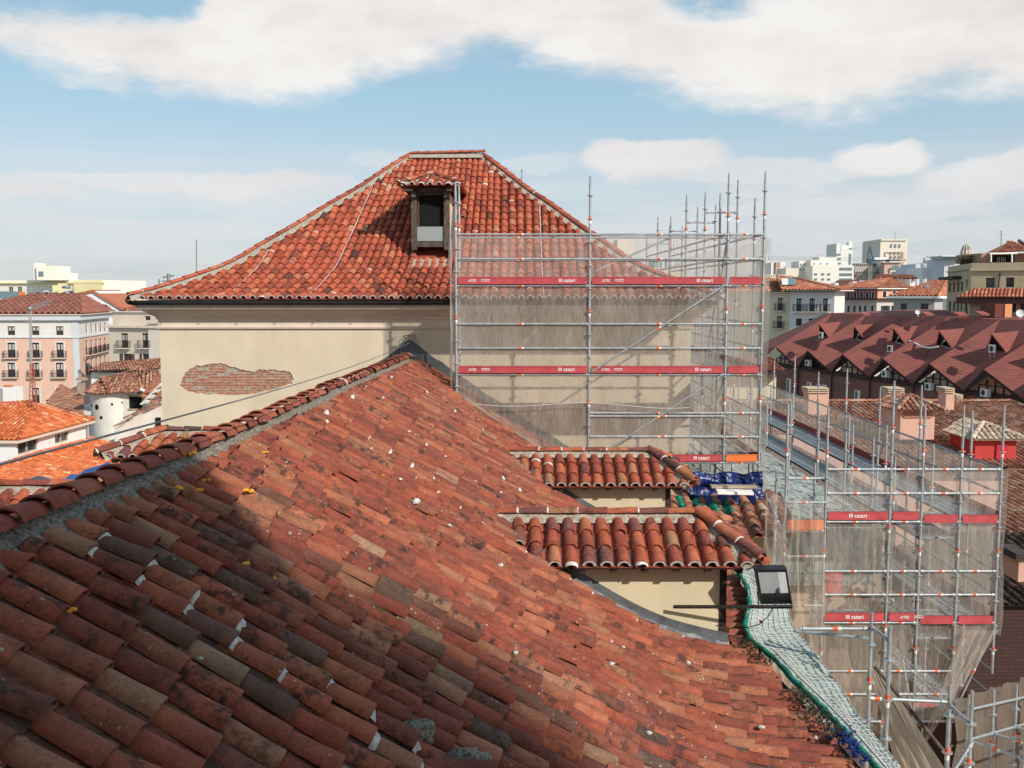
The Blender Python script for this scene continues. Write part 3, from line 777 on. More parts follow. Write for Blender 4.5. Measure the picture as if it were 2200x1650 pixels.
def bricks(m):
    m.mi = 0; xs = [p.x for p in hole]; zs = [p.z for p in hole]; z = min(zs) - .02; row = 0
    m.mi = 1; m.box(min(xs) - .1, max(xs) + .1, TY0 + .026, TY0 + .12, min(zs) - .1, max(zs) + .1); m.mi = 0
    while z < max(zs):
        x = min(xs) - .1 - (row % 2) * .14; rr = random.Random(row)
        while x < max(xs) + .1:
            l = rr.choice([.24, .26, .25, .13]); d = rr.uniform(.010, .028)
            if rr.random() > .03: m.box(x, x + l, TY0 + d, TY0 + .05, z + rr.uniform(0, .004), z + .036 + rr.uniform(-.003, .003))
            x += l + .022
        z += .0645; row += 1
one('exposed_brick', [OLDBRICK, MORTAR], tower, bricks)
# cornice: moulded profile swept round the block
def sweep(m, prof_, x0, x1, y0, y1):
    ring = []
    for o, z in prof_: ring.append([(x0 - o, y0 - o, z), (x1 + o, y0 - o, z), (x1 + o, y1 + o, z), (x0 - o, y1 + o, z)])
    for i in range(len(ring) - 1):
        for j in range(4):
            k = (j + 1) % 4; m.quad(ring[i][j], ring[i][k], ring[i + 1][k], ring[i + 1][j])
ez = TP[0][1]
zf0 = ZC1
cz = [(.0, zf0 - .001), (.05, zf0 + .0), (.06, zf0 + .05), (.0251, zf0 + .075), (.025, zat(688, TY0)), (.06, zat(684, TY0)), (.07, zat(680, TY0)), (.14, zat(677, 23.1)), (.22, zat(671, 23.0)), (.30, zat(668, 22.95)), (.31, zat(665, 22.9)), (.40, zat(664, 22.8)), (.40, ez - .10), (.2, ez - .09)]
one('cornice', STONE_P, tower, lambda m: sweep(m, cz, TX0, TX1, TY0, TY1))
def gut(m):
    pr_ = [(.38, ez - .11), (.42, ez - .135), (.50, ez - .13), (.555, ez - .085), (.565, ez - .03), (.55, ez - .03), (.50, ez - .09), (.42, ez - .10)]
    sweep(m, pr_, TX0, TX1, TY0, TY1)
    for i in range(16):
        x = TX0 - .4 + i * .9; m.box(x, x + .02, TY0 - .572, TY0 - .40, ez - .142, ez - .132)
one('gutter', GUTTER, tower, gut)
# lead flashing where the nave roof meets the tower
def tflash(m, sgn):
    if 1:
        pr = None
        for i in range(34):
            d = i / 33 * 6.4; x = ridge_x(TY0) + sgn * d; z = nave_z(x, TY0, sgn)
            wz = .11 + .16 * math.exp(-d) + .02 * math.sin(i * 1.9)
            q = [Vector((x, TY0 - .012, z + .14 + wz)), Vector((x, TY0 - .02, z + .09)), Vector((x, TY0 - .22, z + .055))]
            if pr:
                for j in range(2): m.quad(pr[j], q[j], q[j + 1], pr[j + 1])
            pr = q
one('lead_flashing', ZINC, tower, lambda m: tflash(m, 1)); one('lead_flashing', ZINC, tower, lambda m: tflash(m, -1))
# downpipe, hook and loose wires
def hook(m):
    p = P(880, 722, TY0 - .02)
    m.tube(p + Vector((-.12, -.02, .02)), p + Vector((.16, -.14, .03)), .012); m.tube(p + Vector((.16, -.14, .03)), p + Vector((.14, -.14, -.1)), .012)
    rr = random.Random(3)
    for i in range(7):
        pts = [p + Vector((rr.uniform(-.12, .12), -.05, rr.uniform(-.05, .05)))]
        for k in range(5): pts.append(pts[-1] + Vector((rr.uniform(-.07, .05), rr.uniform(-.02, .02), -rr.uniform(.02, .11))))
        m.path(pts, .006, 4)
one('wall_hook', GALV_DK, tower, hook)

# attic dormer on the tower roof
ad = thing('attic_dormer', 'wooden framed attic dormer with dark opening and grey panel on the big tower roof', 'dormer')
zb = zat(528, DY); zt_ = zat(411, DY)
u_ = lambda u: P(u, 470, DY).x
YB = DY + 2.2
def posts(m):
    for a_, b_ in ((884, 896), (954, 966)): m.box(u_(a_), u_(b_), DY - .06, DY + .08, zb - .10, zt_)
    m.box(u_(875), u_(985), DY - .10, DY + .10, zt_ - .02, zt_ + .09)
    m.box(u_(896), u_(954), DY - .03, DY + .05, zb - .03, zb + .10); m.box(u_(896), u_(954), DY - .02, DY + .05, zt_ - .10, zt_ - .021)
    m.box(u_(870), u_(890), DY - .32, DY - .1, zt_ - .02, zt_ + .07); m.box(u_(960), u_(978), DY - .32, DY - .1, zt_ - .02, zt_ + .07)
    for a_ in (885, 955): m.box(u_(a_), u_(a_ + 10), DY - .2, DY - .061, zt_ - .16, zt_ - .021)
one('timber_frame', WOOD, ad, posts)
one('opening', DARK, ad, lambda m: m.box(u_(896.2), u_(953.8), DY + .06, DY + .09, zb + .1, zt_ - .03))
one('inner_post', FRAMEB, ad, lambda m: m.box(u_(897), u_(900.5), DY - .01, DY + .05, zat(486, DY), zt_ - .101))
one('grey_panel', GREYP, ad, lambda m: m.box(u_(896.3), u_(953.5), DY - .015, DY + .02, zat(518, DY), zat(487, DY)))
def acheek(m):
    for x in (u_(886), u_(964)):
        n = 12; ys = [DY + .05 + (YB - DY) * i / n for i in range(n + 1)]
        m.add([(x, y_, zt_ + .01) for y_ in ys] + [(x, y_, min(zt_ + .01, tower_z(y_) - .1)) for y_ in ys], [(i, i + 1, n + 2 + i, n + 1 + i) for i in range(n)])
one('cheek_wall', CREAM_D, ad, acheek)
one('sill_mortar', MORTAR, ad, lambda m: m.obox((u_(884), DY - .30, tower_z(DY - .3) + .045), (u_(968) - u_(884), 0, 0), (0, .28, .19), (0, 0, .03)))
def aroof(m):
    xl, xr_ = u_(861) , u_(994); yf = DY - .42; xm = (xl + xr_) / 2 + .02; ze_ = zt_ + .10; hz_ = zat(372, DY + .3) - .02
    FLp, FRp, AP = (xl, yf, ze_), (xr_, yf, ze_), (xm, DY + .55, hz_)
    BL, BR, BP = (xl, YB, ze_), (xr_, YB, ze_), (xm, YB + 1, hz_)
    tile_face(m, [FLp, FRp, AP], pitch=.215, expo=.24, W=.085, H=.08, seg=7, lip=True, pan=True, cmin=.2, mort=.3, endm=True)
    tile_face(m, [FRp, BR, BP, AP], pitch=.22, expo=.24, W=.085, H=.07, seg=5, lip=True, pan=True, cmin=.2)
    tile_face(m, [BL, FLp, AP, BP], pitch=.22, expo=.24, W=.085, H=.07, seg=5, lip=True, pan=True, cmin=.2)
    m.mi = 0
    up = Vector((0, 0, .07))
    for q in (FLp, FRp): caps(m, [Vector(AP) + up, Vector(q) + up], W=.085, H=.06, expo=.33, seg=6, mort=.4, lift=.012)
    caps(m, [Vector(BP) + up, Vector(AP) + up], W=.085, H=.06, expo=.33, seg=6, mort=.4, lift=.012)
    m.mi = 2
    for q in (FLp, FRp): mortar_bed(m, [Vector(AP) + up * .7, Vector(q) + up * .7], .12, .12, .07, .07, n=20, amp=.02)
one('hipped_roof', [TOWER_T, MORTAR_W, MORTAR], ad, aroof)
for xa, xb in ((882, 886), (964, 971)):
    one('lead_flashing', ZINC, ad, lambda m: m.quad((u_(xa), DY - .05, tower_z(DY) + .14), (u_(xb), DY - .05, tower_z(DY) + .14), (u_(xb), YB - .6, tower_z(YB - .6) + .14), (u_(xa), YB - .6, tower_z(YB - .6) + .14)))


# steel cable from the hook out to the left
ca, cb = P(883, 735, TY0 - .16), P(0, 997, 4.3)
cdir = (cb - ca); pts = []
for i in range(41):
    f = i / 40 * 1.35; p = ca + cdir * f; p.z -= .10 * math.sin(min(1, f) * math.pi); pts.append(p)
tag(one('steel_cable', GALV_DK, None, lambda m: m.path(pts, .0062, 6)), 'thin twisted steel cable running from the tower wall hook over the ridge to the left', 'cable')

# unseen blocks added behind the viewpoint: one shades the near tiles, one dims sky light
sw = MB(); sw.box(50, 60, -95, -56.4, -22, 54)
bt_ = MB(); bt_.box(-9, 6.3, -9, -1.3, -22, 13)
tag(bt_.build('sky_blocker', CREAM), 'unseen cream block added directly behind the viewpoint to dim sky light on the near tiles', 'tower')
tag(sw.build('shade_caster', CREAM), 'unseen plain cream block added far behind the viewpoint to shade the near tiles softly', 'tower')
# ================================================================== scaffolding
def upright(par, x, y, z0, z1, r=.027, bands=True, spig=True):
    m = MB(); m.smooth = True; m.mi = 0
    m.tube((x, y, z0), (x, y, z1 - .18 if spig else z1), r, 8)
    if spig: m.tube((x, y, z1 - .2), (x, y, z1), r * .78, 8)
    m.smooth = False
    z = z1 - .42
    while z > z0:
        m.lathe((x, y, z), [(r, -.004), (.068, -.007), (.068, .007), (r, .004)], 10); z -= .5
    if bands:
        z = z1 - .95; k = 0
        while z > z0:
            m.mi = 1; m.tube((x, y, z), (x, y, z + .09), r + .002, 8, cap=False)
            m.mi = 2; m.tube((x, y, z - .07), (x, y, z - .001), r + .002, 8, cap=False); z -= 2.0 if k else 2.0; k += 1
    m.mi = 0
    return m.build('upright', [GALV, ORBAND, WHBAND], par)
def ledger(par, p, q, r=.0235, band=.5, name='ledger', dark=False):
    p, q = Vector(p), Vector(q); m = MB(); m.smooth = True
    m.tube(p, q, r, 7); d = (q - p).normalized()
    for e, s_ in ((p, 1), (q, -1)):
        m.tube(e + d * s_ * .03, e + d * s_ * .085, r * 1.45, 7)
    if band:
        c = p.lerp(q, band); m.mi = 1; m.tube(c - d * .03, c + d * .035, r + .002, 7, cap=False); m.mi = 2; m.tube(c + d * .037, c + d * .08, r + .002, 7, cap=False)
    return m.build(name, [GALV_DK if dark else GALV, ORBAND, WHBAND], par)
def toe(par, p, q, h=.16, mats=None, text=None, out=None, name='toe_board'):
    p, q = Vector(p), Vector(q); d = (q - p).normalized(); L = (q - p).length; n = Vector((d.y, -d.x, 0)) if out is None else Vector(out)
    m = MB(); m.obox(p - n * .012, d * L, n * .024, (0, 0, h)); m.obox(p - n * .02 + Vector((0, 0, h - .022)), d * L, n * .04, (0, 0, .022)); m.obox(p - n * .02 + Vector((0, 0, -.002)), d * L, n * .04, (0, 0, .018))
    o = m.build(name, mats or REDB, par)
    if text:
        base = Vector((0, 0, h * .30)); face = n * .0125
        sgn = d
        if 'a' in text:
            t = MB(); put_text(t, 'ATES', .078, p + face + base + d * .22, sgn, (0, 0, 1), n); t.build('lettering', LETTER, o); t = MB()
        if 'a' in text:
            for k in range(2):
                for j in range(9): t.obox(p + face + base + d * (.50 + j * .021) + Vector((0, 0, .008 + .034 * k)) + n * .002, d * .013, n * .003, (0, 0, .018))
            t.build('small_print', LETTER, o)
        if 'c' in text:
            t = MB()
            s0 = L - .62 if L > 1.6 else L * .35
            put_text(t, 'catari', .112, p + face + base + d * (s0 + .10) - Vector((0, 0, .004)), sgn, (0, 0, 1), n); t.build('lettering', LETTER, o); t = MB()
            q0 = p + face + base + d * s0
            for a_, b_ in ((0, 0), (.055, 0)): t.obox(q0 + d * a_ + n * .002, d * .012, n * .003, (0, 0, .067))
            for c_ in (0, .055, .028): t.obox(q0 + n * .002 + d * .012 + Vector((0, 0, c_)), d * .043, n * .003, (0, 0, .011))
        if 'c' in text: t.build('logo', LETTER, o)
    return o
def deck(par, x0, x1, y0, y1, z, along='x', planks=2, name='deck'):
    """steel planks with raised edges and a punched surface"""
    m = MB(); W_ = (y1 - y0) if along == 'x' else (x1 - x0)
    for k in range(planks):
        a = W_ * k / planks + .008; b = W_ * (k + 1) / planks - .008
        if along == 'x': X0, X1, Y0, Y1 = x0 + .03, x1 - .03, y0 + a, y0 + b
        else: X0, X1, Y0, Y1 = x0 + a, x0 + b, y0 + .03, y1 - .03
        m.mi = 0; m.box(X0, X1, Y0, Y1, z - .05, z - .012)
        if along == 'x':
            m.box(X0, X1, Y0, Y0 + .02, z - .06, z + .004); m.box(X0, X1, Y1 - .02, Y1, z - .06, z + .004)
        else:
            m.box(X0, X0 + .02, Y0, Y1, z - .06, z + .004); m.box(X1 - .02, X1, Y0, Y1, z - .06, z + .004)
        m.mi = 1
        L_ = (X1 - X0) if along == 'x' else (Y1 - Y0); n = int(L_ / .16)
        for i in range(n):
            for j in range(3):
                u0 = .06 + i * .16 + (.08 if j % 2 else 0)
                if along == 'x': m.box(X0 + u0, X0 + u0 + .05, Y0 + .045 + j * (Y1 - Y0 - .09) / 3, Y0 + .085 + j * (Y1 - Y0 - .09) / 3, z - .0119, z - .009)
                else: m.box(X0 + .045 + j * (X1 - X0 - .09) / 3, X0 + .085 + j * (X1 - X0 - .09) / 3, Y0 + u0, Y0 + u0 + .05, z - .0119, z - .009)
    return m.build(name, [DECKM, GUTTER], par)
def netting(par, top, bot, mat_=None, nx=40, nz=24, amp=.03, seed=0, name='netting', out=Vector((0, -1, 0)), drape=.04):
    """hanging net between two polylines (top and bottom), wrinkled"""
    def pl(pts, f):
        t = f * (len(pts) - 1); k = min(int(t), len(pts) - 2); return Vector(pts[k]).lerp(Vector(pts[k + 1]), t - k)
    m = MB(); m.smooth = True; vs = []
    for i in range(nx + 1):
        for j in range(nz + 1):
            a = pl(top, i / nx); b = pl(bot, i / nx); p = a.lerp(b, j / nz)
            w_ = amp * (noise.noise(Vector((i / nx * 14 + seed, j / nz * 3, seed))) + .5 * noise.noise(Vector((i / nx * 40, j / nz * 7, seed + 4))))
            p = p + out * (w_ + amp * .6) 
            if j == 0: p = p + Vector((0, 0, -drape * abs(math.sin(i / nx * math.pi * 6)) - .01))
            if j == nz: p = p + Vector((0, 0, .06 * noise.noise(Vector((i * .4, seed, 0)))))
            vs.append(p)
    m.add(vs, [(i * (nz + 1) + j, (i + 1) * (nz + 1) + j, (i + 1) * (nz + 1) + j + 1, i * (nz + 1) + j + 1) for i in range(nx) for j in range(nz)])
    return m.build(name, mat_ or NET, par)

# ---- scaffold wrapped round the corner of the tower
ts = thing('scaffold', 'tallest steel scaffold with red boards and pale net, standing against the tower wall', 'scaffold')
FY, BY = 21.4, 22.25
def X_at(u, Y, v=700): return P(u, v, Y).x
fx = [X_at(980, FY), X_at(1266, FY), X_at(1560, FY), X_at(1637, FY)]
lv = [.20, -1.74, -3.70]                         # deck levels
topz = [zat(392, FY), zat(378, FY), zat(372, FY), zat(368, FY)]
botz = [nave_z(fx[0], FY) + .10, nave_z(fx[1], FY) + .1, -20, -20]
for x, t_, b_ in zip(fx, topz, botz): upright(ts, x, FY, b_, t_)
bt = [zat(398, BY), zat(470, BY), zat(415, BY), zat(425, BY)]
for i, (x, t_) in enumerate(zip(fx, bt)):
    if i == 1: continue
    upright(ts, x + (.03 if i == 0 else 0), BY, nave_z(x, BY) + .1 if x < 3 else -20, t_)
YS = [21.4 + 2.57 * k for k in range(1, 6)]
for k, yy in enumerate(YS):
    for j, x in enumerate((fx[2], fx[3])):
        upright(ts, x, yy, -6.5, 2.45 - .10 * k + (.28 if (k + j) % 2 else 0), bands=k < 3)
one('base_jack', GALV_DK, ts, lambda m: (m.box(fx[0] - .09, fx[0] + .09, FY - .09, FY + .09, botz[0] - .06, botz[0] - .03), m.tube((fx[0], FY, botz[0] - .05), (fx[0], FY, botz[0] + .2), .018)))
for li, z in enumerate(lv):
    for bay in range(3):
        if li == 2 and bay == 0: continue
        a, b = fx[bay], fx[bay + 1]
        for zz, dz in ((z - .04, 0), (z + .54, 0), (z + 1.07, 0)):
            if li == 2 and zz > z + .6 and bay < 1: continue
            ledger(ts, (a, FY, zz), (b, FY, zz), band=[.48, .5, .45][bay])
        if li == 0: 
            for zz in (z + .54, z + 1.05): ledger(ts, (a, BY, zz), (b, BY, zz), band=0 if bay else .45)
        xa = a + .05; xb = b - .05
        if li == 2 and bay == 1: xa = a + .9
        toe(ts, (xa, FY - .035, z + .0), (xb, FY - .035, z + .0), .155, ORANGEB if (li == 2 and bay == 2) else REDB, text=None if bay == 2 else 'ac' if not (li == 2) else 'c', out=(0, -1, 0))
        if bay < 2: deck(ts, a if not (li == 2 and bay == 1) else a + .9, b, FY + .03, BY - .03, z, 'x')
for zz in (lv[2] + 1.0, lv[2] + .55): ledger(ts, (fx[1], FY, zz), (fx[2], FY, zz), band=.55)
# side run behind the corner
for k in range(5):
    y0 = FY if k == 0 else YS[k - 1]; y1 = YS[k]
    for x in (fx[2], fx[3]):
        for li, z in enumerate(lv + [-5.7]):
            if x == fx[2] and li != 0 and k > 2: continue
            for dz in ((.54, 1.07) if x == fx[3] or li == 0 else (.0,)):
                ledger(ts, (x, y0, z + dz), (x, y1, z + dz), band=0, dark=True)
    for z in lv:
        if z == lv[0]: continue
        toe(ts, (fx[3] + .03, y0, z), (fx[3] + .03, y1, z), .155, DKREDB, out=(1, 0, 0))
        deck(ts, fx[2] + .03, fx[3] - .03, y0, y1, z, 'y')
    ledger(ts, (fx[2], y1, lv[0] + 1.75 - .06 * k), (fx[3], y1, lv[0] + 1.75 - .06 * k), band=.6 if k < 3 else 0)
    for z in lv: ledger(ts, (fx[2], y1, z - .05), (fx[3], y1, z - .05), band=0, dark=True)
for a, b in (((fx[1] + .05, FY - .05, lv[1] + .02), (fx[2] - .05, FY - .05, lv[0] - .02)), ((fx[1] + .05, FY - .05, lv[2] + .0), (fx[2] - .05, FY - .05, lv[1] - .02)),
             ((fx[2] + .04, FY + .1, lv[0] + 1.1), (fx[2] + .04, FY + 2.5, lv[1])), ((fx[2] + .04, FY + .1, lv[1]), (fx[2] + .04, FY + 2.5, lv[2])), ((fx[0] + 2.2, BY + .05, lv[0] - .1), (fx[2] - 1.1, BY + .05, lv[0] + 1.05))):
    ledger(ts, a, b, band=.5, name='diagonal_brace')
nb = []
for i in range(31):
    x = fx[0] - .06 + (fx[3] + .08 - fx[0]) * i / 30; nb.append((x, FY + .04, max(nave_z(x, FY) + .07, -3.5) if x < 2.6 else -3.5))
netting(ts, [(fx[0] - .06, FY + .05, lv[0] + 1.07), (fx[3] + .08, FY + .05, lv[0] + 1.10)], nb, nx=120, nz=40, amp=.022, out=Vector((0, -1, 0)))
netting(ts, [(fx[0] - .08, FY - .08, lv[0] + 1.05), (fx[0] - .10, FY + .1, lv[0] + 1.05), (fx[0] - .10, BY + .1, lv[0] + .9)], [(fx[0] - .05, FY - .05, nave_z(fx[0], FY) + .12), (fx[0] - .12, FY + .1, nave_z(fx[0], FY) + .1), (fx[0] - .1, BY + .1, nave_z(fx[0], FY) + .12)], nx=10, nz=30, amp=.05, out=Vector((-1, 0, 0)))
netting(ts, [(fx[3] + .09, FY - .08, lv[0] + 1.0), (fx[3] + .12, YS[4], lv[0] + 1.0)], [(fx[3] + .09, FY - .08, -7.6), (fx[3] + .12, YS[4], -7.6)], nx=70, nz=60, amp=.07, out=Vector((1, 0, 0)), seed=5)
one('net_skirt', NET_D, ts, lambda m: [m.tube((nb[i][0], FY - .14, nb[i][2] + .02), (nb[i + 1][0], FY - .14, nb[i + 1][2] + .02), .035 + .02 * math.sin(i), 6) for i in range(0, 17)])
def ladder(m):
    p, q = Vector((fx[2] + .2, 25.2, lv[2])), Vector((fx[2] + .35, 25.9, lv[1] + .6)); w_ = Vector((.32, 0, 0))
    m.tube(p, q, .014, 6); m.tube(p + w_, q + w_, .014, 6)
    for i in range(9): a = p.lerp(q, (i + .5) / 9); m.tube(a, a + w_, .011, 5)
one('ladder', GALV_DK, ts, ladder)
one('net_cord', WHBAND, ts, lambda m: m.path([(fx[0] + .3 + i * .3, FY - .15, zat(868, FY) - .05 * math.sin(i * .55) - .004 * i + .03) for i in range(17)], .006, 4))

# ---- low wing between the tower and the market street
wing = thing('church_wing', 'low beige church wing beside the tower, hidden behind scaffold netting', 'church building')
one('wall', mat('beige_render', (.52, .40, .29), .9, vary=.12, nscale=1.2, stain=.5, stainc=(.3, .24, .19)), wing, lambda m: (m.box(2.93, 8.25, 20.55, 37, -22, -6.6), m.box(4.26, 8.0, 20.7, 37, -6.6, -5.15)))
one('brick_band', brick_mat('beige_brick', (.42, .24, .16), (.33, .19, .13), (.45, .38, .3), 2.2), wing, lambda m: m.box(4.3, 8.1, 20.50, 20.548, -12, -8.4))
def wroof(m):
    tile_face(m, [(3.05, 19.9, -5.05), (5.9, 19.9, -5.05), (5.9, 21.6, -4.45), (3.05, 21.6, -4.45)], pitch=.30, expo=.30, W=.12, H=.11, seg=6, lip=True, pan=True)
one('tile_slope', [OLD_T, MORTAR_W], wing, wroof)
MATW = mat('pale_green_sheet', (.33, .385, .37), .8, vary=.22, nscale=3, bump=.5, bscale=9)
ROPE = mat('white_cord', (.62, .60, .55), .9)
GREENR = mat('green_net_cloth', (.012, .20, .14), .85, vary=.4, nscale=14, bump=.8, bscale=30)
BLUET = tarp_mat('blue_plastic', (.006, .02, .115))  # blue lowered to carry the shade under the scaffold deck
BLUEL = tarp_mat('light_blue_plastic', (.12, .30, .70), .6)
def cloth_grid(m, f, nu, nv):
    vs = [f(i / nu, j / nv) for i in range(nu + 1) for j in range(nv + 1)]
    sm = m.smooth; m.smooth = True
    m.add(vs, [(i * (nv + 1) + j, (i + 1) * (nv + 1) + j, (i + 1) * (nv + 1) + j + 1, i * (nv + 1) + j + 1) for i in range(nu) for j in range(nv)]); m.smooth = sm
def cords(m, f, nu, nv, r=.006):
    for i in range(nu + 1):
        pts = [Vector(f(i / nu, j / (nv * 3))) + Vector((0, 0, .012)) for j in range(nv * 3 + 1)]; m.path(pts, r, 3)
    for j in range(nv + 1):
        pts = [Vector(f(i / (nu * 2), j / nv)) + Vector((0, 0, .012)) for i in range(nu * 2 + 1)]; m.path(pts, r, 3)
def poly_at(pts, f):
    t = f * (len(pts) - 1); k = min(int(t), len(pts) - 2); return Vector(pts[k]).lerp(Vector(pts[k + 1]), t - k)
# sheet and safety net hung along the nave eave
sheet = thing('safety_net', 'pale green sheet under white cord net along the nave eave, green edge rope', 'safety net')
Lpx = [(1583, 1222, -4.45), (1604, 1256, -4.5), (1611, 1295, -4.5), (1600, 1345, -4.52), (1612, 1372, -4.55), (1660, 1410, -4.6), (1712, 1466, -4.62), (1760, 1512, -4.62), (1810, 1563, -4.62), (1862, 1622, -4.62), (1915, 1685, -4.62)]
Rpx = [(1610, 1218, -4.6), (1655, 1265, -4.75), (1690, 1300, -4.8), (1702, 1345, -4.85), (1730, 1378, -4.88), (1772, 1432, -4.9), (1812, 1490, -4.95), (1850, 1545, -4.95), (1893, 1600, -4.95), (1938, 1652, -4.95), (1985, 1710, -4.95)]
Lp = [Pz(*q) for q in Lpx]; Rp = [Pz(*q) for q in Rpx]
def strip(a, b):
    p = poly_at(Lp, a).lerp(poly_at(Rp, a), b)
    return p + Vector((0, 0, .045 * math.sin(b * math.pi) * -1 + .05 * noise.noise(Vector((a * 22, b * 3, 0))) + .02 * noise.noise(Vector((a * 60, b * 8, 2)))))
one('sheet', MATW, sheet, lambda m: cloth_grid(m, strip, 120, 14))
one('cord_net', ROPE, sheet, lambda m: cords(m, strip, 56, 8, .0068))
def grope(m):
    for i in range(100):
        a, b = i / 100, (i + 1) / 100; r_ = .045 + .02 * noise.noise(Vector((i * .3, 0, 0)))
        o = lambda t: Vector((.02 * noise.noise(Vector((t * 30, 5, 0))), .02 * noise.noise(Vector((t * 30, 9, 0))), -.01))
        m.smooth = True; m.tube(poly_at(Lp, a) + o(a), poly_at(Lp, b) + o(b), r_ * .8, 7, cap=False)
one('green_edge', GREENR, sheet, grope)
one('white_edge', ROPE, sheet, lambda m: [m.tube(poly_at(Lp, .48 + i / 100) + Vector((.05, .02, .045)), poly_at(Lp, .48 + (i + 1) / 100) + Vector((.05, .02, .045)), .013, 6, cap=False) for i in range(52)])
# blue netting scraps at the eave
def scraps(m):
    rr = random.Random(5)
    for i in range(46):
        p = Pz(rr.uniform(1796, 1858), 0, -4.6) if 0 else None
        f = rr.random(); u = 1792 + f * 62; v = 1574 + f * 62; p = Pz(u, v, -4.58) + Vector((rr.uniform(-.04, .04), rr.uniform(-.05, .05), 0))
        pts = [p]
        for k in range(6): pts.append(pts[-1] + Vector((rr.uniform(-.035, .035), rr.uniform(-.035, .035), rr.uniform(-.02, .04))))
        m.path(pts, .006, 4)
tag(one('blue_twine', mat('blue_twine', (.02, .05, .25), .8), None, scraps), 'tangled blue twine caught on the tile ends by the eave, bottom right', 'twine')
# moss and weeds: small leaves along gutters
LEAF = mat('weed_leaves', (.025, .028, .014), .9, vary=.6, nscale=20)
def weeds(m):
    rr = random.Random(8)
    for k in range(1150):
        if rr.random() < .10:
            u = rr.choice([rr.gauss(925, 45), rr.gauss(780, 30), rr.gauss(975, 12)]); x = P(u, 640, 22.1).x; p = Vector((x, 22.66 + rr.uniform(-.08, .04), zat(643, 22.6) + rr.uniform(-.03, .05)))
        else:
            f = rr.random(); u = 1606 + f * 235 ; v = 1372 + f * 232; p = Pz(u - rr.uniform(0, 34), v, -4.55) + Vector((0, 0, rr.uniform(0, .05)))
            if noise.noise(p * 1.6) < -.05: continue
        d = Vector((rr.uniform(-1, 1), rr.uniform(-1, 1), rr.uniform(0, 1))).normalized() * rr.uniform(.015, .05); s = d.orthogonal().normalized() * .012
        m.add([p - s, p + s, p + d], [(0, 1, 2)])
tag(one('weeds', LEAF, None, weeds), 'dark moss and weeds growing along the roof gutters', 'weeds', kind='stuff')

# green net and blue tarpaulin behind the farther dormer
tb = MB()
def tarp(a, b):
    x = P(1488, 1000, 21.0).x + a * 1.62; z = -3.95 - b * 1.05
    k = .16 * noise.noise(Vector((a * 5, b * 4, 1))) + .07 * abs(noise.noise(Vector((a * 14, b * 12, 4))))
    return Vector((x, 21.35 - b * .25 + k * 1.3, z + .03 * math.sin(a * 15)))
cloth_grid(tb, tarp, 60, 40)
tag(tb.build('tarpaulin', BLUET), 'crumpled dark blue tarpaulin below the lowest scaffold deck by the farther dormer', 'tarpaulin')
tb = MB()
def gnet(a, b):
    x = 3.25 + a * 1.9; y = 20.2 + b * .75 * (1 - .5 * a); z = -4.88 + (y - 19.9) * .35 + .09 * math.sin(a * 34) * (1 - .3 * b) + .05 * noise.noise(Vector((a * 8, b * 6, 2)))
    return Vector((x, y + .4 + .1 * math.sin(a * 9), z + .04))
cloth_grid(tb, gnet, 90, 10)
tag(tb.build('green_mesh', GREENR), 'dark green mesh draped over old tiles below the blue tarpaulin', 'mesh')
tag(one('wood_plank', mat('pale_wood', (.42, .33, .24), .8, vary=.2), None, lambda m: m.obox(P(1529, 1049, 20.7), (1.0, .03, -.015), (0, .18, 0), (0, 0, .05))), 'pale wooden plank lying in front of the blue tarpaulin', 'plank')
tag(one('white_board', WHBAND, None, lambda m: m.obox(P(1542, 1062, 20.5), (.78, .05, -.03), (0, .25, .02), (0, 0, .06))), 'white foam board lying below the wooden plank on the green mesh', 'board')
# sheet over the wing roof
wt = MB()
def wsheet(a, b): return Vector((4.9 + b * 3.0, 20.9 + a * 13, -4.9 + .10 * noise.noise(Vector((a * 20, b * 5, 3))) + .03 * noise.noise(Vector((a * 70, b * 14, 1)))))
ws = thing('safety_net', 'pale sheet under white cord net covering the low wing roof behind scaffold', 'safety net')
one('sheet', MATW, ws, lambda m: cloth_grid(m, wsheet, 90, 20)); one('cord_net', ROPE, ws, lambda m: cords(m, wsheet, 70, 18, .006))
bs = MB()
def bsheet(a, b):
    p = Vector((6.9 + a * .95, 20.42, -5.0)) ; return Vector((5.6 + a * 2.1, 20.42 - .12 * math.sin(b * 3) - .05 * abs(noise.noise(Vector((a * 8, b * 5, 0)))), -4.95 - b * 1.25))
bw = thing('safety_net', 'pale sheet under cord net hanging down the end wall of the wing', 'safety net')
one('sheet', MATW, bw, lambda m: cloth_grid(m, bsheet, 30, 20)); one('cord_net', ROPE, bw, lambda m: [m.path([bsheet(i / 20, j / 24) + Vector((0, -.015, 0)) for j in range(25)], .006, 3) for i in range(21)] + [m.path([bsheet(i / 30, j / 12) + Vector((0, -.015, 0)) for i in range(31)], .006, 3) for j in range(13)])

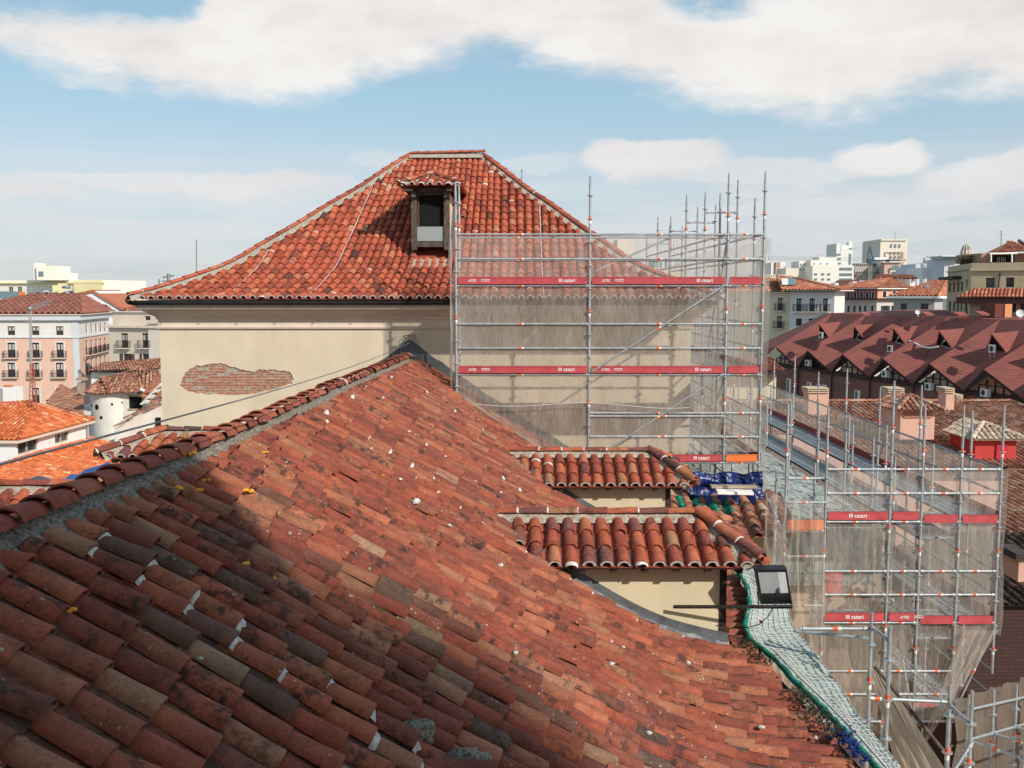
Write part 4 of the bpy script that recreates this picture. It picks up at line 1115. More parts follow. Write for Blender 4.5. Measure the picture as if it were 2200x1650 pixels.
# ---- scaffold of the wing: long walkways toward the market
wsf = thing('scaffold', 'long multi level steel scaffold with walkways running back beside the red market roofs', 'scaffold')
Y0 = 19.0
ux = [X_at(1690, Y0, 1000), X_at(1776, Y0, 1000), X_at(1915, Y0, 1000), X_at(1983, Y0, 1000), X_at(2066, Y0, 1000), X_at(2152, Y0, 1000)]
tops_ = [zat(868, Y0), zat(872, Y0), zat(818, Y0), zat(868, Y0), zat(870, Y0), zat(871, Y0)]
for x, t_ in zip(ux, tops_): upright(wsf, x, Y0, -13.5 if x < 9.3 else -7.6, t_)
wl = [-4.45, -6.50, -8.55, -10.6]
for li, z in enumerate(wl):
    for bay in range(5):
        a, b = ux[bay], ux[bay + 1]
        if bay == 0 and li != 0: 
            ledger(wsf, (a, Y0, z + .3), (b, Y0, z + .3), band=.5); ledger(wsf, (a, Y0, z + 1.3), (b, Y0, z + 1.3), band=.5); continue
        if li >= 2 and bay == 4: continue
        for dz in (-.05, .52, 1.0): 
            if bay == 0: dz += -.18
            ledger(wsf, (a, Y0, z + dz), (b, Y0, z + dz), band=.45 if bay != 3 else .55)
        if li < 2:
            if bay == 0: toe(wsf, (a + .04, Y0 - .03, z - .2), (b - .04, Y0 - .03, z - .2), .2, ORANGEB, out=(0, -1, 0))
            else: toe(wsf, (a + .05, Y0 - .03, z - (.06 if bay > 2 else 0)), (b - .05, Y0 - .03, z - (.06 if bay > 2 else 0)), .16, REDB, text={1: 'c', 2: 'a' if li == 1 else None}.get(bay), out=(0, -1, 0))
        elif bay in (2, 3): toe(wsf, (a + .05, Y0 + .6, z), (b - .05, Y0 + .6, z), .16, REDB, out=(0, -1, 0))
# second row and the long runs going back
run = [19.0, 20.3, 22.87, 25.44, 28.0, 30.6, 33.2, 35.8, 38.0]
IN0, IN1 = 6.15, 7.45; OUT0, OUT1 = X_at(2066, Y0, 1000) - .0, X_at(2152, Y0, 1000)
MID = 8.05
for k, yy in enumerate(run[1:]):
    for x, zt__ in ((OUT1, -2.15), (OUT0 - .0, -2.85 - .25 * (k % 2)), (MID, -3.1)):
        upright(wsf, x, yy, -9 if x > 9 else -13, zt__ - (.0 if k % 2 else .3), bands=k < 6)
for k in range(len(run) - 1):
    y0, y1 = run[k], run[k + 1]
    for li, z in enumerate(wl[:3]):
        for dz in (.0, .52, 1.0): 
            ledger(wsf, (OUT1, y0, z + dz), (OUT1, y1, z + dz), band=0, dark=True)
            if dz > .1 and li == 0 and k % 2: ledger(wsf, (MID, y0, z + dz - .6), (MID, y1, z + dz - .6), band=0, dark=True)
        toe(wsf, (OUT1 - .03, y0, z), (OUT1 - .03, y1, z), .16, DKREDB, out=(1, 0, 0))
        deck(wsf, OUT0, OUT1 - .05, y0, y1, z, 'y')
        if li < 2: deck(wsf, MID, OUT0 - .05, y0, y1, z - .35, 'y')
        if li > 0 and k < 4: deck(wsf, ux[2] + .05, ux[3], y0, y1, z, 'y'); 
        if li > 0 and k < 4: toe(wsf, (ux[2] + .03, y0, z), (ux[2] + .03, y1, z), .16, DKREDB, out=(1, 0, 0))
    if k < 5: ledger(wsf, (ux[3], y0, wl[0] - 1.0), (ux[3], y1, wl[0] - 1.0), band=0, dark=True)
for li in (0, 1): deck(wsf, ux[1], ux[4], Y0 + .05, Y0 + .75, wl[li] - .02, 'x')
for li in (2, 3): deck(wsf, ux[2], ux[4], Y0 + .65, Y0 + 1.35, wl[li], 'x')
for x in ux[:4]:
    for yy in (Y0 + .78, 21.7): upright(wsf, x + .02, yy, -13.5, -3.0 - .35 * ((x * 7) % 2), bands=False)
for yy in (20.3, 22.87):
    for z in (-4.95, -5.9, -7.9): ledger(wsf, (ux[1], yy, z), (ux[3], yy, z), band=0, dark=True)
    for z in (-5.4, -6.4, -7.4): ledger(wsf, (ux[3], Y0, z), (ux[3], yy, z), band=0, dark=True)
for a, b in (((OUT1 - .04, 25.4, wl[0]), (OUT1 - .04, 24.0, wl[0] + 1.9)), ((ux[4], Y0 - .04, wl[1] - 2.0), (ux[5], Y0 - .04, wl[1] - .1)), ((ux[3] + .05, Y0 + .1, wl[2] - .1), (ux[3] + .05, Y0 + 1.4, wl[1])), ((ux[0] - .02, 20.2, -4.3), (ux[0] + .02, 18.9, -4.9)), ((ux[2] - .2, Y0 + .8, wl[2]), (ux[3] + .3, Y0 + .8, wl[1] - .05))):
    ledger(wsf, a, b, band=.5, name='diagonal_brace')
netting(wsf, [(ux[1] + .05, Y0 + .06, wl[0] + 1.0), (ux[5] + .06, Y0 + .06, wl[0] + .98)], [(ux[1] + .05, Y0 + .06, -8.2), (ux[2], Y0 + .06, -8.9), (ux[4] - .3, Y0 + .05, -8.6), (ux[5] + .04, Y0 + .05, wl[1] - .3)], nx=90, nz=50, amp=.04, out=Vector((0, -1, 0)), seed=2)
netting(wsf, [(OUT1 + .06, Y0 - .08, wl[0] + 1.0), (OUT1 + .06, 38, wl[0] + 1.0)], [(OUT1 + .06, Y0 - .08, wl[1] - .3), (OUT1 + .06, 38, wl[1] - .3)], nx=80, nz=30, amp=.06, out=Vector((1, 0, 0)), seed=9)
netting(wsf, [(ux[4] + .1, Y0 - .12, wl[1] - .1), (ux[5] + .06, Y0 - .12, wl[1] - .1)], [(ux[4] - .75, Y0 - .1, -9.3), (ux[4] - .15, Y0 - .1, -8.3)], nx=24, nz=30, amp=.10, out=Vector((0, -1, 0)), seed=6)
netting(wsf, [(ux[0] - .45, Y0 - .1, wl[0] + .6), (ux[1] - .1, Y0 - .12, wl[0] + .4)], [(ux[0] - .5, Y0 - .1, -7.3), (ux[1] + .1, Y0 - .05, -9.0)], nx=30, nz=40, amp=.16, out=Vector((0, -1, 0)), seed=8)
netting(wsf, [(ux[1] + .1, Y0 + 1.2, wl[1] - .25), (ux[3] - .1, Y0 + 1.2, wl[1] - .25)], [(ux[1] + .1, Y0 + .9, -9.9), (ux[3] - .2, Y0 + .8, -9.9)], mat_=NET_D, nx=40, nz=30, amp=.25, out=Vector((0, -1, 0)), seed=11)
def redboard(m): p = P(1768, 1228, 19.35); m.obox(p, (.42, .05, 0), (0, .02, 0), (-.02, 0, -.50))
one('red_panel', REDB, wsf, redboard)

# ---- nearer scaffold frame by the eave net
ns = thing('scaffold', 'nearest open steel scaffold frame by the eave net at the bottom right', 'scaffold')
xa, xb = 4.62, 5.66; ya, yb = 11.62, 12.28
upright(ns, xa - .0, ya, -9, zat(1346, ya)); upright(ns, xa + .02, yb, -9, zat(1316, yb)); upright(ns, xb, ya, -9.5, zat(1484, ya)); upright(ns, xb + .03, yb, -9.5, zat(1470, yb))
zz = zat(1508, yb)
ledger(ns, (xa, yb, zz + .05), (xb, yb, zz), band=.12); ledger(ns, (xa - .9, yb, zz + .98), (xa, yb, zz + .98), band=.5); ledger(ns, (xa - .9, yb + .3, zz + .85), (xa, yb, zz + .85), band=0)
ledger(ns, (xa, ya, zat(1376, ya)), (xa + .02, yb, zat(1348, yb)), band=0); ledger(ns, (xb, ya, zat(1556, ya)), (xb + .03, yb, zat(1514, yb)), band=0)
ledger(ns, (xa - .05, ya, zz - 1.0), (xb, ya, zz - 1.0), band=.5); ledger(ns, (xa, yb, zz - 1.0), (xb, yb, zz - 1.0), band=.5)
ledger(ns, (xb - .62, ya - .3, zz - .96), (xb + .02, ya - .02, zz - .22), band=0, name='diagonal_brace')
m = MB(); m.tube(P(1880, 1432, 12.9), P(2034, 1622, 12.4), .026, 6); m.build('handrail', WOOD, ns)
deck(ns, xa, xb, ya, yb, zz - 1.05, 'x')
BEIGET = net_mat('beige_sheet', (.58, .48, .38), .95, 1.0, .15)
def bsh(a, b):
    p = P(1864, 1425, 13.4).lerp(P(1940, 1700, 13.0), a); q = P(1884, 1430, 13.0).lerp(P(2062, 1700, 12.7), a)
    return p.lerp(q, b) + Vector((0, .05 * noise.noise(Vector((a * 3, b * 11, 0))), 0))
one('beige_sheet', BEIGET, ns, lambda m: cloth_grid(m, bsh, 30, 24))

# ---- low scaffold at the far right bottom
ls = thing('scaffold', 'low scaffold walkway with dark net at the bottom right corner, beside darkened brick wall', 'scaffold')
dirv = Vector((1.0, .95, 0)).normalized(); 
ps = [P(2098, 1500, 15.2), None]
p0 = P(2082, 1497, 15.0); p0.z = -6.9
for k in range(5):
    b = p0 + dirv * (k * 1.05); c = b + Vector((dirv.y, -dirv.x, 0)) * .85
    upright(ls, b.x, b.y, -14, -6.35 - .22 * k); upright(ls, c.x, c.y, -14, -6.7 - .25 * k)
    if k < 4:
        b2_ = p0 + dirv * ((k + 1) * 1.05); c2_ = b2_ + Vector((dirv.y, -dirv.x, 0)) * .85
        for dz in (-.3, -.8, -1.8): ledger(ls, (b.x, b.y, -6.3 + dz - .22 * k), (b2_.x, b2_.y, -6.52 + dz - .22 * k), band=0); ledger(ls, (c.x, c.y, -6.7 + dz - .22 * k), (c2_.x, c2_.y, -6.92 + dz - .22 * k), band=0)
        m = MB(); m.obox(Vector((b.x, b.y, -8.3 - .22 * k)), b2_ - b, c - b, (0, 0, .05)); m.build('deck', DECKM, ls)
        toe(ls, (c.x, c.y, -8.25 - .22 * k), (c2_.x, c2_.y, -8.25 - .22 * k), .16, DKREDB)
    ledger(ls, (b.x, b.y, -7.1 - .22 * k), (c.x, c.y, -7.1 - .22 * k), band=.5)
q1 = p0 + dirv * 4.6
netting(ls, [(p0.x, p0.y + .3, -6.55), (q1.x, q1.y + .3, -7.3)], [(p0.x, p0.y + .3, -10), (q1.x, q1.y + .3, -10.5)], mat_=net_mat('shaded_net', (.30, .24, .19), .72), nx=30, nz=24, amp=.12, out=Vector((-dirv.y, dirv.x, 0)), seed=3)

# ---- floodlight on its arm
fl = thing('floodlight', 'black rectangular floodlight on a thin arm fixed to the nearer dormer', 'floodlight')
fY = 12.05; c00, c10, c11, c01 = P(1622, 1223, fY - .06), P(1690, 1222, fY - .06), P(1702, 1297, fY + .06), P(1634, 1297, fY + .06)
ex = (c10 - c00).normalized(); ey = (c00 - c01).normalized(); en = ex.cross(ey).normalized()
if en.y > 0: en = -en
w_, h_ = (c10 - c00).length, (c00 - c01).length; o_ = c01
BLK = mat('black_plastic', (.018, .018, .02), .4, vary=.1, spec=.5)
def body(m):
    m.obox(o_, ex * w_, -en * .10, ey * h_)
    m.obox(o_ + en * .012, ex * w_, -en * .012, ey * .014); m.obox(o_ + ey * (h_ - .014) + en * .012, ex * w_, -en * .012, ey * .014)
    m.obox(o_ + en * .012, ex * .016, -en * .012, ey * h_); m.obox(o_ + ex * (w_ - .016) + en * .012, ex * .016, -en * .012, ey * h_)
    for i in range(10): m.obox(o_ + ex * (.02 + i * .036) + en * .004 + ey * .01, ex * .008, en * .006, ey * .10)
one('housing', BLK, fl, body)
GLS = mat('floodlight_glass', (.36, .39, .41), .25, vary=.15, nscale=2, spec=.6)
one('glass', GLS, fl, lambda m: m.obox(o_ + ex * .03 + ey * (h_ * .31) + en * .006, ex * (w_ * .62), -en * .002, ey * (h_ * .60)))
one('reflector', mat('reflector', (.75, .77, .78), .2, .3), fl, lambda m: m.obox(o_ + ex * (.03 + w_ * .62) + ey * (h_ * .31) + en * .006, ex * (w_ * .25), -en * .002, ey * (h_ * .60)))
one('bulb', mat('bulb_glass', (.10, .11, .12), .3), fl, lambda m: m.lump(o_ + ex * (w_ * .64) + ey * (h_ * .40) + en * .02, (.022, .02, .04), 1, 8, .1))
def arm(m):
    za = zat(1303, 12.3); p = P(1446, 1303, 12.40); q = P(1702, 1303, 12.05)
    m.obox(p + Vector((0, -.02, -.022)), q - p, (0, .03, 0), (0, 0, .012)); m.obox(p + Vector((0, -.02, -.02)), q - p, (0, .006, 0), (0, 0, .045))
    for i in range(24): c = p.lerp(q, i / 24); m.obox(c + Vector((0, -.023, .006)), (.02, 0, 0), (0, .003, 0), (0, 0, .01))
one('mounting_arm', DARKWOOD, fl, arm)
def brk(m):
    for s_ in (0, 1):
        a = o_ + ex * (w_ * s_ + (.012 if s_ else -.012)) - en * .05 + ey * h_ * .3; b = P(1631 if not s_ else 1702, 1302, 12.07); m.tube(a, b, .007, 6)
    m.tube(P(1631, 1303, 12.03), P(1702, 1302, 12.03), .008, 6)
one('bracket', BLK, fl, brk)
pc = [(1668, 1292, 12.2), (1660, 1306, 12.1), (1650, 1325, 12.1), (1630, 1342, 12.2), (1605, 1348, 12.3), (1580, 1347, 12.45), (1566, 1352, 12.48)]
one('power_cable', BLK, fl, lambda m: m.path([P(*q) for q in pc], .007, 6))
# ================================================================== buildings
class Fac:
    """vertical facade between plan points A and B (left to right as seen from outside)"""
    def __init__(s, A, B):
        s.A = Vector((A[0], A[1], 0)); s.B = Vector((B[0], B[1], 0)); s.e = (s.B - s.A).normalized(); s.L = (s.B - s.A).length
        s.n = Vector((s.e.y, -s.e.x, 0))
    def pt(s, a, z, o=0): return s.A + s.e * a + s.n * o + Vector((0, 0, z))
    def px(s, u, v):
        w_, y, z = ray(u, v); d = Vector((w_, y, z)); k = s.A.dot(s.n) / d.dot(s.n); p = d * k
        return (p - s.A).dot(s.e), p.z
def at_u(u, Y):                        # plan point seen at column u at distance Y (level with the horizon)
    w_, y, z = ray(u, 640); return (w_ / y * Y, Y)
def rects(fac, lst):
    out = []
    for r_ in lst:
        u0, v0, u1, v1 = r_[:4]; a0, z1 = fac.px(u0, (v0 + v1) / 2)[0], fac.px((u0 + u1) / 2, v0)[1]
        a1, z0 = fac.px(u1, (v0 + v1) / 2)[0], fac.px((u0 + u1) / 2, v1)[1]
        out.append((min(a0, a1), max(a0, a1), z0, z1) + tuple(r_[4:]))
    return out
def wallgrid(m, fac, z0, z1, ops, dep=.22, s0=0, s1=None):
    s1 = fac.L if s1 is None else s1
    ops = [o for o in ops if o[0] > s0 + .02 and o[1] < s1 - .02 and o[2] > z0 + .02 and o[3] < z1 - .02]
    xs = sorted(set([s0, s1] + [o[0] for o in ops] + [o[1] for o in ops])); zs = sorted(set([z0, z1] + [o[2] for o in ops] + [o[3] for o in ops]))
    for i in range(len(xs) - 1):
        for j in range(len(zs) - 1):
            cx, cz = (xs[i] + xs[i + 1]) / 2, (zs[j] + zs[j + 1]) / 2
            if any(o[0] < cx < o[1] and o[2] < cz < o[3] for o in ops): continue
            m.quad(fac.pt(xs[i], zs[j]), fac.pt(xs[i + 1], zs[j]), fac.pt(xs[i + 1], zs[j + 1]), fac.pt(xs[i], zs[j + 1]))
    for a, b, c, d in [o[:4] for o in ops]:
        for (p, q), (r_, t) in (((a, c), (b, c)), ((b, c), (b, d)), ((b, d), (a, d)), ((a, d), (a, c))):
            m.quad(fac.pt(p, q), fac.pt(r_, t), fac.pt(r_, t, -dep), fac.pt(p, q, -dep))
def fbox(m, fac, a0, a1, z0, z1, o0, o1):
    m.obox(fac.pt(a0, z0, o0), fac.e * (a1 - a0), fac.n * (o1 - o0), (0, 0, z1 - z0))
def window(par, fac, o, kind='win', frame=FRAMEB, trim=None, dep=.22, sc=1.0):
    a, b, c, d = o[:4]; w_ = b - a; h = d - c; t = min(.07, w_ * .08) * sc
    m = MB()
    for x in (a, b - t): fbox(m, fac, x, x + t, c, d, -dep, -dep + .06)
    fbox(m, fac, a + t, b - t, d - t, d, -dep, -dep + .06); fbox(m, fac, a + t, b - t, c, c + t, -dep, -dep + .06)
    if kind != 'plain': fbox(m, fac, (a + b) / 2 - t * .6, (a + b) / 2 + t * .6, c + t, d - t, -dep, -dep + .07)
    o_ = m.build('window', frame, par)
    p = MB(); p.mi = 0
    p.quad(fac.pt(a + t * .3, c, -dep - .005), fac.pt(b - t * .3, c, -dep - .005), fac.pt(b - t * .3, d, -dep - .005), fac.pt(a + t * .3, d, -dep - .005))
    p.mi = 1
    if kind in ('curt', 'balc') : 
        for x0, x1 in ((a + t * 1.6, (a + b) / 2 - t * 1.4), ((a + b) / 2 + t * 1.4, b - t * 1.6)): fbox(p, fac, x0, x1, c + h * .52, d - h * .12, -dep + .002, -dep + .01)
    p.build('pane', [GLASS, CURTAIN], o_)
    if trim:
        q = MB(); k = min(.18, w_ * .16)
        for x in (a - k, b): fbox(q, fac, x, x + k, c, d + k, .003, .05)
        fbox(q, fac, a, b, d, d + k, .003, .05); q.build('window_surround', trim, par)
    if kind in ('balc', 'balcony'):
        g_ = MB(); e_ = w_ * .42; fbox(g_, fac, a - e_, b + e_, c - .16, c - .02, .0, .55)
        g_.mi = 1
        for z in (c + .02, c + 1.0): fbox(g_, fac, a - e_, b + e_, z, z + .04, .50, .54)
        n = max(4, int((w_ + 2 * e_) / .16))
        for i in range(n + 1): x = a - e_ + (w_ + 2 * e_ - .03) * i / n; fbox(g_, fac, x, x + .025, c, c + 1.0, .51, .535)
        for x in (a - e_, b + e_ - .03):
            for z in (c + .02, c + 1.0): fbox(g_, fac, x, x + .03, z, z + .04, 0, .5)
            for k in range(3): fbox(g_, fac, x, x + .025, c, c + 1.0, .12 * (k + 1), .12 * (k + 1) + .02)
        g_.build('balcony', [STONE_P, IRON], par)
    if kind == 'shut':
        for x0, x1 in ((a - w_ * .42, a - .02), (b + .02, b + w_ * .42)):
            s_ = MB(); fbox(s_, fac, x0, x1, c, d, .01, .06); s_.build('shutter', frame, par)
    return o_
def bld(name, label, cat, wall, facs, zb, zt, depth, fw=None, top=True, group=None, dep=.22, mats=None):
    """facs: list of (Fac, openings[(u0,v0,u1,v1,kind,...)], frame, trim); the first is the front; footprint extends back along -n"""
    t = thing(name, label, cat, group=group)
    m = MB()
    F0 = facs[0][0]; FR = facs[-1][0]
    for f, ops, fr, tr in facs:
        rr = rects(f, ops); wallgrid(m, f, zb, zt, rr, dep)
        for r_ in rr:
            if r_[0] > .02 and r_[1] < f.L - .02 and r_[2] > zb and r_[3] < zt: window(t, f, r_, r_[4] if len(r_) > 4 else 'win', fr or FRAMEB, tr, dep)
    pts = [f[0].A.copy() for f in facs] + [FR.B.copy()]
    back = [FR.B - F0.n * depth, F0.A - F0.n * depth] if len(facs) == 1 else [FR.B + (F0.A - F0.B), ]
    loop = pts + back
    for i in range(len(pts) - 1, len(loop)):
        a, b = loop[i], loop[(i + 1) % len(loop)]
        m.quad((a.x, a.y, zb), (b.x, b.y, zb), (b.x, b.y, zt), (a.x, a.y, zt))
    if top: m.poly([(p.x, p.y, zt) for p in loop])
    m.build('wall', wall, t)
    return t, loop
def band(par, fac, z0, z1, o=.25, mat_=None, name='cornice', a0=None, a1=None):
    m = MB(); fbox(m, fac, (-o if a0 is None else a0), (fac.L + o if a1 is None else a1), z0, z1, .002, o); return m.build(name, mat_ or STONE_P, par)
def hiproof(par, corners, ze, r0, r1, tm, over=.5, pitch=.25, expo=.4, seg=4, name='roof', gut=True, lip=False, capsw=.12, cmin=0):
    """corners FL,FR,BR,BL in plan; r0,r1 = ridge end points 3D (near FL/BL and FR/BR)"""
    c = [Vector((p[0], p[1], 0)) for p in corners]; ce = sum(c, Vector()) / 4
    c = [p + (p - ce).normalized() * over * 1.4 for p in c]; c = [Vector((p.x, p.y, ze)) for p in c]; r0, r1 = Vector(r0), Vector(r1)
    FL, FR, BR, BL = c; m = MB()
    tile_face(m, [FL, FR, r1, r0], pitch, expo, seg=seg, lip=lip, jit=.5, cmin=cmin)
    tile_face(m, [FR, BR, r1], pitch, expo, seg=seg, lip=lip, jit=.5, cmin=cmin)
    tile_face(m, [BR, BL, r0, r1], pitch * 1.5, expo, seg=3, jit=.5)
    tile_face(m, [BL, FL, r0], pitch, expo, seg=seg, lip=lip, jit=.5, cmin=cmin)
    m.mi = 0; up = Vector((0, 0, .08))
    for a, b in ((r0, FL), (r1, FR), (r1, BR), (r0, BL), (r0, r1)):
        if (a - b).length > .5: caps(m, [a + up, b + up], W=capsw, H=capsw * .7, expo=.5, seg=4, mort=0, lip=False)
    o = m.build(name, [tm, MORTAR_W], par)
    if gut:
        g_ = MB(); lo = [Vector((p.x, p.y, ze - .16)) for p in c]; hi = [Vector((p.x, p.y, ze - .01)) for p in c]
        for i in range(4): g_.quad(lo[i], lo[(i + 1) % 4], hi[(i + 1) % 4], hi[i])
        g_.poly(lo); g_.build('eave', STONE_P, par)
    return o
PINK = mat('salmon_render', (.72, .47, .36), .9, vary=.05, nscale=.5, stain=.15, stainc=(.55, .38, .3))
PALEW = mat('pale_render', (.72, .68, .63), .9, vary=.04, nscale=.5)
PBLUE = mat('pale_blue_stone', (.60, .62, .63), .85, vary=.05, nscale=1)
BEIGE = mat('beige_facade', (.66, .57, .46), .9, vary=.05, nscale=.6, stain=.2, stainc=(.5, .42, .35))
CREAMF = mat('cream_facade', (.74, .64, .47), .9, vary=.05, nscale=.5, stain=.1, stainc=(.6, .5, .4))
YELL = mat('yellow_facade', (.80, .70, .40), .9, vary=.04, nscale=.3)
PYELL = mat('pale_yellow_facade', (.84, .79, .66), .9, vary=.04, nscale=.3)
ground = MB(); ground.quad((-3000, -300, -22), (3000, -300, -22), (3000, 4500, -22), (-3000, 4500, -22))
struct(ground.build('ground', mat('ground', (.20, .19, .18), .95, vary=.3, nscale=.02, coords='Object')))

# ---------------- left: salmon apartment block
YA = 150.0
A_ = at_u(-120, YA); B_ = at_u(166, YA); C_ = at_u(232, 168.0)
f1 = Fac(A_, B_); f2 = Fac(B_, C_)
w1 = []
for u in (-48, 16, 68, 120):
    w1 += [(u, 701, u + 16, 720, 'curt'), (u + (1 if u > 60 else 0), 736, u + 17, 768, 'balc'), (u, 779, u + 17, 810, 'balc'), (u + 1, 833, u + 17, 866, 'curt')]
w2 = []
for i, u in enumerate((184.5, 195, 205, 214.5, 224)):
    w2 += [(u, 696 - i * .7, u + 4, 716 - i, 'plain'), (u, 731 - i * 1.5, u + 4.6, 762 - i * 2.4, 'balc'), (u + .5, 771 - i * 2, u + 5, 806 - i * 3, 'balc')]
ap, lp = bld('apartment_block', 'salmon pink apartment block with iron balconies and a brown tiled roof', 'apartment building', PINK, [(f1, w1, FRAMEB, PALEW), (f2, w2, FRAMEB, None)], -22, zat(725, YA), 20)
zt1, zt0 = zat(688, YA), zat(725, YA) + .0
up_ = MB()
r1 = rects(f1, [r_ for r_ in w1 if r_[1] == 701]); r2 = rects(f2, [r_ for r_ in w2 if r_[4] == 'plain'])
wallgrid(up_, f1, zt0, zt1, r1); wallgrid(up_, f2, zt0, zt1, r2); up_.build('upper_wall', PALEW, ap)
for f_, rr_ in ((f1, r1), (f2, r2)):
    for r_ in rr_: window(ap, f_, r_, r_[4], FRAMEB, None)
band(ap, f1, zt1, zt1 + .9, .5, PBLUE); band(ap, f2, zt1, zt1 + .9, .5, PBLUE)
band(ap, f1, zt0 - .1, zt0 + .12, .15, PBLUE, 'string_course'); band(ap, f2, zt0 - .1, zt0 + .12, .15, PBLUE, 'string_course')
m = MB(); fbox(m, f1, f1.L - 1.0, f1.L, -22, zt1, .01, .06); m.build('corner_pilaster', PBLUE, ap)
hiproof(ap, [lp[0], lp[1], lp[2], lp[3]], zt1 + .95, (-78, 160, zat(633, 160)), (-70.5, 160, zat(631, 160)), MAROON_T, over=.8, pitch=.9, expo=1.2)
for (u0, u1) in ((27, 46), (79, 97)):
    m = MB(); p, q = P(u0, 670, 153.2), P(u1, 670, 153.2); s_ = Vector((0, 2.3, 1.25))
    m.obox(p + Vector((0, 0, .1)), q - p, s_, (0, -.1, .2)); m.build('skylight', GLASSB, ap)
# ---------------- left: cream building behind the turret
fB = Fac(at_u(231, 142), at_u(362, 139))
wB = [(260, 716, 275, 747, 'balc'), (305, 716, 319, 747, 'balc'), (265, 760, 282, 776, 'shut'), (306, 760, 319, 774, 'shut')]
cb_, _ = bld('apartment_block', 'cream apartment block with brown shuttered balcony doors left of the church', 'apartment building', BEIGE, [(fB, wB, FRAMEB, None)], -22, zat(698, 141), 14)
band(cb_, fB, zat(704, 141), zat(699, 141), .5); m = MB(); f_ = Fac(at_u(240, 144), at_u(360, 141)); wallgrid(m, f_, zat(700, 142), zat(670, 142), rects(f_, [(311, 679, 323, 688)])); m.poly([f_.pt(0, zat(670, 142)), f_.pt(f_.L, zat(670, 142)), f_.pt(f_.L, zat(670, 142), -8), f_.pt(0, zat(670, 142), -8)]); m.build('attic_wall', BEIGE, cb_)
window(cb_, f_, rects(f_, [(311, 679, 323, 688)])[0], 'win', FRAMEB); band(cb_, f_, zat(671, 142), zat(669, 142), .3, PBLUE)
m = MB(); fbox(m, fB, fB.px(319, 700)[0], fB.L, zat(694, 141), zat(690, 141), -4, .6); fbox(m, fB, fB.px(320, 700)[0], fB.L, -22, zat(695, 141), .004, .25); m.build('pilaster', mat('pale_stone', (.70, .62, .52), .9, vary=.06, nscale=1.5), cb_)
# ---------------- yellow blocks on the skyline
fY_ = Fac(at_u(-40, 270), at_u(222, 262))
wY = [(18, 616, 28, 628), (37, 616, 47, 628), (177, 618, 186, 627), (187, 618, 195, 627)]
yb, _ = bld('apartment_block', 'long pale yellow apartment block on the left skyline', 'apartment building', PYELL, [(fY_, wY, FRAMEW, None)], -22, zat(602, 266), 20)
band(yb, fY_, zat(609, 266), zat(607, 266), .6, YELL); m = MB(); fbox(m, fY_, fY_.px(160, 600)[0], fY_.L, -22, zat(603, 266), .01, .5); m.build('yellow_wing', YELL, yb)
m = MB(); 
def pbox(m, u0, u1, v0, v1, Y, d): p, q = P(u0, v1, Y), P(u1, v0, Y); m.box(p.x, q.x, Y, Y + d, p.z, q.z)
pbox(m, 74, 78.5, 565, 602, 262, 5); pbox(m, 79, 118, 571, 602, 261, 9); pbox(m, 118.2, 138, 586, 602, 261.2, 8); m.build('stair_tower', PYELL, yb)
one('tower_window', GLASSB, yb, lambda m: pbox(m, 83, 93, 583, 594, 260.9, .2))
one('terrace_wall', YELL, yb, lambda m: (pbox(m, 113, 122, 613, 630, 259, 3), pbox(m, 125, 133, 609, 633, 255, 3)))
for i, (u, v) in enumerate([(62, 622), (98, 627), (137, 617), (146, 618), (141, 626), (152, 627)]): one('ventilation_duct', [GALV, PBLUE, GALV_DK][i % 3], yb, lambda m: (pbox(m, u - 3, u + 3, v - 2.5, v + 3, 250 - i * .3, 1), m.tube(P(u - 4, v, 249 - i * .3), P(u + 5, v - 1.5, 249 - i * .3), .25, 5)))
one('glass_screen', GLASSB, yb, lambda m: pbox(m, -30, 40, 626, 642, 230, .2))
one('stair_tower', ORANGEB, yb, lambda m: pbox(m, 40, 46, 627, 640, 231, 2))
# white gabled houses behind the salmon block
gh = thing('white_house', 'white gable wall with an orange tiled verge behind the brown roof', 'house')
def ghw(m):
    Y = 200; pts = [P(146, 640, Y), P(206, 625, Y), P(256, 665, Y), P(270, 675, Y), P(270, 760, Y), P(146, 760, Y)]
    m.poly([p for p in pts[::-1]]); 
    for a, b in zip(pts[:3], pts[1:4]): m.quad(a, b, b + Vector((0, 14, 0)), a + Vector((0, 14, 0)))
one('wall', WHITE, gh, ghw)
for a, b, c, d in ((146, 639, 198, 627.5), (198, 627.5, 262, 667)): one('tiled_verge', FAR_T, gh, lambda m: m.obox(P(a, b, 199.6), P(c, d, 199.6) - P(a, b, 199.6), (0, 14, 0), (0, 0, .5)))
one('tile_roof', FAR_T, gh, lambda m: tile_face(m, [P(196, 660, 180), P(218, 658, 180), P(190, 640, 192), P(160, 645, 192)], 1.0, 1.2))
one('tile_roof', FAR_T, gh, lambda m: (tile_face(m, [P(262, 676, 190), P(335, 672, 190), P(318, 650, 215), P(280, 650, 215)], 1.0, 1.2)))
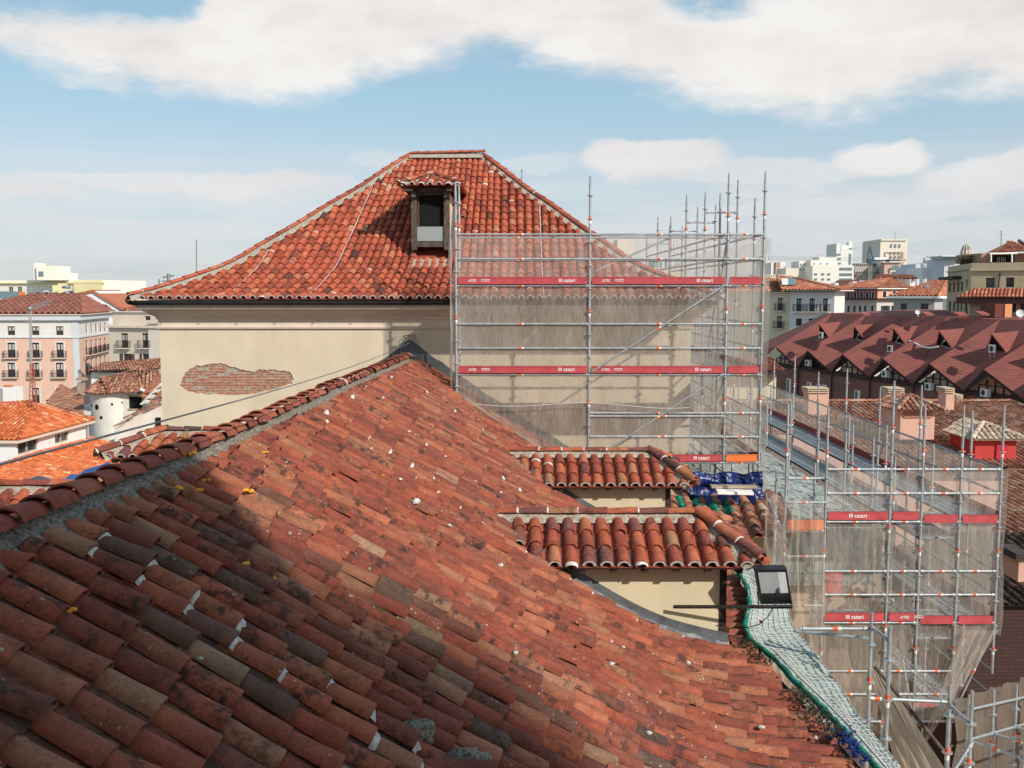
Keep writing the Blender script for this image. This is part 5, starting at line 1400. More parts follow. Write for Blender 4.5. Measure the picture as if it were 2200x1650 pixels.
# city in the far left distance
FARW = mat('distant_white', (.72, .71, .70), .9, vary=.06, nscale=.05); FARG = mat('distant_grey', (.45, .46, .48), .9, vary=.1, nscale=.05); FARP = mat('distant_buff', (.62, .54, .44), .9, vary=.1, nscale=.05)
rr = random.Random(21)
def far_block(u0, u1, v0, Y, k, wins=True, label='', lo=680, grp='small pale blocks far away on the left horizon'):
    t = thing('distant_building', label, 'building', group=grp)
    one('wall', k, t, lambda m: pbox(m, u0, u1, v0, lo, Y, 12))
    if wins:
        nn = max(2, int((u1 - u0) / 5))
        for i in range(nn):
            for j in range(2):
                def ww(m):
                    a = u0 + (u1 - u0) * (i + .3) / nn; p, q = P(a, v0 + 4 + j * 5, Y), P(a + (u1 - u0) / nn * .4, v0 + 2 + j * 5, Y); m.box(p.x, q.x, Y - .1, Y - .01, p.z, q.z)
                one('window', GLASS, t, ww)
    return t
ORD = ['leftmost', 'second', 'third', 'fourth', 'fifth', 'sixth', 'seventh', 'eighth', 'rightmost']
for i, (a, b, v, Y, k) in enumerate([(228, 240, 642, 420, FARW), (236, 252, 634, 560, FARW), (253, 262, 637, 600, FARG), (262, 272, 636, 520, FARW), (272, 286, 631, 480, FARP), (244, 258, 640, 380, FARP), (286, 300, 640, 500, FARW)]):
    far_block(a, b, v, Y, k, False, ['small white block far away just right of the yellow block', 'tallest white block in the far group left of the hip roof', 'grey block far away in the gap left of the hip roof', 'low white block far away beside the grey one', 'buff block far away nearest the tip of the hip roof', 'low buff block in front of the far white blocks', 'white block far away partly behind the hip roof tip'][i])
def antenna(label, u, v0, v1, Y, arms=(), r=.04, name='antenna', cat='antenna', mt=None):
    t = thing(name, label, cat); p, q = P(u, v1, Y), P(u, v0, Y)
    one('mast', mt or GALV_DK, t, lambda m: m.tube(p, q, r, 5))
    if arms: one('cross_arm', mt or GALV_DK, t, lambda m: [m.tube(P(u + a, v + dv, Y), P(u + b, v, Y), r * .6, 4) for v, a, b, dv in arms])
    return t
antenna('thin bare mast standing behind the left end of the big hip roof', 422, 515, 600, 60, r=.035)
antenna('small aerial above the right slope of the big hip roof', 1121, 363, 430, 45, [(366, -3, 3, 0), (370, -2.5, 2.5, 0), (382, -4, 6, 0)], r=.02)
antenna('grey dish mast peeking above the left end of the hip roof', 362, 588, 640, 150, [(592, -12, 12, 4), (604, -14, 14, 0), (608, -10, 10, 0)], r=.25)
antenna('short aerial left of the dish mast', 342, 600, 640, 150, [(606, -2, 2, 0), (611, -2, 2, 0)], r=.12)

# ---------------- old round ended house
old = thing('round_house', 'old white house with a rounded corner, small round holes and ragged tiled roof', 'house')
YT = 63.0; cx = P(229, 880, YT).x; cy = YT + 1.7; rad = 1.62; zt_o = zat(846, YT)
OLDW = mat('old_white_render', (.74, .70, .63), .95, vary=.10, nscale=1.1, bump=.4, bscale=8, stain=.55, stainc=(.55, .40, .24))
def owall(m):
    m.smooth = True; m.lathe((cx, cy, 0), [(rad, -22), (rad, zt_o)], 40, math.pi * .5, math.pi * 1.75); m.smooth = False
    x1 = P(345, 880, YT - 1).x
    m.quad((cx + .9, cy - rad * .83, -22), (x1 + 2, cy - 1.6, -22), (x1 + 2, cy - 1.6, zt_o - .6), (cx + .9, cy - rad * .83, zt_o))
    m.quad((cx, cy + rad, -22), (cx + 8, cy + rad, -22), (cx + 8, cy + rad, zt_o), (cx, cy + rad, zt_o))
one('wall', OLDW, old, owall)
def holes(m):
    for u, v, r_ in ((189, 872, .13), (218.5, 873.5, .17), (228, 895.5, .11), (184, 897, .08), (244, 867, .08), (260, 864, .06)):
        p = P(u, v, YT + .6); d = Vector((p.x - cx, p.y - cy, 0)).normalized()
        if d.y > -.2: d = Vector((d.x, -.4, 0)).normalized()
        c = Vector((cx, cy, p.z)) + d * (rad + .005); a = Vector((-d.y, d.x, 0)); n_ = 12
        m.poly([c + a * r_ * math.cos(i / n_ * 2 * math.pi) + Vector((0, 0, r_ * 1.1 * math.sin(i / n_ * 2 * math.pi))) for i in range(n_)])
one('wall_holes', DARK, old, holes)
fo = Fac((cx + .9, cy - rad * .83), (P(345, 880, YT - 1).x + 2, cy - 1.6))
def ow(m):
    r_ = rects(fo, [(278, 852, 306, 878)])[0]; fbox(m, fo, r_[0], r_[1], r_[2], r_[3], .005, .02)
    return r_
one('window_opening', DARK, old, ow); one('window_frame', mat('worn_yellow_wood', (.42, .33, .2), .9, vary=.3), old, lambda m: (lambda r_: (fbox(m, fo, r_[0] - .1, r_[1] + .1, r_[3], r_[3] + .1, .0, .06), fbox(m, fo, r_[1], r_[1] + .14, r_[2] - .1, r_[3], 0, .06), fbox(m, fo, r_[0] - .1, r_[1], r_[2] - .1, r_[2], 0, .06)))(rects(fo, [(278, 852, 306, 878)])[0]))
ez_ = zt_o - .05
def oroof(m):
    ap_ = Vector((P(213, 812, YT + 1.5).x, YT + 1.7, zat(818, YT + 1.5))); ap2 = Vector((P(290, 795, YT + 1.5).x, YT + 1.8, zat(797, YT + 1.5)))
    pts = []
    for i in range(8):
        t = math.pi * (.62 + i / 7 * .92); pts.append(Vector((cx + (rad + .35) * math.cos(t), cy + (rad + .35) * math.sin(t), ez_ + .06 * (i % 2))))
    for a, b in zip(pts, pts[1:]): tile_face(m, [a, b, ap_], .22, .34, W=.095, H=.085, seg=5, lip=True, jit=2.5)
    e1 = Vector((P(276, 845, YT).x, cy - rad - .25, ez_ + .15)); e2 = Vector((P(310, 845, YT).x, cy - rad - .35, ez_ + .05)); e3 = Vector((P(360, 850, YT).x, cy - rad + .5, ez_ - .5))
    tile_face(m, [pts[-1], e1, ap2, ap_], .22, .34, W=.095, H=.085, seg=5, lip=True, jit=2.5)
    tile_face(m, [e1, e2, ap2], .22, .34, W=.095, H=.085, seg=5, lip=True, jit=2.5)
    tile_face(m, [e2, e3, Vector((e3.x, YT + 2.4, ap2.z - .35)), ap2], .22, .34, W=.095, H=.085, seg=5, lip=True, jit=2.5)
    for a, b in ((ap_, pts[3]), (ap_, pts[5]), (ap2, e2), (ap_, ap2), (ap2, Vector((e3.x, YT + 2.4, ap2.z - .3)))): caps(m, [a + Vector((0, 0, .07)), b + Vector((0, 0, .09))], W=.11, H=.08, expo=.4, seg=5, mort=.3, lip=False, jit=2)
one('tile_roof', [OLD_T, MORTAR_W], old, oroof)
def oroof2(m):
    Y = 70; e0, e1, e2 = P(190, 797, Y), P(262, 800, Y), P(350, 793, Y - 1); r0_, r1_ = P(225, 779, Y + 4), P(350, 771, Y + 5)
    tile_face(m, [e0, e2, r1_, r0_], .24, .36, W=.10, H=.09, seg=5, lip=True, jit=2.5)
one('tile_roof', [OLD_T, MORTAR_W], old, oroof2)
one('wall', OLDW, old, lambda m: m.box(P(194, 800, 70.5).x, P(352, 800, 70.5).x, 70.6, 76, -22, zat(801, 70.5)))
tag(one('rubble', [MORTAR_W, OLD_T], None, lambda m: [(setattr(m, 'mi', i % 2), m.obox(P(300 + (i * 37) % 45, 838 + (i * 23) % 34 - (i * 37) % 45 * .3, YT - .7), (.28 + .1 * (i % 3), .1, .08 * ((i % 5) - 2)), (.02, .26, .03), (0, 0, .09))) for i in range(34)]), 'pile of broken tiles and rubble on the old roof, left of the church wall', 'rubble', kind='stuff')
lean = thing('lean_to', 'cream lean-to with sloping tiled edge between the round house and church', 'outbuilding')
def leanw(m):
    Y = 60.5; pts = [P(246, 921, Y), P(352, 866, Y), P(352, 990, Y), P(246, 990, Y)]; m.poly(pts[::-1]); m.poly([p + Vector((0, 2.5, 0)) for p in pts])
    m.quad(pts[0], pts[1], pts[1] + Vector((0, 2.5, 0)), pts[0] + Vector((0, 2.5, 0)))
one('wall', OLDW, lean, leanw)
for q in ((352, 866, 262, 908, 60.4), (352, 860, 266, 900, 60.9)): one('tiled_verge', [OLD_T, MORTAR_W], lean, lambda m: caps(m, [P(q[0], q[1], q[4]), P(q[2], q[3], q[4])], W=.12, H=.10, expo=.3, seg=5, mort=.7, jit=3))
one('eave_beam', mat('worn_wood', (.40, .33, .25), .9, vary=.3), lean, lambda m: m.obox(P(243, 918, 60.2), P(270, 906, 60.2) - P(243, 918, 60.2), (0, 1.2, 0), (0, 0, .12)))
one('window_opening', DARK, lean, lambda m: pbox(m, 335, 345, 897, 929, 60.4, .05))

# ---------------- white house with orange roofs
wh = thing('white_house', 'low white house with bright orange tiled roof at the left edge', 'house')
hA, hB = (-26.2, 51.0), (-25.7, 58.7); fh = Fac(hA, hB)
rw = rects(fh, [(38, 941, 83, 973, 'curt'), (118, 930, 149, 951, 'win')])
def whw(m):
    wallgrid(m, fh, -22, -7.75, rw, .15)
    m.quad((-36, 51, -22), (-26.2, 51, -22), (-26.2, 51, -7.75), (-36, 51, -7.75)); m.quad((-25.7, 58.7, -22), (-36, 58.7, -22), (-36, 58.7, -7.75), (-25.7, 58.7, -7.75))
one('wall', WHITE, wh, whw)
for r_ in rw: window(wh, fh, r_, 'win', mat('tan_frame', (.45, .38, .28), .8), None, .15)
hiproof(wh, [(-36, 51), hA, hB, (-36, 58.7)], -7.68, (-34, 55.2, -6.3), (-27.9, 56.6, -6.45), ORANGE_T, over=.32, pitch=.24, expo=.36, seg=5, lip=True)
one('downpipe', GALV, wh, lambda m: m.tube((-25.55, 58.4, -7.8), (-25.55, 58.4, -9.0), .07, 8))
lo = thing('low_roof', 'lower bright orange tiled roof below the white house, with small skylight', 'tiled roof')
def lor(m):
    a = [Vector((-16.5, 36, -8.65 - .3 * 9.5)), Vector((-18.2, 58.6, -8.65 - .3 * 7.8)), Vector((-26.05, 58.9, -8.65)), Vector((-26.3, 36, -8.65))]
    tile_face(m, a, .245, .37, W=.098, H=.08, seg=4, lip=True, jit=.5)
    caps(m, [a[1] + Vector((0, 0, .05)), a[2] + Vector((0, 0, .05))], W=.12, H=.08, expo=.4, seg=4, mort=0)
one('tile_covering', [ORANGE_T, MORTAR_W], lo, lor)
one('white_tile_ends', MORTAR_W, lo, lambda m: [m.lump(Vector((-26.2 + 9 * (k * .61803 % 1), 36 + 22 * (k * .4142 % 1), -8.65 - .3 * 9 * (k * .61803 % 1) + .13)), (.06, .10, .02), k, 4, .3) for k in range(120)])
one('wall', WHITE, lo, lambda m: m.box(-26.3, -18.4, 36, 58.5, -22, -11.3))
SKP = Vector((-23.9, 47.2, -9.24))
one('skylight', [GALV_DK, GLASS], lo, lambda m: (m.obox(SKP, (.05, 1.3, 0), (1.3, 0, -.39), (0, 0, .12)), setattr(m, 'mi', 1), m.obox(SKP + Vector((.12, .12, .1)), (.04, 1.05, 0), (1.05, 0, -.31), (0, 0, .03))))
lo2 = thing('low_roof', 'older red tiled roofs between the antenna mast and the rounded house', 'tiled roof')
one('tile_covering', [OLD_T, MORTAR_W], lo2, lambda m: (tile_face(m, [P(100, 868, 72), P(180, 892, 62), P(178, 850, 72), P(138, 848, 84)], .25, .38, seg=4, lip=True), tile_face(m, [P(100, 862, 80), P(140, 850, 80), P(178, 842, 86), P(170, 826, 100)], .3, .4, seg=4)))
one('wall', PALEW, lo2, lambda m: m.box(-33, -27.5, 66, 90, -22, -8.6))
blue = MB()
def bl(a, b): 
    p = P(88, 1046, 27).lerp(P(236, 992, 33), a); q = P(100, 1052, 26).lerp(P(245, 1008, 32), a); r_ = p.lerp(q, b); return r_ + Vector((0, 0, .10 * noise.noise(Vector((a * 9, b * 4, 0)))))
cloth_grid(blue, bl, 40, 10); tag(blue.build('blue_sheet', BLUEL), 'light blue plastic sheet stretched above the orange roof at left, by the green net', 'plastic sheet')
grn = MB(); cloth_grid(grn, lambda a, b: P(150, 1046, 22).lerp(P(200, 1015, 24), a).lerp(P(185, 1052, 21).lerp(P(216, 1030, 23), a), b) + Vector((0, 0, .08 * noise.noise(Vector((a * 9, b * 5, 7))))), 24, 8)
tag(grn.build('green_mesh', mat('bright_green_mesh', (.02, .36, .25), .8, vary=.3, nscale=9)), 'small green net beside the light blue sheet behind the ridge at left', 'mesh')
# white chimney
ch = thing('chimney', 'white rendered chimney stack with orange pots at the left edge', 'chimney')
one('stack', WHITE, ch, lambda m: (pbox(m, -12, 10, 835, 874, 60, 1.0), pbox(m, 7, 32, 833, 868, 61.5, 1.0)))
one('chimney_pot', ORANGE_T, ch, lambda m: [m.tube(P(u, 836, 62), P(u, 828, 62), .13, 8) for u in (12, 17, 24)])
ch2 = thing('chimney', 'narrow stepped brown chimney beside the rounded house roof', 'chimney')
one('stack', mat('brown_stucco', (.40, .28, .22), .9, vary=.2), ch2, lambda m: (pbox(m, 166, 176, 822, 850, 80, .6), pbox(m, 162, 179, 814, 818, 79.8, .9), pbox(m, 165, 177, 811, 814, 79.9, .7), pbox(m, 169, 172.5, 802, 811, 80, .2)))
# antenna mast on the orange roof
am = thing('antenna_mast', 'red lattice mast with a long yagi aerial standing on the orange roof', 'antenna')
Yb = 55.5
def lattice(m):
    b = P(71, 908, Yb); t = P(69, 780, Yb); r_ = .26
    for k in range(3):
        o = Vector((r_ * math.cos(k * 2.09), r_ * math.sin(k * 2.09), 0)); m.tube(b + o, t + o * .35, .03, 5)
    for i in range(14):
        for k in range(3):
            f0, f1 = i / 14, (i + 1) / 14; o = lambda q, f: b.lerp(t, f) + Vector((math.cos(q * 2.09), math.sin(q * 2.09), 0)) * r_ * (1 - .65 * f)
            m.tube(o(k, f0), o(k + 1, f1), .014, 4)
one('lattice', mat('rusty_red', (.42, .12, .08), .8, vary=.3), am, lattice)
one('pole', GALV, am, lambda m: (m.tube(P(67, 790, Yb), P(66, 660, Yb), .045, 6), m.tube(P(65, 820, Yb), P(62, 664, Yb), .02, 5)))
def yagi(m):
    a, b = P(60, 664, Yb), P(112, 647, Yb); m.tube(a, b, .02, 5)
    for i in range(13): c = a.lerp(b, (i + 2) / 15); m.tube(c + Vector((0, -.1, -.17)), c + Vector((0, .1, .17)), .012, 4)
    m.lump(P(64, 663, Yb), .14, 2, 5, .3)
one('yagi_aerial', GALV_DK, am, yagi)
one('base', GALV_DK, am, lambda m: [m.tube(P(71, 888, Yb), P(71, 908, Yb) + Vector((.5 * math.cos(k * 2.1), .5 * math.sin(k * 2.1), -.1)), .025, 5) for k in range(3)])
# ================================================================== right hand side: market hall with folded roofs
MK = mat('maroon_shingles', (.27, .088, .07), .9, vary=.12, nscale=1.2, bump=.25, bscale=12)
MKE = mat('maroon_edge', (.05, .022, .02), .8)
def shingle(m_):
    k = NT(m_.node_tree); b = m_.node_tree.nodes['Principled BSDF']; t = k.n('ShaderNodeTexCoord').outputs['Object']
    s3 = k.n('ShaderNodeSeparateXYZ', {0: t}); h = k.math('ADD', s3.outputs[0], s3.outputs[1])
    br = k.n('ShaderNodeTexBrick', {'Vector': k.n('ShaderNodeCombineXYZ', {0: h, 1: s3.outputs[2], 2: 0.0}).outputs[0], 'Color1': (.275, .088, .07, 1), 'Color2': (.24, .078, .063, 1), 'Mortar': (.18, .058, .05, 1), 'Scale': 1.0, 'Brick Width': .9, 'Row Height': .24, 'Mortar Size': .02})
    c = k.mix(.45, br.outputs[0], k.ramp(k.noise(t, .9, 6, .6), [(.3, .8), (.7, 1.2)]), 'MULTIPLY'); k.link(c, b.inputs['Base Color'])
shingle(MK)
mk = thing('market_hall', 'long brick market hall with folded maroon shingle roofs and triangular dormers', 'market hall')
AK = Vector((32.46, 120, 0)); BK = Vector((1.662, -7.164, 0)); NK = Vector((.974, .226, 0))
def kp(k, d, z): v_ = AK + BK * k + NK * d; return Vector((v_.x, v_.y, z))
ZR, ZTIP, ZLOW, DR = -2.45, -6.55, -8.75, 7.5
def vz(d): return ZLOW + (ZR - .1 - ZLOW) * (d - .9) / (DR - .9)
K0, K1 = 0, 7
roof = MB()
for k in range(K0, K1):
    tip, top = kp(k, 0, ZTIP), kp(k, DR, ZR)
    vl = kp(k + .5, .9, ZLOW)
    roof.add([tip, top, vl], [(0, 2, 1)])
    if k > K0: roof.add([tip, top, kp(k - .5, .9, ZLOW), kp(k - 1, DR, ZR)], [(0, 1, 2), (2, 1, 3)])
    th = Vector((0, 0, -.28))
    for q in ([vl] if k == K0 else [vl, kp(k - .5, .9, ZLOW)]): roof.mi = 1; roof.add([tip + NK * -.02, q + NK * -.02, q + th, tip + th], [(0, 1, 2, 3)]); roof.add([tip + th, q + th, kp(k, DR, ZR) + th * 2], [(0, 1, 2)]); roof.mi = 0
# end slope and far side
roof.quad(kp(0, 0, ZTIP), kp(-2.2, 3.5, -8.3), kp(-1.0, DR + 3, ZR - .4), kp(0, DR, ZR))
roof.quad(kp(0, 0, ZTIP), kp(-.5, .3, ZTIP - 1.7), kp(-2.4, 3.3, -9.6), kp(-2.2, 3.5, -8.3))
for k in range(K0, K1): roof.quad(kp(k, DR, ZR), kp(k + 1, DR, ZR), kp(k + 1, DR + 12, ZR + .45 - .1 * (k % 2)), kp(k, DR + 12, ZR + .45))
roof.build('roof', [MK, MKE], mk)
V0, T0, T1, ZV = kp(.5, .9, ZLOW), kp(0, DR, ZR), kp(1, DR, ZR), Vector((0, 0, 1))
def hitp(u, v, a, b, c):
    n_ = (b - a).cross(c - a); d = Vector(ray(u, v)); return d * (a.dot(n_) / d.dot(n_))
bk0 = hitp(1807, 691, V0, T0, T1); tip0 = hitp(1760, 695, bk0, bk0 + NK, bk0 + ZV)
bR0 = hitp(1780.5, 724, tip0, bk0, bk0 + (V0 - T0)); R0 = bk0 + (V0 - T0) * .42; b00 = hitp(1760, 722, V0, T0, T1)
bk0 = bk0 + NK * .25
for k in range(K0, K1 - 1):
    o_ = BK * k; tip, bR, bk, b_, R_ = tip0 + o_, bR0 + o_, bk0 + o_, b00 + o_, R0 + o_
    m = MB(); th = Vector((0, 0, -.14))
    m.add([tip, bR, R_, bk], [(0, 1, 2, 3)]); m.add([tip + th, bR + th, R_ + th, bk + th], [(0, 1, 2, 3)]); m.add([tip, bR, bR + th, tip + th], [(0, 1, 2, 3)])
    m.add([tip, bk, b_], [(0, 1, 2)])
    dm = m.build('triangular_dormer', MK, mk)
    ins = NK * .3
    m = MB(); m.add([tip + ins + th * 1.2, b_ + ins * .2, bR + ins + th], [(0, 1, 2)]); m.build('dark_gable', DARK, dm)
    if k in (1, 2, 3):
        m = MB(); a = b_.lerp(bR, .30) + Vector((0, 0, .05)); b = b_.lerp(bR, .97) + th * 1.5; t_ = tip.lerp(bR, .45) + th * 2
        m.tube(a, b, .07, 6); m.tube(a, t_, .07, 6); m.build('window_frame', GALV, dm)
# gable infill, brick wall, posts
BRK = brick_mat('market_brick', (.26, .11, .075), (.21, .085, .06), (.17, .08, .065), 2.5)
one('wall', BRK, mk, lambda m: (m.add([kp(-1, 1.2, -22), kp(7, 1.2, -22), kp(7, 1.2, -9.05), kp(-1, 1.2, -9.05)], [(0, 1, 2, 3)]), m.add([kp(-1, 1.2, -22), kp(-1, 9, -22), kp(-1, 9, -9.05), kp(-1, 1.2, -9.05)], [(0, 1, 2, 3)])))
one('eave_beam', MKE, mk, lambda m: m.obox(kp(-.5, .95, -9.1), BK * 7.3, NK * .3, (0, 0, .42)))
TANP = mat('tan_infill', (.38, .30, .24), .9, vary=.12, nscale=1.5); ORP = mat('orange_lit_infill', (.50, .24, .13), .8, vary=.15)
for k in range(0, 6):
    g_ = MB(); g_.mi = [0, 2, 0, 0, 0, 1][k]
    g_.add([kp(k - .42, 1.25, -8.72), kp(k + .42, 1.25, -8.72), kp(k + .03, 1.25, -6.95)], [(0, 1, 2)])
    g_.mi = 3
    for f in (-.28, -.14, 0, .14, .28): h = -6.98 - abs(f) * 4.2; g_.obox(kp(k + f - .012, 1.18, -8.7), BK * .024, NK * .05, (0, 0, h + 8.7))
    for z_, wd in ((-8.74, .45), (-8.1, .30)): g_.obox(kp(k - wd, 1.17, z_), BK * wd * 2, NK * .05, (0, 0, .10))
    g_.build('gable_infill', [TANP, ORP, DARK, MKE], mk)
one('rainwater_pipe', GUTTER, mk, lambda m: [m.tube(kp(k + .5, 1.0, -22), kp(k + .5, 1.0, -9), .09, 6) for k in range(0, 6)])
for k, d_ in ((.1, 0), (.75, 1), (1.2, 0), (2.1, 1), (2.85, 0)):
    m = MB(); m.obox(kp(k, 1.12, -13.0), BK * .14, NK * .08, (0, 0, 2.6)); o_ = m.build('window', [PALEW, GLASS][0], mk); m = MB(); m.obox(kp(k + .025, 1.09, -12.9), BK * .05, NK * .02, (0, 0, 2.4)); m.build('pane', GLASS, o_)
def ac_unit(p, ax, outn, label, s_=1.0):
    t = thing('air_conditioner', label, 'air conditioner', group='air conditioning units on the market hall')
    ax = Vector(ax).normalized(); outn = Vector(outn).normalized(); q = Vector(p) - ax * .45
    one('casing', PALEW, t, lambda m: m.obox(q, ax * .9, outn * .38, (0, 0, .68)))
    c = q + ax * .36 + outn * .385 + Vector((0, 0, .34))
    def fan_(m):
        n_ = 14; m.poly([c + ax * .26 * math.cos(i / n_ * 6.283) + Vector((0, 0, .26 * math.sin(i / n_ * 6.283))) for i in range(n_)])
    one('fan_grille', GUTTER, t, fan_)
    one('bracket', GALV_DK, t, lambda m: (m.tube(q + ax * .15, q + ax * .15 - outn * .05 + Vector((0, 0, -.45)), .03, 4), m.tube(q + ax * .75, q + ax * .75 - outn * .05 + Vector((0, 0, -.45)), .03, 4)))
def on_ray(u, v, d):   # point seen at u,v on the facade plane moved in by d
    w_, y, z = ray(u, v); D = Vector((w_, y, z)); k = (AK + NK * d).dot(NK) / D.dot(NK); return D * k
for u, v, d, lb in ((1764, 726, 3.0, 'white air conditioner on the leftmost maroon roof valley'), (1912, 756, 3.0, 'white air conditioner in the third maroon roof valley, below a triangular window'), (2131, 757, 3.0, 'white air conditioner on brackets in the rightmost visible maroon roof valley'),
                 (1740, 786, .75, 'shaded air conditioner in the second gable of the market hall'), (1906, 810, .75, 'air conditioner below the fourth market gable with tan boards'), (2000, 838, .7, 'air conditioner on the brick wall below the fifth market gable'), (2121, 852, .7, 'dim air conditioner on the brick wall at the far right')):
    ac_unit(on_ray(u, v, d), BK, (-.45, -.9, 0) if d > 2 else -NK, lb)
tag(one('roof_pipe', WHBAND, None, lambda m: m.path([on_ray(u, v, d) + Vector((0, 0, .1)) for u, v, d in ((1953, 734, 3.5), (1967, 740, 3.3), (1980, 747, 3.1), (1998, 750, 3.2), (2016, 747, 3.6))], .09, 5)), 'white curved pipe lying across a maroon roof valley', 'pipe')
# bits on the market ridge
def dishm(m, c, r_):
    ax = Vector((-.35, -.85, .4)).normalized(); a = ax.orthogonal().normalized(); b = ax.cross(a); rings = []
    for q in range(5):
        f = q / 4; rings.append([c + (a * math.cos(i / 16 * 6.283) + b * math.sin(i / 16 * 6.283)) * r_ * f + ax * r_ * .35 * f * f for i in range(16)])
    vs = [p for r in rings for p in r]; m.add(vs, [(q * 16 + i, q * 16 + (i + 1) % 16, q * 16 + 16 + (i + 1) % 16, q * 16 + 16 + i) for q in range(4) for i in range(16)]); m.tube(c, c + ax * r_ * .9, r_ * .06, 4)
tag(one('satellite_dish', WHITE, None, lambda m: (dishm(m, P(1972, 671, 104), .26), m.tube(P(1972, 680, 104.3), P(1972, 668, 104.3), .05, 5))), 'white satellite dish standing on the maroon roof ridge', 'satellite dish')
tag(one('satellite_dish', WHITE, None, lambda m: (dishm(m, P(2192, 674, 88), .36), m.tube(P(2192, 684, 88.3), P(2192, 672, 88.3), .05, 5))), 'white satellite dish at the right edge beside the rust coloured box', 'satellite dish')
tag(one('plant_box', [mat('rust_panel', (.16, .05, .035), .8, vary=.2), mat('rust_lit', (.55, .24, .12), .8, vary=.1)], None, lambda m: (pbox(m, 2137, 2158, 653, 682, 96, 3), setattr(m, 'mi', 1), m.obox(P(2158.3, 682, 95.9), (.95, .5, 0), (0, .5, 0), (0, 0, 1.3)))), 'rust brown metal plant box on the market roof in front of the ochre building', 'plant box')  # brighter rust painted on the side piece as if sunlit
for u, w_, d_ in ((1856, 12, 3), (1990, 14, 2), (2060, 16, 4), (2108, 14, 1)):
    one('roof_hatch', mat('red_metal', (.40, .12, .10), .7, vary=.15), mk, lambda m: m.obox(P(u, 678 + d_ * .4, 108 - (u - 1856) * .05), (w_ / 2100 * 104, -.3, 0), (0, 1.4, .25), (0, 0, .18)))

# ---------------- houses behind the market
WF = mat('warm_white_facade', (.74, .68, .66), .9, vary=.05, nscale=.5)
def vrow(us, w_, v0, v1, kind='win'): return [(u, v0, u + w_, v1, kind) for u in us]
fa = Fac(at_u(1560, 150), at_u(1698, 143))
ha, lp = bld('apartment_block', 'cream apartment house with two rows of balconies, right of the tall scaffold', 'apartment building', CREAMF, [(fa, [(1632, 642, 1638, 672, 'balc'), (1671, 640, 1682, 667, 'balc'), (1669, 679, 1681, 705, 'balc'), (1632, 680, 1638, 706, 'balc'), (1671, 722, 1681, 745, 'win')], FRAMEB, None)], -22, zat(627, 146), 12)
hiproof(ha, lp[:4], zat(627, 146), tuple(P(1600, 600, 154)), tuple(P(1652, 598, 154)), FAR_T, over=.5, pitch=.5, expo=.8)
band(ha, fa, zat(630, 146), zat(627.5, 146), .3, CREAMF)
fb = Fac(at_u(1698, 141), at_u(1793, 137))
hb, lp = bld('apartment_block', 'white and pale pink house with three tall black balcony doors', 'apartment building', WF, [(fb, [(1711, 641, 1723, 669, 'balc'), (1739, 641, 1751, 669, 'balc'), (1768, 641, 1779, 669, 'balc'), (1710, 684, 1723, 700, 'win'), (1737, 684, 1751, 700, 'win')], IRON, WHITE)], -22, zat(624, 139), 4)
hiproof(hb, lp[:4], zat(623, 139), tuple(P(1668, 592, 150)), tuple(P(1700, 596, 150)), FAR_T, over=.9, pitch=.5, expo=.8)
for a_, b_ in ((1680, 1697), (1694, 1716)):
    m = MB(); p = P(a_, 612, 143); m.obox(p, (1.1, 0, 0), (.8, 3.2, .9), (0, 0, .1)); m.build('skylight', [PALEW, GLASSB][a_ > 1690], hb)
band(hb, fb, zat(626, 139), zat(624, 139), .7, IRON, 'eave_shadow_strip')  # black strip stands in for the shadow under the eave
# mansard house
fc = Fac(at_u(1793, 165), at_u(1884, 156)); fd = Fac(at_u(1884, 156), at_u(1968, 160))
w3 = [(u, 657 - i * .0, u + 5, 671, 'plain') for i, u in enumerate((1797, 1805, 1820, 1833, 1845, 1856, 1871))]
hc, lp = bld('mansard_house', 'pale house with a red and grey mansard storey and orange hipped roof', 'apartment building', mat('greige_render', (.55, .49, .45), .9, vary=.05, nscale=.5), [(fc, w3, FRAMEG, None), (fd, [(1897, 657, 1907, 672, 'shut'), (1915, 657, 1921, 672, 'plain')], FRAMEG, None)], -22, zat(643, 160), 16)
mr = mat('mansard_red', (.34, .09, .07), .8, vary=.1); sal = mat('salmon_plaster', (.72, .38, .24), .9, vary=.05)
fc2 = Fac(at_u(1795, 166), at_u(1885, 157)); fd2 = Fac(at_u(1885, 157), at_u(1956, 160))
m = MB(); wm = [(u, 627, u + 6, 641, 'plain') for u in (1808, 1820, 1834, 1848, 1860, 1873)]; rA = rects(fc2, wm); rB = rects(fd2, [(1896, 626, 1904, 639), (1917, 626, 1925, 639), (1938, 626, 1946, 639)])
wallgrid(m, fc2, zat(643, 160), zat(621, 160), rA); m.mi = 1; wallgrid(m, fd2, zat(643, 160), zat(621, 160), rB); m.build('mansard', [mr, sal], hc)
for r_ in rA: window(hc, fc2, r_, 'plain', GALV, PBLUE)
for r_ in rB: window(hc, fd2, r_, 'win', FRAMEB, WHITE)
band(hc, fc2, zat(621, 160), zat(619, 160), .6, PBLUE); band(hc, fd2, zat(621, 160), zat(619, 160), .6, WHITE); band(hc, fc, zat(643.5, 160), zat(640.5, 160), .7, MKE); band(hc, fd, zat(643.5, 160), zat(640.5, 160), .7, MKE)
hiproof(hc, [fc2.A, fd2.A, fd2.B, Vector((fc2.A.x + 9, fc2.A.y + 18, 0))], zat(619, 160), tuple(P(1888, 600, 166)), tuple(P(1915, 598, 166)), FAR_T, over=.4, pitch=.55, expo=.8)
one('pediment', PALEW, hc, lambda m: (pbox(m, 1798, 1812, 646, 672, 155, 1), m.add([P(1796, 646, 155), P(1814, 646, 155), P(1805, 640, 155)], [(0, 1, 2)])))
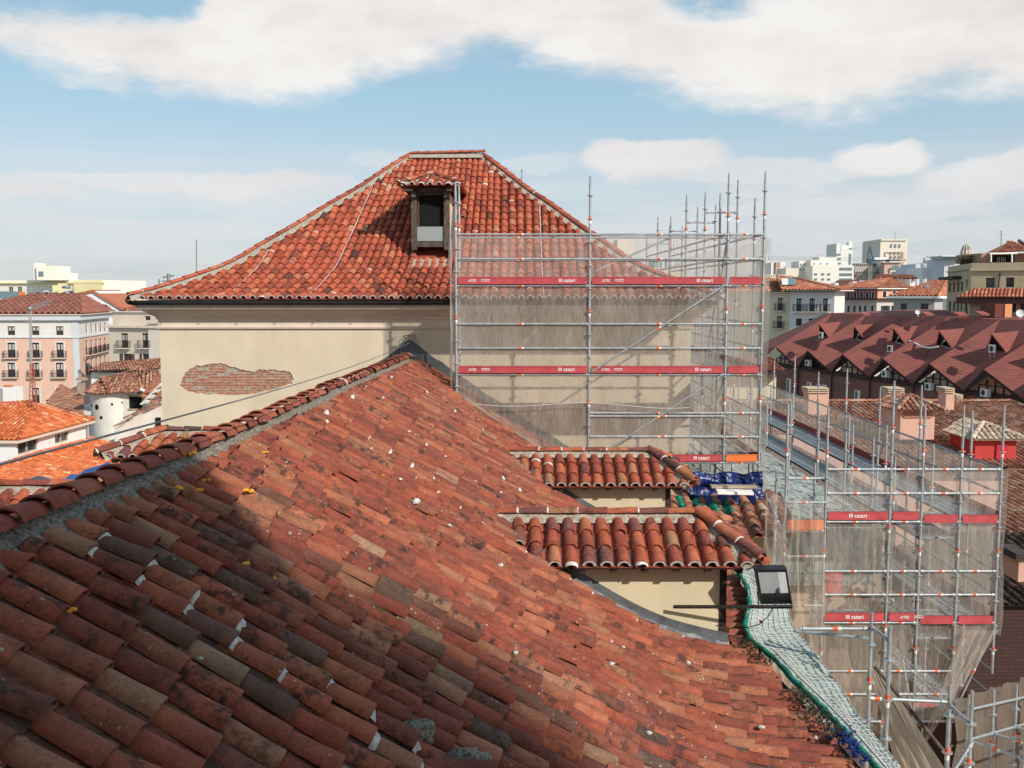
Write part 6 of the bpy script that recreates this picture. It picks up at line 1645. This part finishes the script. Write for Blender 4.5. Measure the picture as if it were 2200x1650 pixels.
# orange roof with chimneys between
ro = thing('low_roof', 'orange roofs and white chimneys behind the mansard house', 'tiled roof')
one('tile_covering', [FAR_T, MORTAR_W], ro, lambda m: (tile_face(m, [P(1775, 622, 175), P(1850, 619, 175), P(1842, 600, 190), P(1800, 604, 190)], .8, 1.0), tile_face(m, [P(1880, 598, 190), P(1972, 600, 190), P(1958, 592, 198), P(1900, 591, 198)], .8, 1.0)))
one('wall', WHITE, ro, lambda m: (m.box(P(1776, 622, 176).x, P(1850, 622, 176).x, 176, 190, -22, zat(622, 176)), m.box(P(1900, 600, 191).x, P(1975, 600, 191).x, 191, 199, -22, zat(600, 191))))
one('chimney', WHITE, ro, lambda m: (pbox(m, 1793, 1802, 608, 622, 172, 2), pbox(m, 1832, 1841, 605, 620, 172, 2), pbox(m, 1954, 1957, 600, 640, 168, 1.2), pbox(m, 1970, 1975, 599, 640, 168, 1.2), pbox(m, 1987, 1991, 599, 630, 168, 1.2)))
# grey stone house
fe = Fac(at_u(1920, 134), at_u(2008, 131)); ff = Fac(at_u(2008, 131), at_u(2026, 133))
hd, lp = bld('grey_house', 'grey stone house with dark arched windows and orange hipped roof', 'house', mat('grey_stucco', (.42, .40, .385), .9, vary=.05, nscale=.6), [(fe, [(1935, 652, 1948, 671, 'plain'), (1978, 652, 1994, 671, 'plain')], FRAMEG, None), (ff, [(2018, 652, 2025, 672, 'plain')], FRAMEB, None)], -22, zat(640, 132), 16)
band(hd, fe, zat(641, 132), zat(636, 132), .8, PBLUE); band(hd, ff, zat(641, 132), zat(636, 132), .8, WHITE)
hiproof(hd, [lp[0], lp[1], Vector((lp[1].x + 7, lp[1].y + 12, 0)), lp[3]], zat(636, 132), tuple(P(2006, 603, 146)), tuple(P(2032, 602, 146)), FAR_T, over=.6, pitch=.5, expo=.7)
m = MB(); p = P(1986, 628, 137.5); m.obox(p, (.9, 0, 0), (.9, 2.2, .9), (0, 0, .15)); m.build('skylight', GLASSB, hd)
# ochre building
OCH = mat('ochre_facade', (.50, .41, .27), .92, vary=.10, nscale=.5, stain=.35, stainc=(.36, .27, .17))
fg = Fac(at_u(2034, 116), at_u(2085, 101)); fh_ = Fac(at_u(2085, 101), at_u(2260, 97))
wl_ = [(2038, 608, 2043, 628, 'plain'), (2047, 607, 2052, 628, 'plain'), (2056, 606, 2061, 627, 'plain'), (2064, 605, 2069, 626, 'plain'), (2075, 600, 2079, 620, 'plain'), (2038, 647, 2043, 670), (2047, 647, 2052, 670), (2055, 647, 2060, 670), (2063, 646, 2068, 670), (2072, 646, 2077, 670)]
wr_ = [(2118, 597, 2137, 618, 'plain'), (2161, 596, 2179, 617, 'win'), (2118, 647, 2134, 670, 'shut'), (2160, 647, 2176, 670, 'shut'), (2200, 648, 2216, 670, 'shut')]
he, lp = bld('ochre_building', 'large weathered ochre building with dark shutters at the right edge', 'apartment building', OCH, [(fg, wl_, FRAMEG, None), (fh_, wr_, IRON, None)], -22, zat(563, 98), 16)
band(he, fg, zat(582, 108), zat(580, 108), .2, OCH, 'string_course'); band(he, fh_, zat(581, 98), zat(578.5, 98), .2, OCH, 'string_course'); band(he, fg, zat(600, 110), zat(594, 110), .9, MKE, 'awning', a1=fg.L * .62)
m = MB(); sA, _z = fh_.px(2078, 630); zc = zat(627, 98)
pA, pB = fh_.pt(-1.2, zc - .55, 1.1), fh_.pt(fh_.L, zc - .55, 1.1); qA, qB = fh_.pt(.2, zc + .35, .05), fh_.pt(fh_.L, zc + .35, .05)
tile_face(m, [pA, pB, qB, qA], .35, .5, seg=5, lip=True); m.build('tiled_awning', [FAR_T, MORTAR_W], he)
m = MB(); fbox(m, fh_, -1.2, fh_.L, zc - 1.2, zc - .58, .01, 1.05); m.build('awning_eave', MKE, he)
one('drainpipe', GUTTER, he, lambda m: (m.tube(fh_.pt(fh_.px(2148, 600)[0], zat(585, 98), .1), fh_.pt(fh_.px(2146, 600)[0], zc + .4, .1), .07, 5), m.tube(fh_.pt(-.3, zc - 1.2, .3), fh_.pt(.3, -9, .2), .08, 5), m.tube(fh_.pt(fh_.px(2146, 640)[0], zc - 1.2, .1), fh_.pt(fh_.px(2147, 640)[0], -9, .1), .07, 5)))
pent = thing('penthouse', 'small tiled penthouse with a white pergola on top of the ochre building', 'roof house')
one('wall', mat('brown_penthouse', (.36, .22, .16), .9, vary=.2, nscale=1), pent, lambda m: pbox(m, 2108, 2260, 544, 563.5, 104, 6))
one('dark_opening', DARK, pent, lambda m: pbox(m, 2130, 2180, 548, 563, 103.9, .05)); one('window', FRAMEW, pent, lambda m: [pbox(m, 2143 + i * 4, 2144 + i * 4, 552, 563, 103.7, .05) for i in range(5)])
one('tile_roof', [FAR_T, MORTAR_W], pent, lambda m: (tile_face(m, [P(2120, 545, 102), P(2200, 540, 102), P(2178, 521, 107), P(2169, 521, 107)], .42, .6, seg=5, lip=True), tile_face(m, [P(2196, 540, 102), P(2262, 544, 102), P(2262, 530, 107), P(2178, 522, 107)], .42, .6, seg=5, lip=True)))
one('pergola', WHITE, pent, lambda m: (m.tube(P(2129, 563, 100.5), P(2129, 545, 100.5), .08, 5), m.tube(P(2174, 563, 100.5), P(2174, 545, 100.5), .08, 5), m.tube(P(2126, 545, 100.5), P(2186, 544, 100.5), .10, 5)))
one('chimney_pot', ORANGE_T, pent, lambda m: pbox(m, 2168, 2176, 517, 524, 107, .6)); one('stove_pipe', BLK, pent, lambda m: m.tube(P(2188, 516, 103), P(2206, 527, 103), .16, 7))
antenna('tall aerial beside the penthouse roof on the ochre building', 2151, 495, 540, 103, [(497, -14, 0, 2), (505, -6, 10, 0), (514, -4, 3, 0)], r=.05)
def shrub(label, u0, u1, v0, v1, Y, n_, seed):
    rr = random.Random(seed); m = MB(); p, q = P(u0, v1, Y), P(u1, v0, Y)
    for i in range(n_):
        c = Vector((rr.gauss((p.x + q.x) / 2, (q.x - p.x) / 4), Y + rr.uniform(-1, 1), p.z + (q.z - p.z) * rr.random() ** 1.3)); d = Vector((rr.uniform(-1, 1), rr.uniform(-1, 1), rr.uniform(-.2, 1))).normalized() * rr.uniform(.12, .35); s_ = d.orthogonal().normalized() * .07
        m.add([c - s_, c + s_, c + d], [(0, 1, 2)])
    t = thing('shrub', label, 'plant'); m.build('foliage', mat('terrace_leaves', (.13, .11, .05), .9, vary=.5, nscale=3), t); one('stem', WOOD, t, lambda m: [m.tube((p.x + (q.x - p.x) * f, Y, p.z - .3), (p.x + (q.x - p.x) * (f + .1), Y, p.z + .6 * (q.z - p.z)), .04, 4) for f in (.3, .5, .7)])
shrub('dry bushy plants on the terrace corner of the ochre building', 2066, 2090, 548, 568, 107, 900, 2)
shrub('low terrace plants beside the penthouse wall', 2088, 2112, 548, 564, 106, 600, 3)
# far skyline, right
hz_ = lambda c: tuple(c)
SKW = mat('skyline_white', (.74, .72, .69), .9, vary=.04, nscale=.05); SKB = mat('skyline_brick', (.58, .38, .31), .9, vary=.06, nscale=.1); SKC = mat('skyline_cream', (.70, .64, .53), .9, vary=.05, nscale=.1); SKG = mat('skyline_grey', (.56, .59, .62), .9, vary=.05, nscale=.1)
sk = thing('skyscraper', 'tall cream and brick tower with arched top windows and a lower wing', 'tower')
Yk = 430
def kbox(m, u0, u1, v0, v1, dy=0, d=14): pbox(m, u0, u1, v0, v1, Yk + dy, d)
one('shaft', SKC, sk, lambda m: (kbox(m, 1889, 1950, 516, 600, 0, 22), kbox(m, 1880, 1890, 522, 553, 8, 12), kbox(m, 1893, 1948, 513.5, 517, -.6, 22)))
one('brick_panels', SKB, sk, lambda m: (kbox(m, 1901, 1904, 541, 555, -.4, .3), kbox(m, 1936, 1943, 541, 600, -.4, .3), kbox(m, 1906, 1934, 541, 542.5, -.5, .3), kbox(m, 1901, 1948, 556, 559, -.5, .3)))
one('lower_block', SKB, sk, lambda m: kbox(m, 1899, 1936, 564, 596, -6, 5)); one('arch_surround', SKC, sk, lambda m: (kbox(m, 1897, 1938, 561, 564, -7, 5), kbox(m, 1912, 1934, 578, 594, -6.6, .4)))
def arches(m):
    for u in (1915, 1924, 1933):
        kbox(m, u - 2, u + 2, 526, 532, -.3, .2)
        c = P(u, 526, Yk - .3); m.poly([c + Vector((.41 * math.cos(math.pi * i / 8), 0, .41 * math.sin(math.pi * i / 8))) for i in range(9)])
        kbox(m, u - 1.8, u + 1.8, 541, 546, -.6, .2); kbox(m, u - 1.8, u + 1.8, 549, 555, -.6, .2)
    for u in (1884, 1888): kbox(m, u - 1, u + 1, 530, 535, 7.8, .2); kbox(m, u - 1, u + 1, 542, 548, 7.8, .2)
    c = P(1924, 578, Yk - 7.2); m.poly([c + Vector((2.0 * math.cos(math.pi * i / 12), 0, 1.7 * math.sin(math.pi * i / 12))) for i in range(13)])
    for i in range(5): kbox(m, 1917 + i * 3.2, 1918.6 + i * 3.2, 583, 590, -7, .2)
one('windows', GLASSB, sk, arches)
one('wing', mat('skyline_brown_stone', (.42, .37, .32), .9, vary=.15, nscale=.2), sk, lambda m: (kbox(m, 1832, 1900, 565, 602, 4, 12), kbox(m, 1836, 1852, 573, 590, 0, 4), kbox(m, 1870, 1884, 574, 590, 0, 4)))
one('wing_windows', GLASS, sk, lambda m: [kbox(m, 1835 + i * 4.5, 1837 + i * 4.5, v, v + (4 if v > 568 else 4.5), 3.8 if v < 572 else -.3, .2) for i in range(14) for v in (567, 584)])
one('spire', GALV_DK, sk, lambda m: m.tube(P(1923, 514, Yk + 5), P(1923, 497, Yk + 5), .12, 4))
wm_ = thing('modern_tower', 'stepped white modern tower block on the right skyline', 'tower')
Yk2 = 380
one('wall', SKW, wm_, lambda m: (pbox(m, 1795, 1806, 523, 600, Yk2, 12), pbox(m, 1806, 1832, 527, 600, Yk2 + 2, 12), pbox(m, 1795, 1832, 540, 600, Yk2 - 1.5, 1.4), pbox(m, 1824, 1831, 519, 527, Yk2 + 6, 3)))
for q in ((1796, 1807, 545, 548.6, Yk2 - 1.7), (1796, 1807, 554.5, 558, Yk2 - 1.7), (1796, 1807, 564, 567.6, Yk2 - 1.7), (1824, 1829, 545, 568, Yk2 - 1.7), (1824, 1831, 533, 536, Yk2 + 1.9)): one('window', GLASSB, wm_, lambda m: pbox(m, *q, .1))
wm2 = thing('apartment_block', 'wide cream terraced block with rows of blue glass bands below the modern tower', 'apartment building')
one('wall', mat('skyline_pale_cream', (.78, .73, .64), .9, vary=.04, nscale=.05), wm2, lambda m: (pbox(m, 1716, 1742, 561, 600, 350, 10), pbox(m, 1741, 1800, 559, 600, 345, 10), pbox(m, 1760, 1798, 552, 560, 352, 8), pbox(m, 1745, 1835, 571, 612, 335, 9)))
for (u, v, du, dv, Y) in [(1804, v, 27, 5.5, 334.8) for v in (575, 587, 598)] + [(u, v, 6, 4, 334.8) for u in (1750, 1765, 1778) for v in (587, 598)] + [(u, 565, 3, 3, 344.8) for u in (1748, 1762, 1776)] + [(u, v, 2, 4, 349.8) for u in (1720, 1726, 1733) for v in (566, 577)]:
    one('window', GLASSB, wm2, lambda m: pbox(m, u, u + du, v, v + dv, Y, .1))
for i, (u0, u1, v, Y, k, lb) in enumerate([(1641, 1655, 549, 330, SKW, 'white stepped block just right of the tall scaffold on the skyline'), (1655, 1662, 564, 320, SKW, 'narrow white block beside the stepped white block'), (1665, 1674, 564, 360, mat('tan_block', (.62, .42, .27), .9), 'small tan cube shaped block with a few windows on the skyline'), (1674, 1687, 563, 362, SKW, 'white windowless half beside the tan cube block'), (1687, 1716, 576, 340, SKC, 'low cream block between the tan cube and the terraced block'),
                                           (1640, 1700, 590, 250, SKC, 'low pale row of roofs behind the cream apartment house'), (1952, 1965, 575, 330, SKG, 'grey slab block right of the brick tower'), (1965, 1978, 567, 300, SKG, 'grey block with roof plant right of the brick tower'), (1979, 2035, 575, 290, SKW, 'white corrugated theatre like box on the right skyline'), (1996, 2018, 564, 300, SKW, 'upper white box behind the corrugated white box'), (2026, 2070, 556, 280, SKG, 'glass topped white office block left of the dome'), (1325, 1362, 514, 300, SKC, 'cream block behind the tall scaffold, right of the hip roof')]):
    far_block(u0, u1, v, Y, k, i in (0, 2, 5, 6), lb, lo=640, grp=None)
tag(one('roof_plant', FARG, None, lambda m: [m.lump(P(1985 + (i * 7) % 22, 571 - (i * 5) % 12, 296), (1.0, .8, 1.0), i, 4, .6) for i in range(9)] + [m.tube(P(1992, 572, 296), P(1992, 550, 296), .2, 5)]), 'grey ventilation plant on the roofs beside the white boxes', 'roof plant')
band_ = thing('penthouse', 'dark glass penthouse band on the white office block left of the dome', 'roof storey'); one('glass', GLASSB, band_, lambda m: pbox(m, 2026, 2070, 551, 556, 278, 8)); one('roof_slab', SKW, band_, lambda m: pbox(m, 2024, 2072, 549, 551, 277, 10))
dome = thing('dome', 'slender ribbed pinkish dome with a spire above the ochre building', 'dome')
Yd = 170; dc = P(2082, 560, Yd)
def dm_(m):
    m.smooth = True; k = 2100 / Yd
    z0 = P(2082, 548, Yd).z; prof_ = [(12.6 / k, z0), (12.4 / k, z0 + 4 / k), (11 / k, z0 + 11 / k), (8.8 / k, z0 + 17 / k), (5.5 / k, z0 + 22 / k), (1.2 / k, z0 + 25 / k)]
    m.mi = 0; m.lathe((dc.x, Yd + 1, 0), prof_[:3], 24); m.mi = 1; m.lathe((dc.x, Yd + 1, 0), prof_[2:], 24); m.mi = 2
    for i in range(12):
        t = i / 12 * 6.283; m.path([Vector((dc.x + r_ * 1.02 * math.cos(t), Yd + 1 + r_ * 1.02 * math.sin(t), z)) for r_, z in prof_], .07, 4)
    m.tube((dc.x, Yd + 1, prof_[-1][1]), (dc.x, Yd + 1, prof_[-1][1] + 12 / k), .06, 5)
one('ribbed_shell', [mat('dome_pink', (.62, .47, .42), .8, vary=.15, nscale=3), mat('dome_slate', (.22, .19, .2), .7), SKC], dome, dm_)
one('drum', SKC, dome, lambda m: (m.lathe((dc.x, Yd + 1, 0), [(1.05, zat(575, Yd)), (1.05, zat(549, Yd)), (1.15, zat(548, Yd))], 20),))
one('drum_windows', GLASS, dome, lambda m: [m.box(dc.x - .12 + dx, dc.x + .12 + dx, Yd - .07 + abs(dx) * .35, Yd - .03 + abs(dx) * .35, zat(558, Yd), zat(552, Yd)) for dx in (-.6, 0, .6)])
cr = thing('tower_crane', 'thin lattice tower crane with a dark blue head spanning the right skyline', 'crane')
Yc = 300; BLU = mat('crane_blue', (.05, .08, .13), .6)
def truss(m, a, b, w_, n_, r_=.06):
    a, b = Vector(a), Vector(b); up = Vector((0, 0, w_)) if abs((b - a).normalized().z) < .7 else Vector((w_, 0, 0))
    m.tube(a, b, r_, 4); m.tube(a + up, b + up, r_, 4)
    for i in range(n_): p, q = a.lerp(b, i / n_), a.lerp(b, (i + 1) / n_); m.tube(p, p.lerp(q, .5) + up, r_ * .6, 3); m.tube(p.lerp(q, .5) + up, q, r_ * .6, 3)
one('jib', GALV_DK, cr, lambda m: (truss(m, P(1650, 558, Yc), P(1868, 560, Yc), .9, 44, .045), m.tube(P(1740, 552, Yc), P(1868, 528, Yc), .04, 4)))
one('counter_jib', BLU, cr, lambda m: (m.tube(P(1872, 559, Yc), P(1935, 559, Yc), .22, 5), pbox(m, 1905, 1912, 557, 563, Yc - .5, 1)))
one('head', BLU, cr, lambda m: (m.tube(P(1864, 558, Yc), P(1868.5, 528, Yc), .18, 4), m.tube(P(1876, 558, Yc), P(1868.5, 528, Yc), .18, 4), pbox(m, 1865, 1875, 556, 566, Yc - .6, 1.2), [m.tube(P(1865, 552 - i * 6, Yc), P(1874 - i, 549 - i * 6, Yc), .07, 4) for i in range(3)]))
one('mast', GALV, cr, lambda m: truss(m, P(1866, 612, Yc), P(1866, 566, Yc), 1.0, 12, .07))
one('signboard', WHITE, cr, lambda m: pbox(m, 1879, 1908, 553, 558, Yc - .4, .2))
# phone antennas behind the tall scaffold
for i, (u, v0, v1) in enumerate(((1422, 533, 560), (1430, 530, 560), (1449, 515, 558), (1456, 512, 558), (1463, 528, 558), (1474, 524, 556), (1484, 519, 556), (1493, 534, 556), (1500, 530, 556))):
    t = thing('phone_antenna', ORD[i] + ' of the nine white phone antenna panels behind the tall scaffold', 'antenna', group='phone antennas behind the tall scaffold')
    one('panel', FARW, t, lambda m: pbox(m, u - 1.8, u + 1.8, v0, v1 - 14, 260, .3)); one('pole', FARG, t, lambda m: m.tube(P(u, v1, 260), P(u, v0, 260), .08, 4))
far_block(1405, 1520, 556, 265, SKG, False, 'pale grey block carrying the phone antennas behind the scaffold', lo=640, grp=None)
far_block(1375, 1470, 575, 240, FARP, False, 'low buff block behind the scaffold and hip roof corner', lo=640, grp=None)

# ---------------- near right: pink house with tiled roofs
PK = mat('pink_house_render', (.66, .40, .31), .9, vary=.08, nscale=.6, stain=.25, stainc=(.45, .28, .22))
RDR = mat('red_render', (.50, .055, .05), .85, vary=.1, nscale=1)
ph = thing('pink_house', 'pink rendered house with broad worn tiled roof below the market hall', 'house')
Yr, Ye = 56.0, 44.0
eL, eR = P(1785, 1000, Ye), P(2330, 1006, Ye); zE = zat(1003, Ye); zRd = zat(865, Yr)
rL, rR = P(1780, 865, Yr), P(2170, 860, Yr)
def phr(m):
    a = [Vector((10.5, Ye, zE)), Vector((30, Ye, zE)), Vector((rR.x, Yr, zRd)), Vector((11.5, Yr, zRd))]
    tile_face(m, a, .27, .40, W=.11, H=.10, seg=5, lip=True, jit=1.2)
    tile_face(m, [a[1], Vector((34, Yr + 6, zE)), a[2]], .27, .40, seg=4, lip=False, jit=1.2)
    caps(m, [a[3] + Vector((0, 0, .1)), a[2] + Vector((0, 0, .1))], W=.14, H=.11, expo=.42, seg=5, mort=.2); caps(m, [a[2] + Vector((0, 0, .1)), a[1] + Vector((0, 0, .1))], W=.14, H=.11, expo=.42, seg=5, mort=.2)
one('roof', [OLD_T, MORTAR_W], ph, phr)
one('wall', PK, ph, lambda m: (m.box(10.8, 30, Ye + .7, Ye + 1.0, -22, zE + .1), m.box(10.8, 30, Yr + .2, Yr + .5, -22, zRd - .15)))
one('eave', DARKWOOD, ph, lambda m: m.box(10.5, 30, Ye + .05, Ye + .69, zE - .22, zE - .08))
fp = Fac((10.8, Ye + .7), (30, Ye + .7))
for (u0, v0, u1, v1) in ((1936, 960, 1948, 990),): pass
def chim(label, u0, u1, v0, v1, Y, vs):
    t = thing('chimney', label, 'chimney', group='pink chimney stacks on the tiled house')
    one('stack', PK, t, lambda m: pbox(m, u0, u1, v0 + 10, v1, Y, 1.0))
    def cap(m):
        for k in range(3): pbox(m, u0 - .5, u1 + .5, v0 + k * 4.0, v0 + 2.2 + k * 4.0, Y - .1, 1.2)
        for k in range(4): a = u0 + (u1 - u0) * k / 3.2; pbox(m, a, a + 1.5, v0 + 2, v0 + 10, Y + .1, .9)
    one('slatted_cap', PALE_T, t, cap)
chim('pink chimney with slatted cap left on the tiled house, behind scaffold poles', 1736, 1781, 834, 902, 53, 0)
chim('chimney with slatted cap in the middle of the tiled house ridge', 1909, 1943, 834, 870, 57, 0)
chim('narrow tall chimney with slatted cap at the tiled house ridge', 2031, 2051, 834, 890, 54, 0)
chim('small low slatted chimney just right of the narrow tall chimney', 2055, 2069, 848, 872, 57, 0)
def rdorm(name, label, u0, u1, v0, v1, Y, wallm, roofm, peak, um, door=False, side_u=None):
    t = thing(name, label, 'dormer')
    p, q = P(u0, v1, Y), P(u1, v0, Y); D = 2.6
    one('wall', wallm, t, lambda m: m.box(p.x, q.x, Y, Y + D, p.z - .6, q.z))
    def rf(m):
        a, b = Vector((p.x - .35, Y - .35, q.z)), Vector((q.x + .35, Y - .35, q.z)); r_ = P(um, peak, Y + 1.0); r0_ = Vector((r_.x, Y + 1.0, r_.z)); r1_ = r0_ + Vector((0, 2.0, 0)); c, d = b + Vector((0, D + .5, 0)), a + Vector((0, D + .5, 0))
        tile_face(m, [a, b, r0_], .25, .34, seg=5, lip=True); tile_face(m, [b, c, r1_, r0_], .25, .34, seg=5, lip=True); tile_face(m, [d, a, r0_, r1_], .25, .34, seg=5, lip=True)
        for e in (a, b): caps(m, [r0_ + Vector((0, 0, .08)), e + Vector((0, 0, .08))], W=.13, H=.1, expo=.4, seg=5, mort=.2)
    one('tile_roof', [roofm, MORTAR_W], t, rf)
    return t, p, q
t, p, q = rdorm('roof_dormer', 'pink walled dormer with louvre grille on the tiled house', 1934, 2009, 882, 918, 47, PK, OLD_T, 851, 1955)
one('louvre', mat('louvre_red', (.42, .20, .14), .8, vary=.1), t, lambda m: [m.box(p.x + .15, q.x - .15, 46.93, 46.99, zat(897, 47) + .10 * k, zat(897, 47) + .07 + .10 * k) for k in range(3)])
t, p, q = rdorm('roof_dormer', 'bright red walled dormer with pale tiled roof on the tiled house', 2094, 2184, 944, 988, 45, RDR, PALE_T, 910, 2112)
one('hatch', mat('crimson_hatch', (.52, .02, .05), .6), t, lambda m: pbox(m, 2140, 2164, 956, 990, 44.92, .06))
# lower roof at the right edge and a brick block coloured dark for its shade
lr = thing('low_roof', 'steep worn orange tiled roof at the right edge behind the scaffold', 'tiled roof')
one('tile_covering', [OLD_T, MORTAR_W], lr, lambda m: (tile_face(m, [P(2120, 1175, 30), P(2330, 1175, 30), P(2330, 1008, 40), P(2165, 1008, 40)], .26, .36, W=.105, H=.09, seg=5, lip=True, jit=1.2), tile_face(m, [P(2120, 1225, 29.0), P(2330, 1225, 29.0), P(2330, 1180, 31.0), P(2120, 1180, 31.0)], .26, .34, seg=5, lip=True, jit=1.5), caps(m, [P(2200, 1240, 27), P(2130, 1205, 29.5)], W=.12, H=.1, expo=.4, seg=5, mort=.3)))
one('wall', PK, lr, lambda m: m.box(14.2, 26, 31.2, 40, -22, -9.4))
dkb = thing('brick_building', 'brick building with deep shade put into its dark colour at the bottom right', 'building')
DB = brick_mat('shaded_brick', (.075, .032, .025), (.055, .026, .02), (.04, .02, .018), 1.3)  # brick nearly black: deep shade put into its colour
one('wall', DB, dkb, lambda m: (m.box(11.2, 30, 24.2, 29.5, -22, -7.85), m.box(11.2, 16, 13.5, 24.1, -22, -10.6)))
SHADE_T = tile_mat('shaded_tiles', [(0, (.03, .022, .02)), (.7, (.07, .045, .035)), (1, (.20, .12, .08))], dark=.8, lichen=.1)  # roof tiles darkened the same way, shade in the base colour
one('tile_roof', [SHADE_T, MORTAR_W], dkb, lambda m: tile_face(m, [Vector((11.8, 24.0, -7.85)), Vector((26, 24.0, -7.85)), Vector((26, 29.4, -7.35)), Vector((12.4, 29.4, -7.35))], .26, .36, W=.105, H=.09, seg=5, lip=True, jit=1.5))
chx = thing('chimney', 'stubby pink chimney at the right edge above the dark roof', 'chimney'); one('stack', PK, chx, lambda m: pbox(m, 2187, 2215, 1195, 1250, 24.5, .8)); one('brick_cap', mat('soot_cap', (.07, .055, .05), .9), chx, lambda m: [pbox(m, 2184 - k, 2216, 1190 + k * 5, 1194 + k * 5, 24.4, 1) for k in range(3)])
# small house between the tall scaffold and the market
sh = thing('small_house', 'small cream house with red tiled eave just right of the tall scaffold', 'house')
one('wall', mat('sunny_cream', (.74, .62, .42), .9, vary=.06, nscale=.6), sh, lambda m: pbox(m, 1560, 1668, 803, 900, 62, 7))
one('roof', [mat('x', (.5, .1, .06)) if 0 else DORM_T, MORTAR_W], sh, lambda m: tile_face(m, [P(1540, 798, 61), P(1688, 797, 61), P(1655, 768, 66), P(1540, 768, 66)], .27, .4, W=.11, H=.10, seg=5, lip=True))
one('eave', GUTTER, sh, lambda m: m.box(P(1540, 800, 61).x, P(1688, 800, 61).x, 60.9, 61.9, zat(803, 61), zat(799, 61)))
# pink row building behind the walkways
pw = thing('pink_house', 'plain pink street building behind the lower scaffold walkways', 'house')
one('wall', PK, pw, lambda m: m.box(12.0, 13.4, 30, 43.9, -22, -6.4)); one('wall', PK, pw, lambda m: m.box(10.6, 12.0, 38.5, 52, -22, -7.5))
# ------------------------------------------------------------------ put every Empty at its thing's base
bpy.context.view_layer.update()
for o in list(bpy.data.objects):
    if o.type == 'EMPTY' and o.parent is None and o.children:
        xs, ys, zs = [], [], []
        for c in o.children:
            if c.type == 'MESH':
                n_ = len(c.data.vertices); st = max(1, n_ // 400)
                for i in range(0, n_, st):
                    co = c.data.vertices[i].co; xs.append(co.x); ys.append(co.y); zs.append(co.z)
        if xs:
            b = Vector(((min(xs) + max(xs)) / 2, (min(ys) + max(ys)) / 2, min(zs)))
            o.location = b
            for c in o.children: c.location = -b
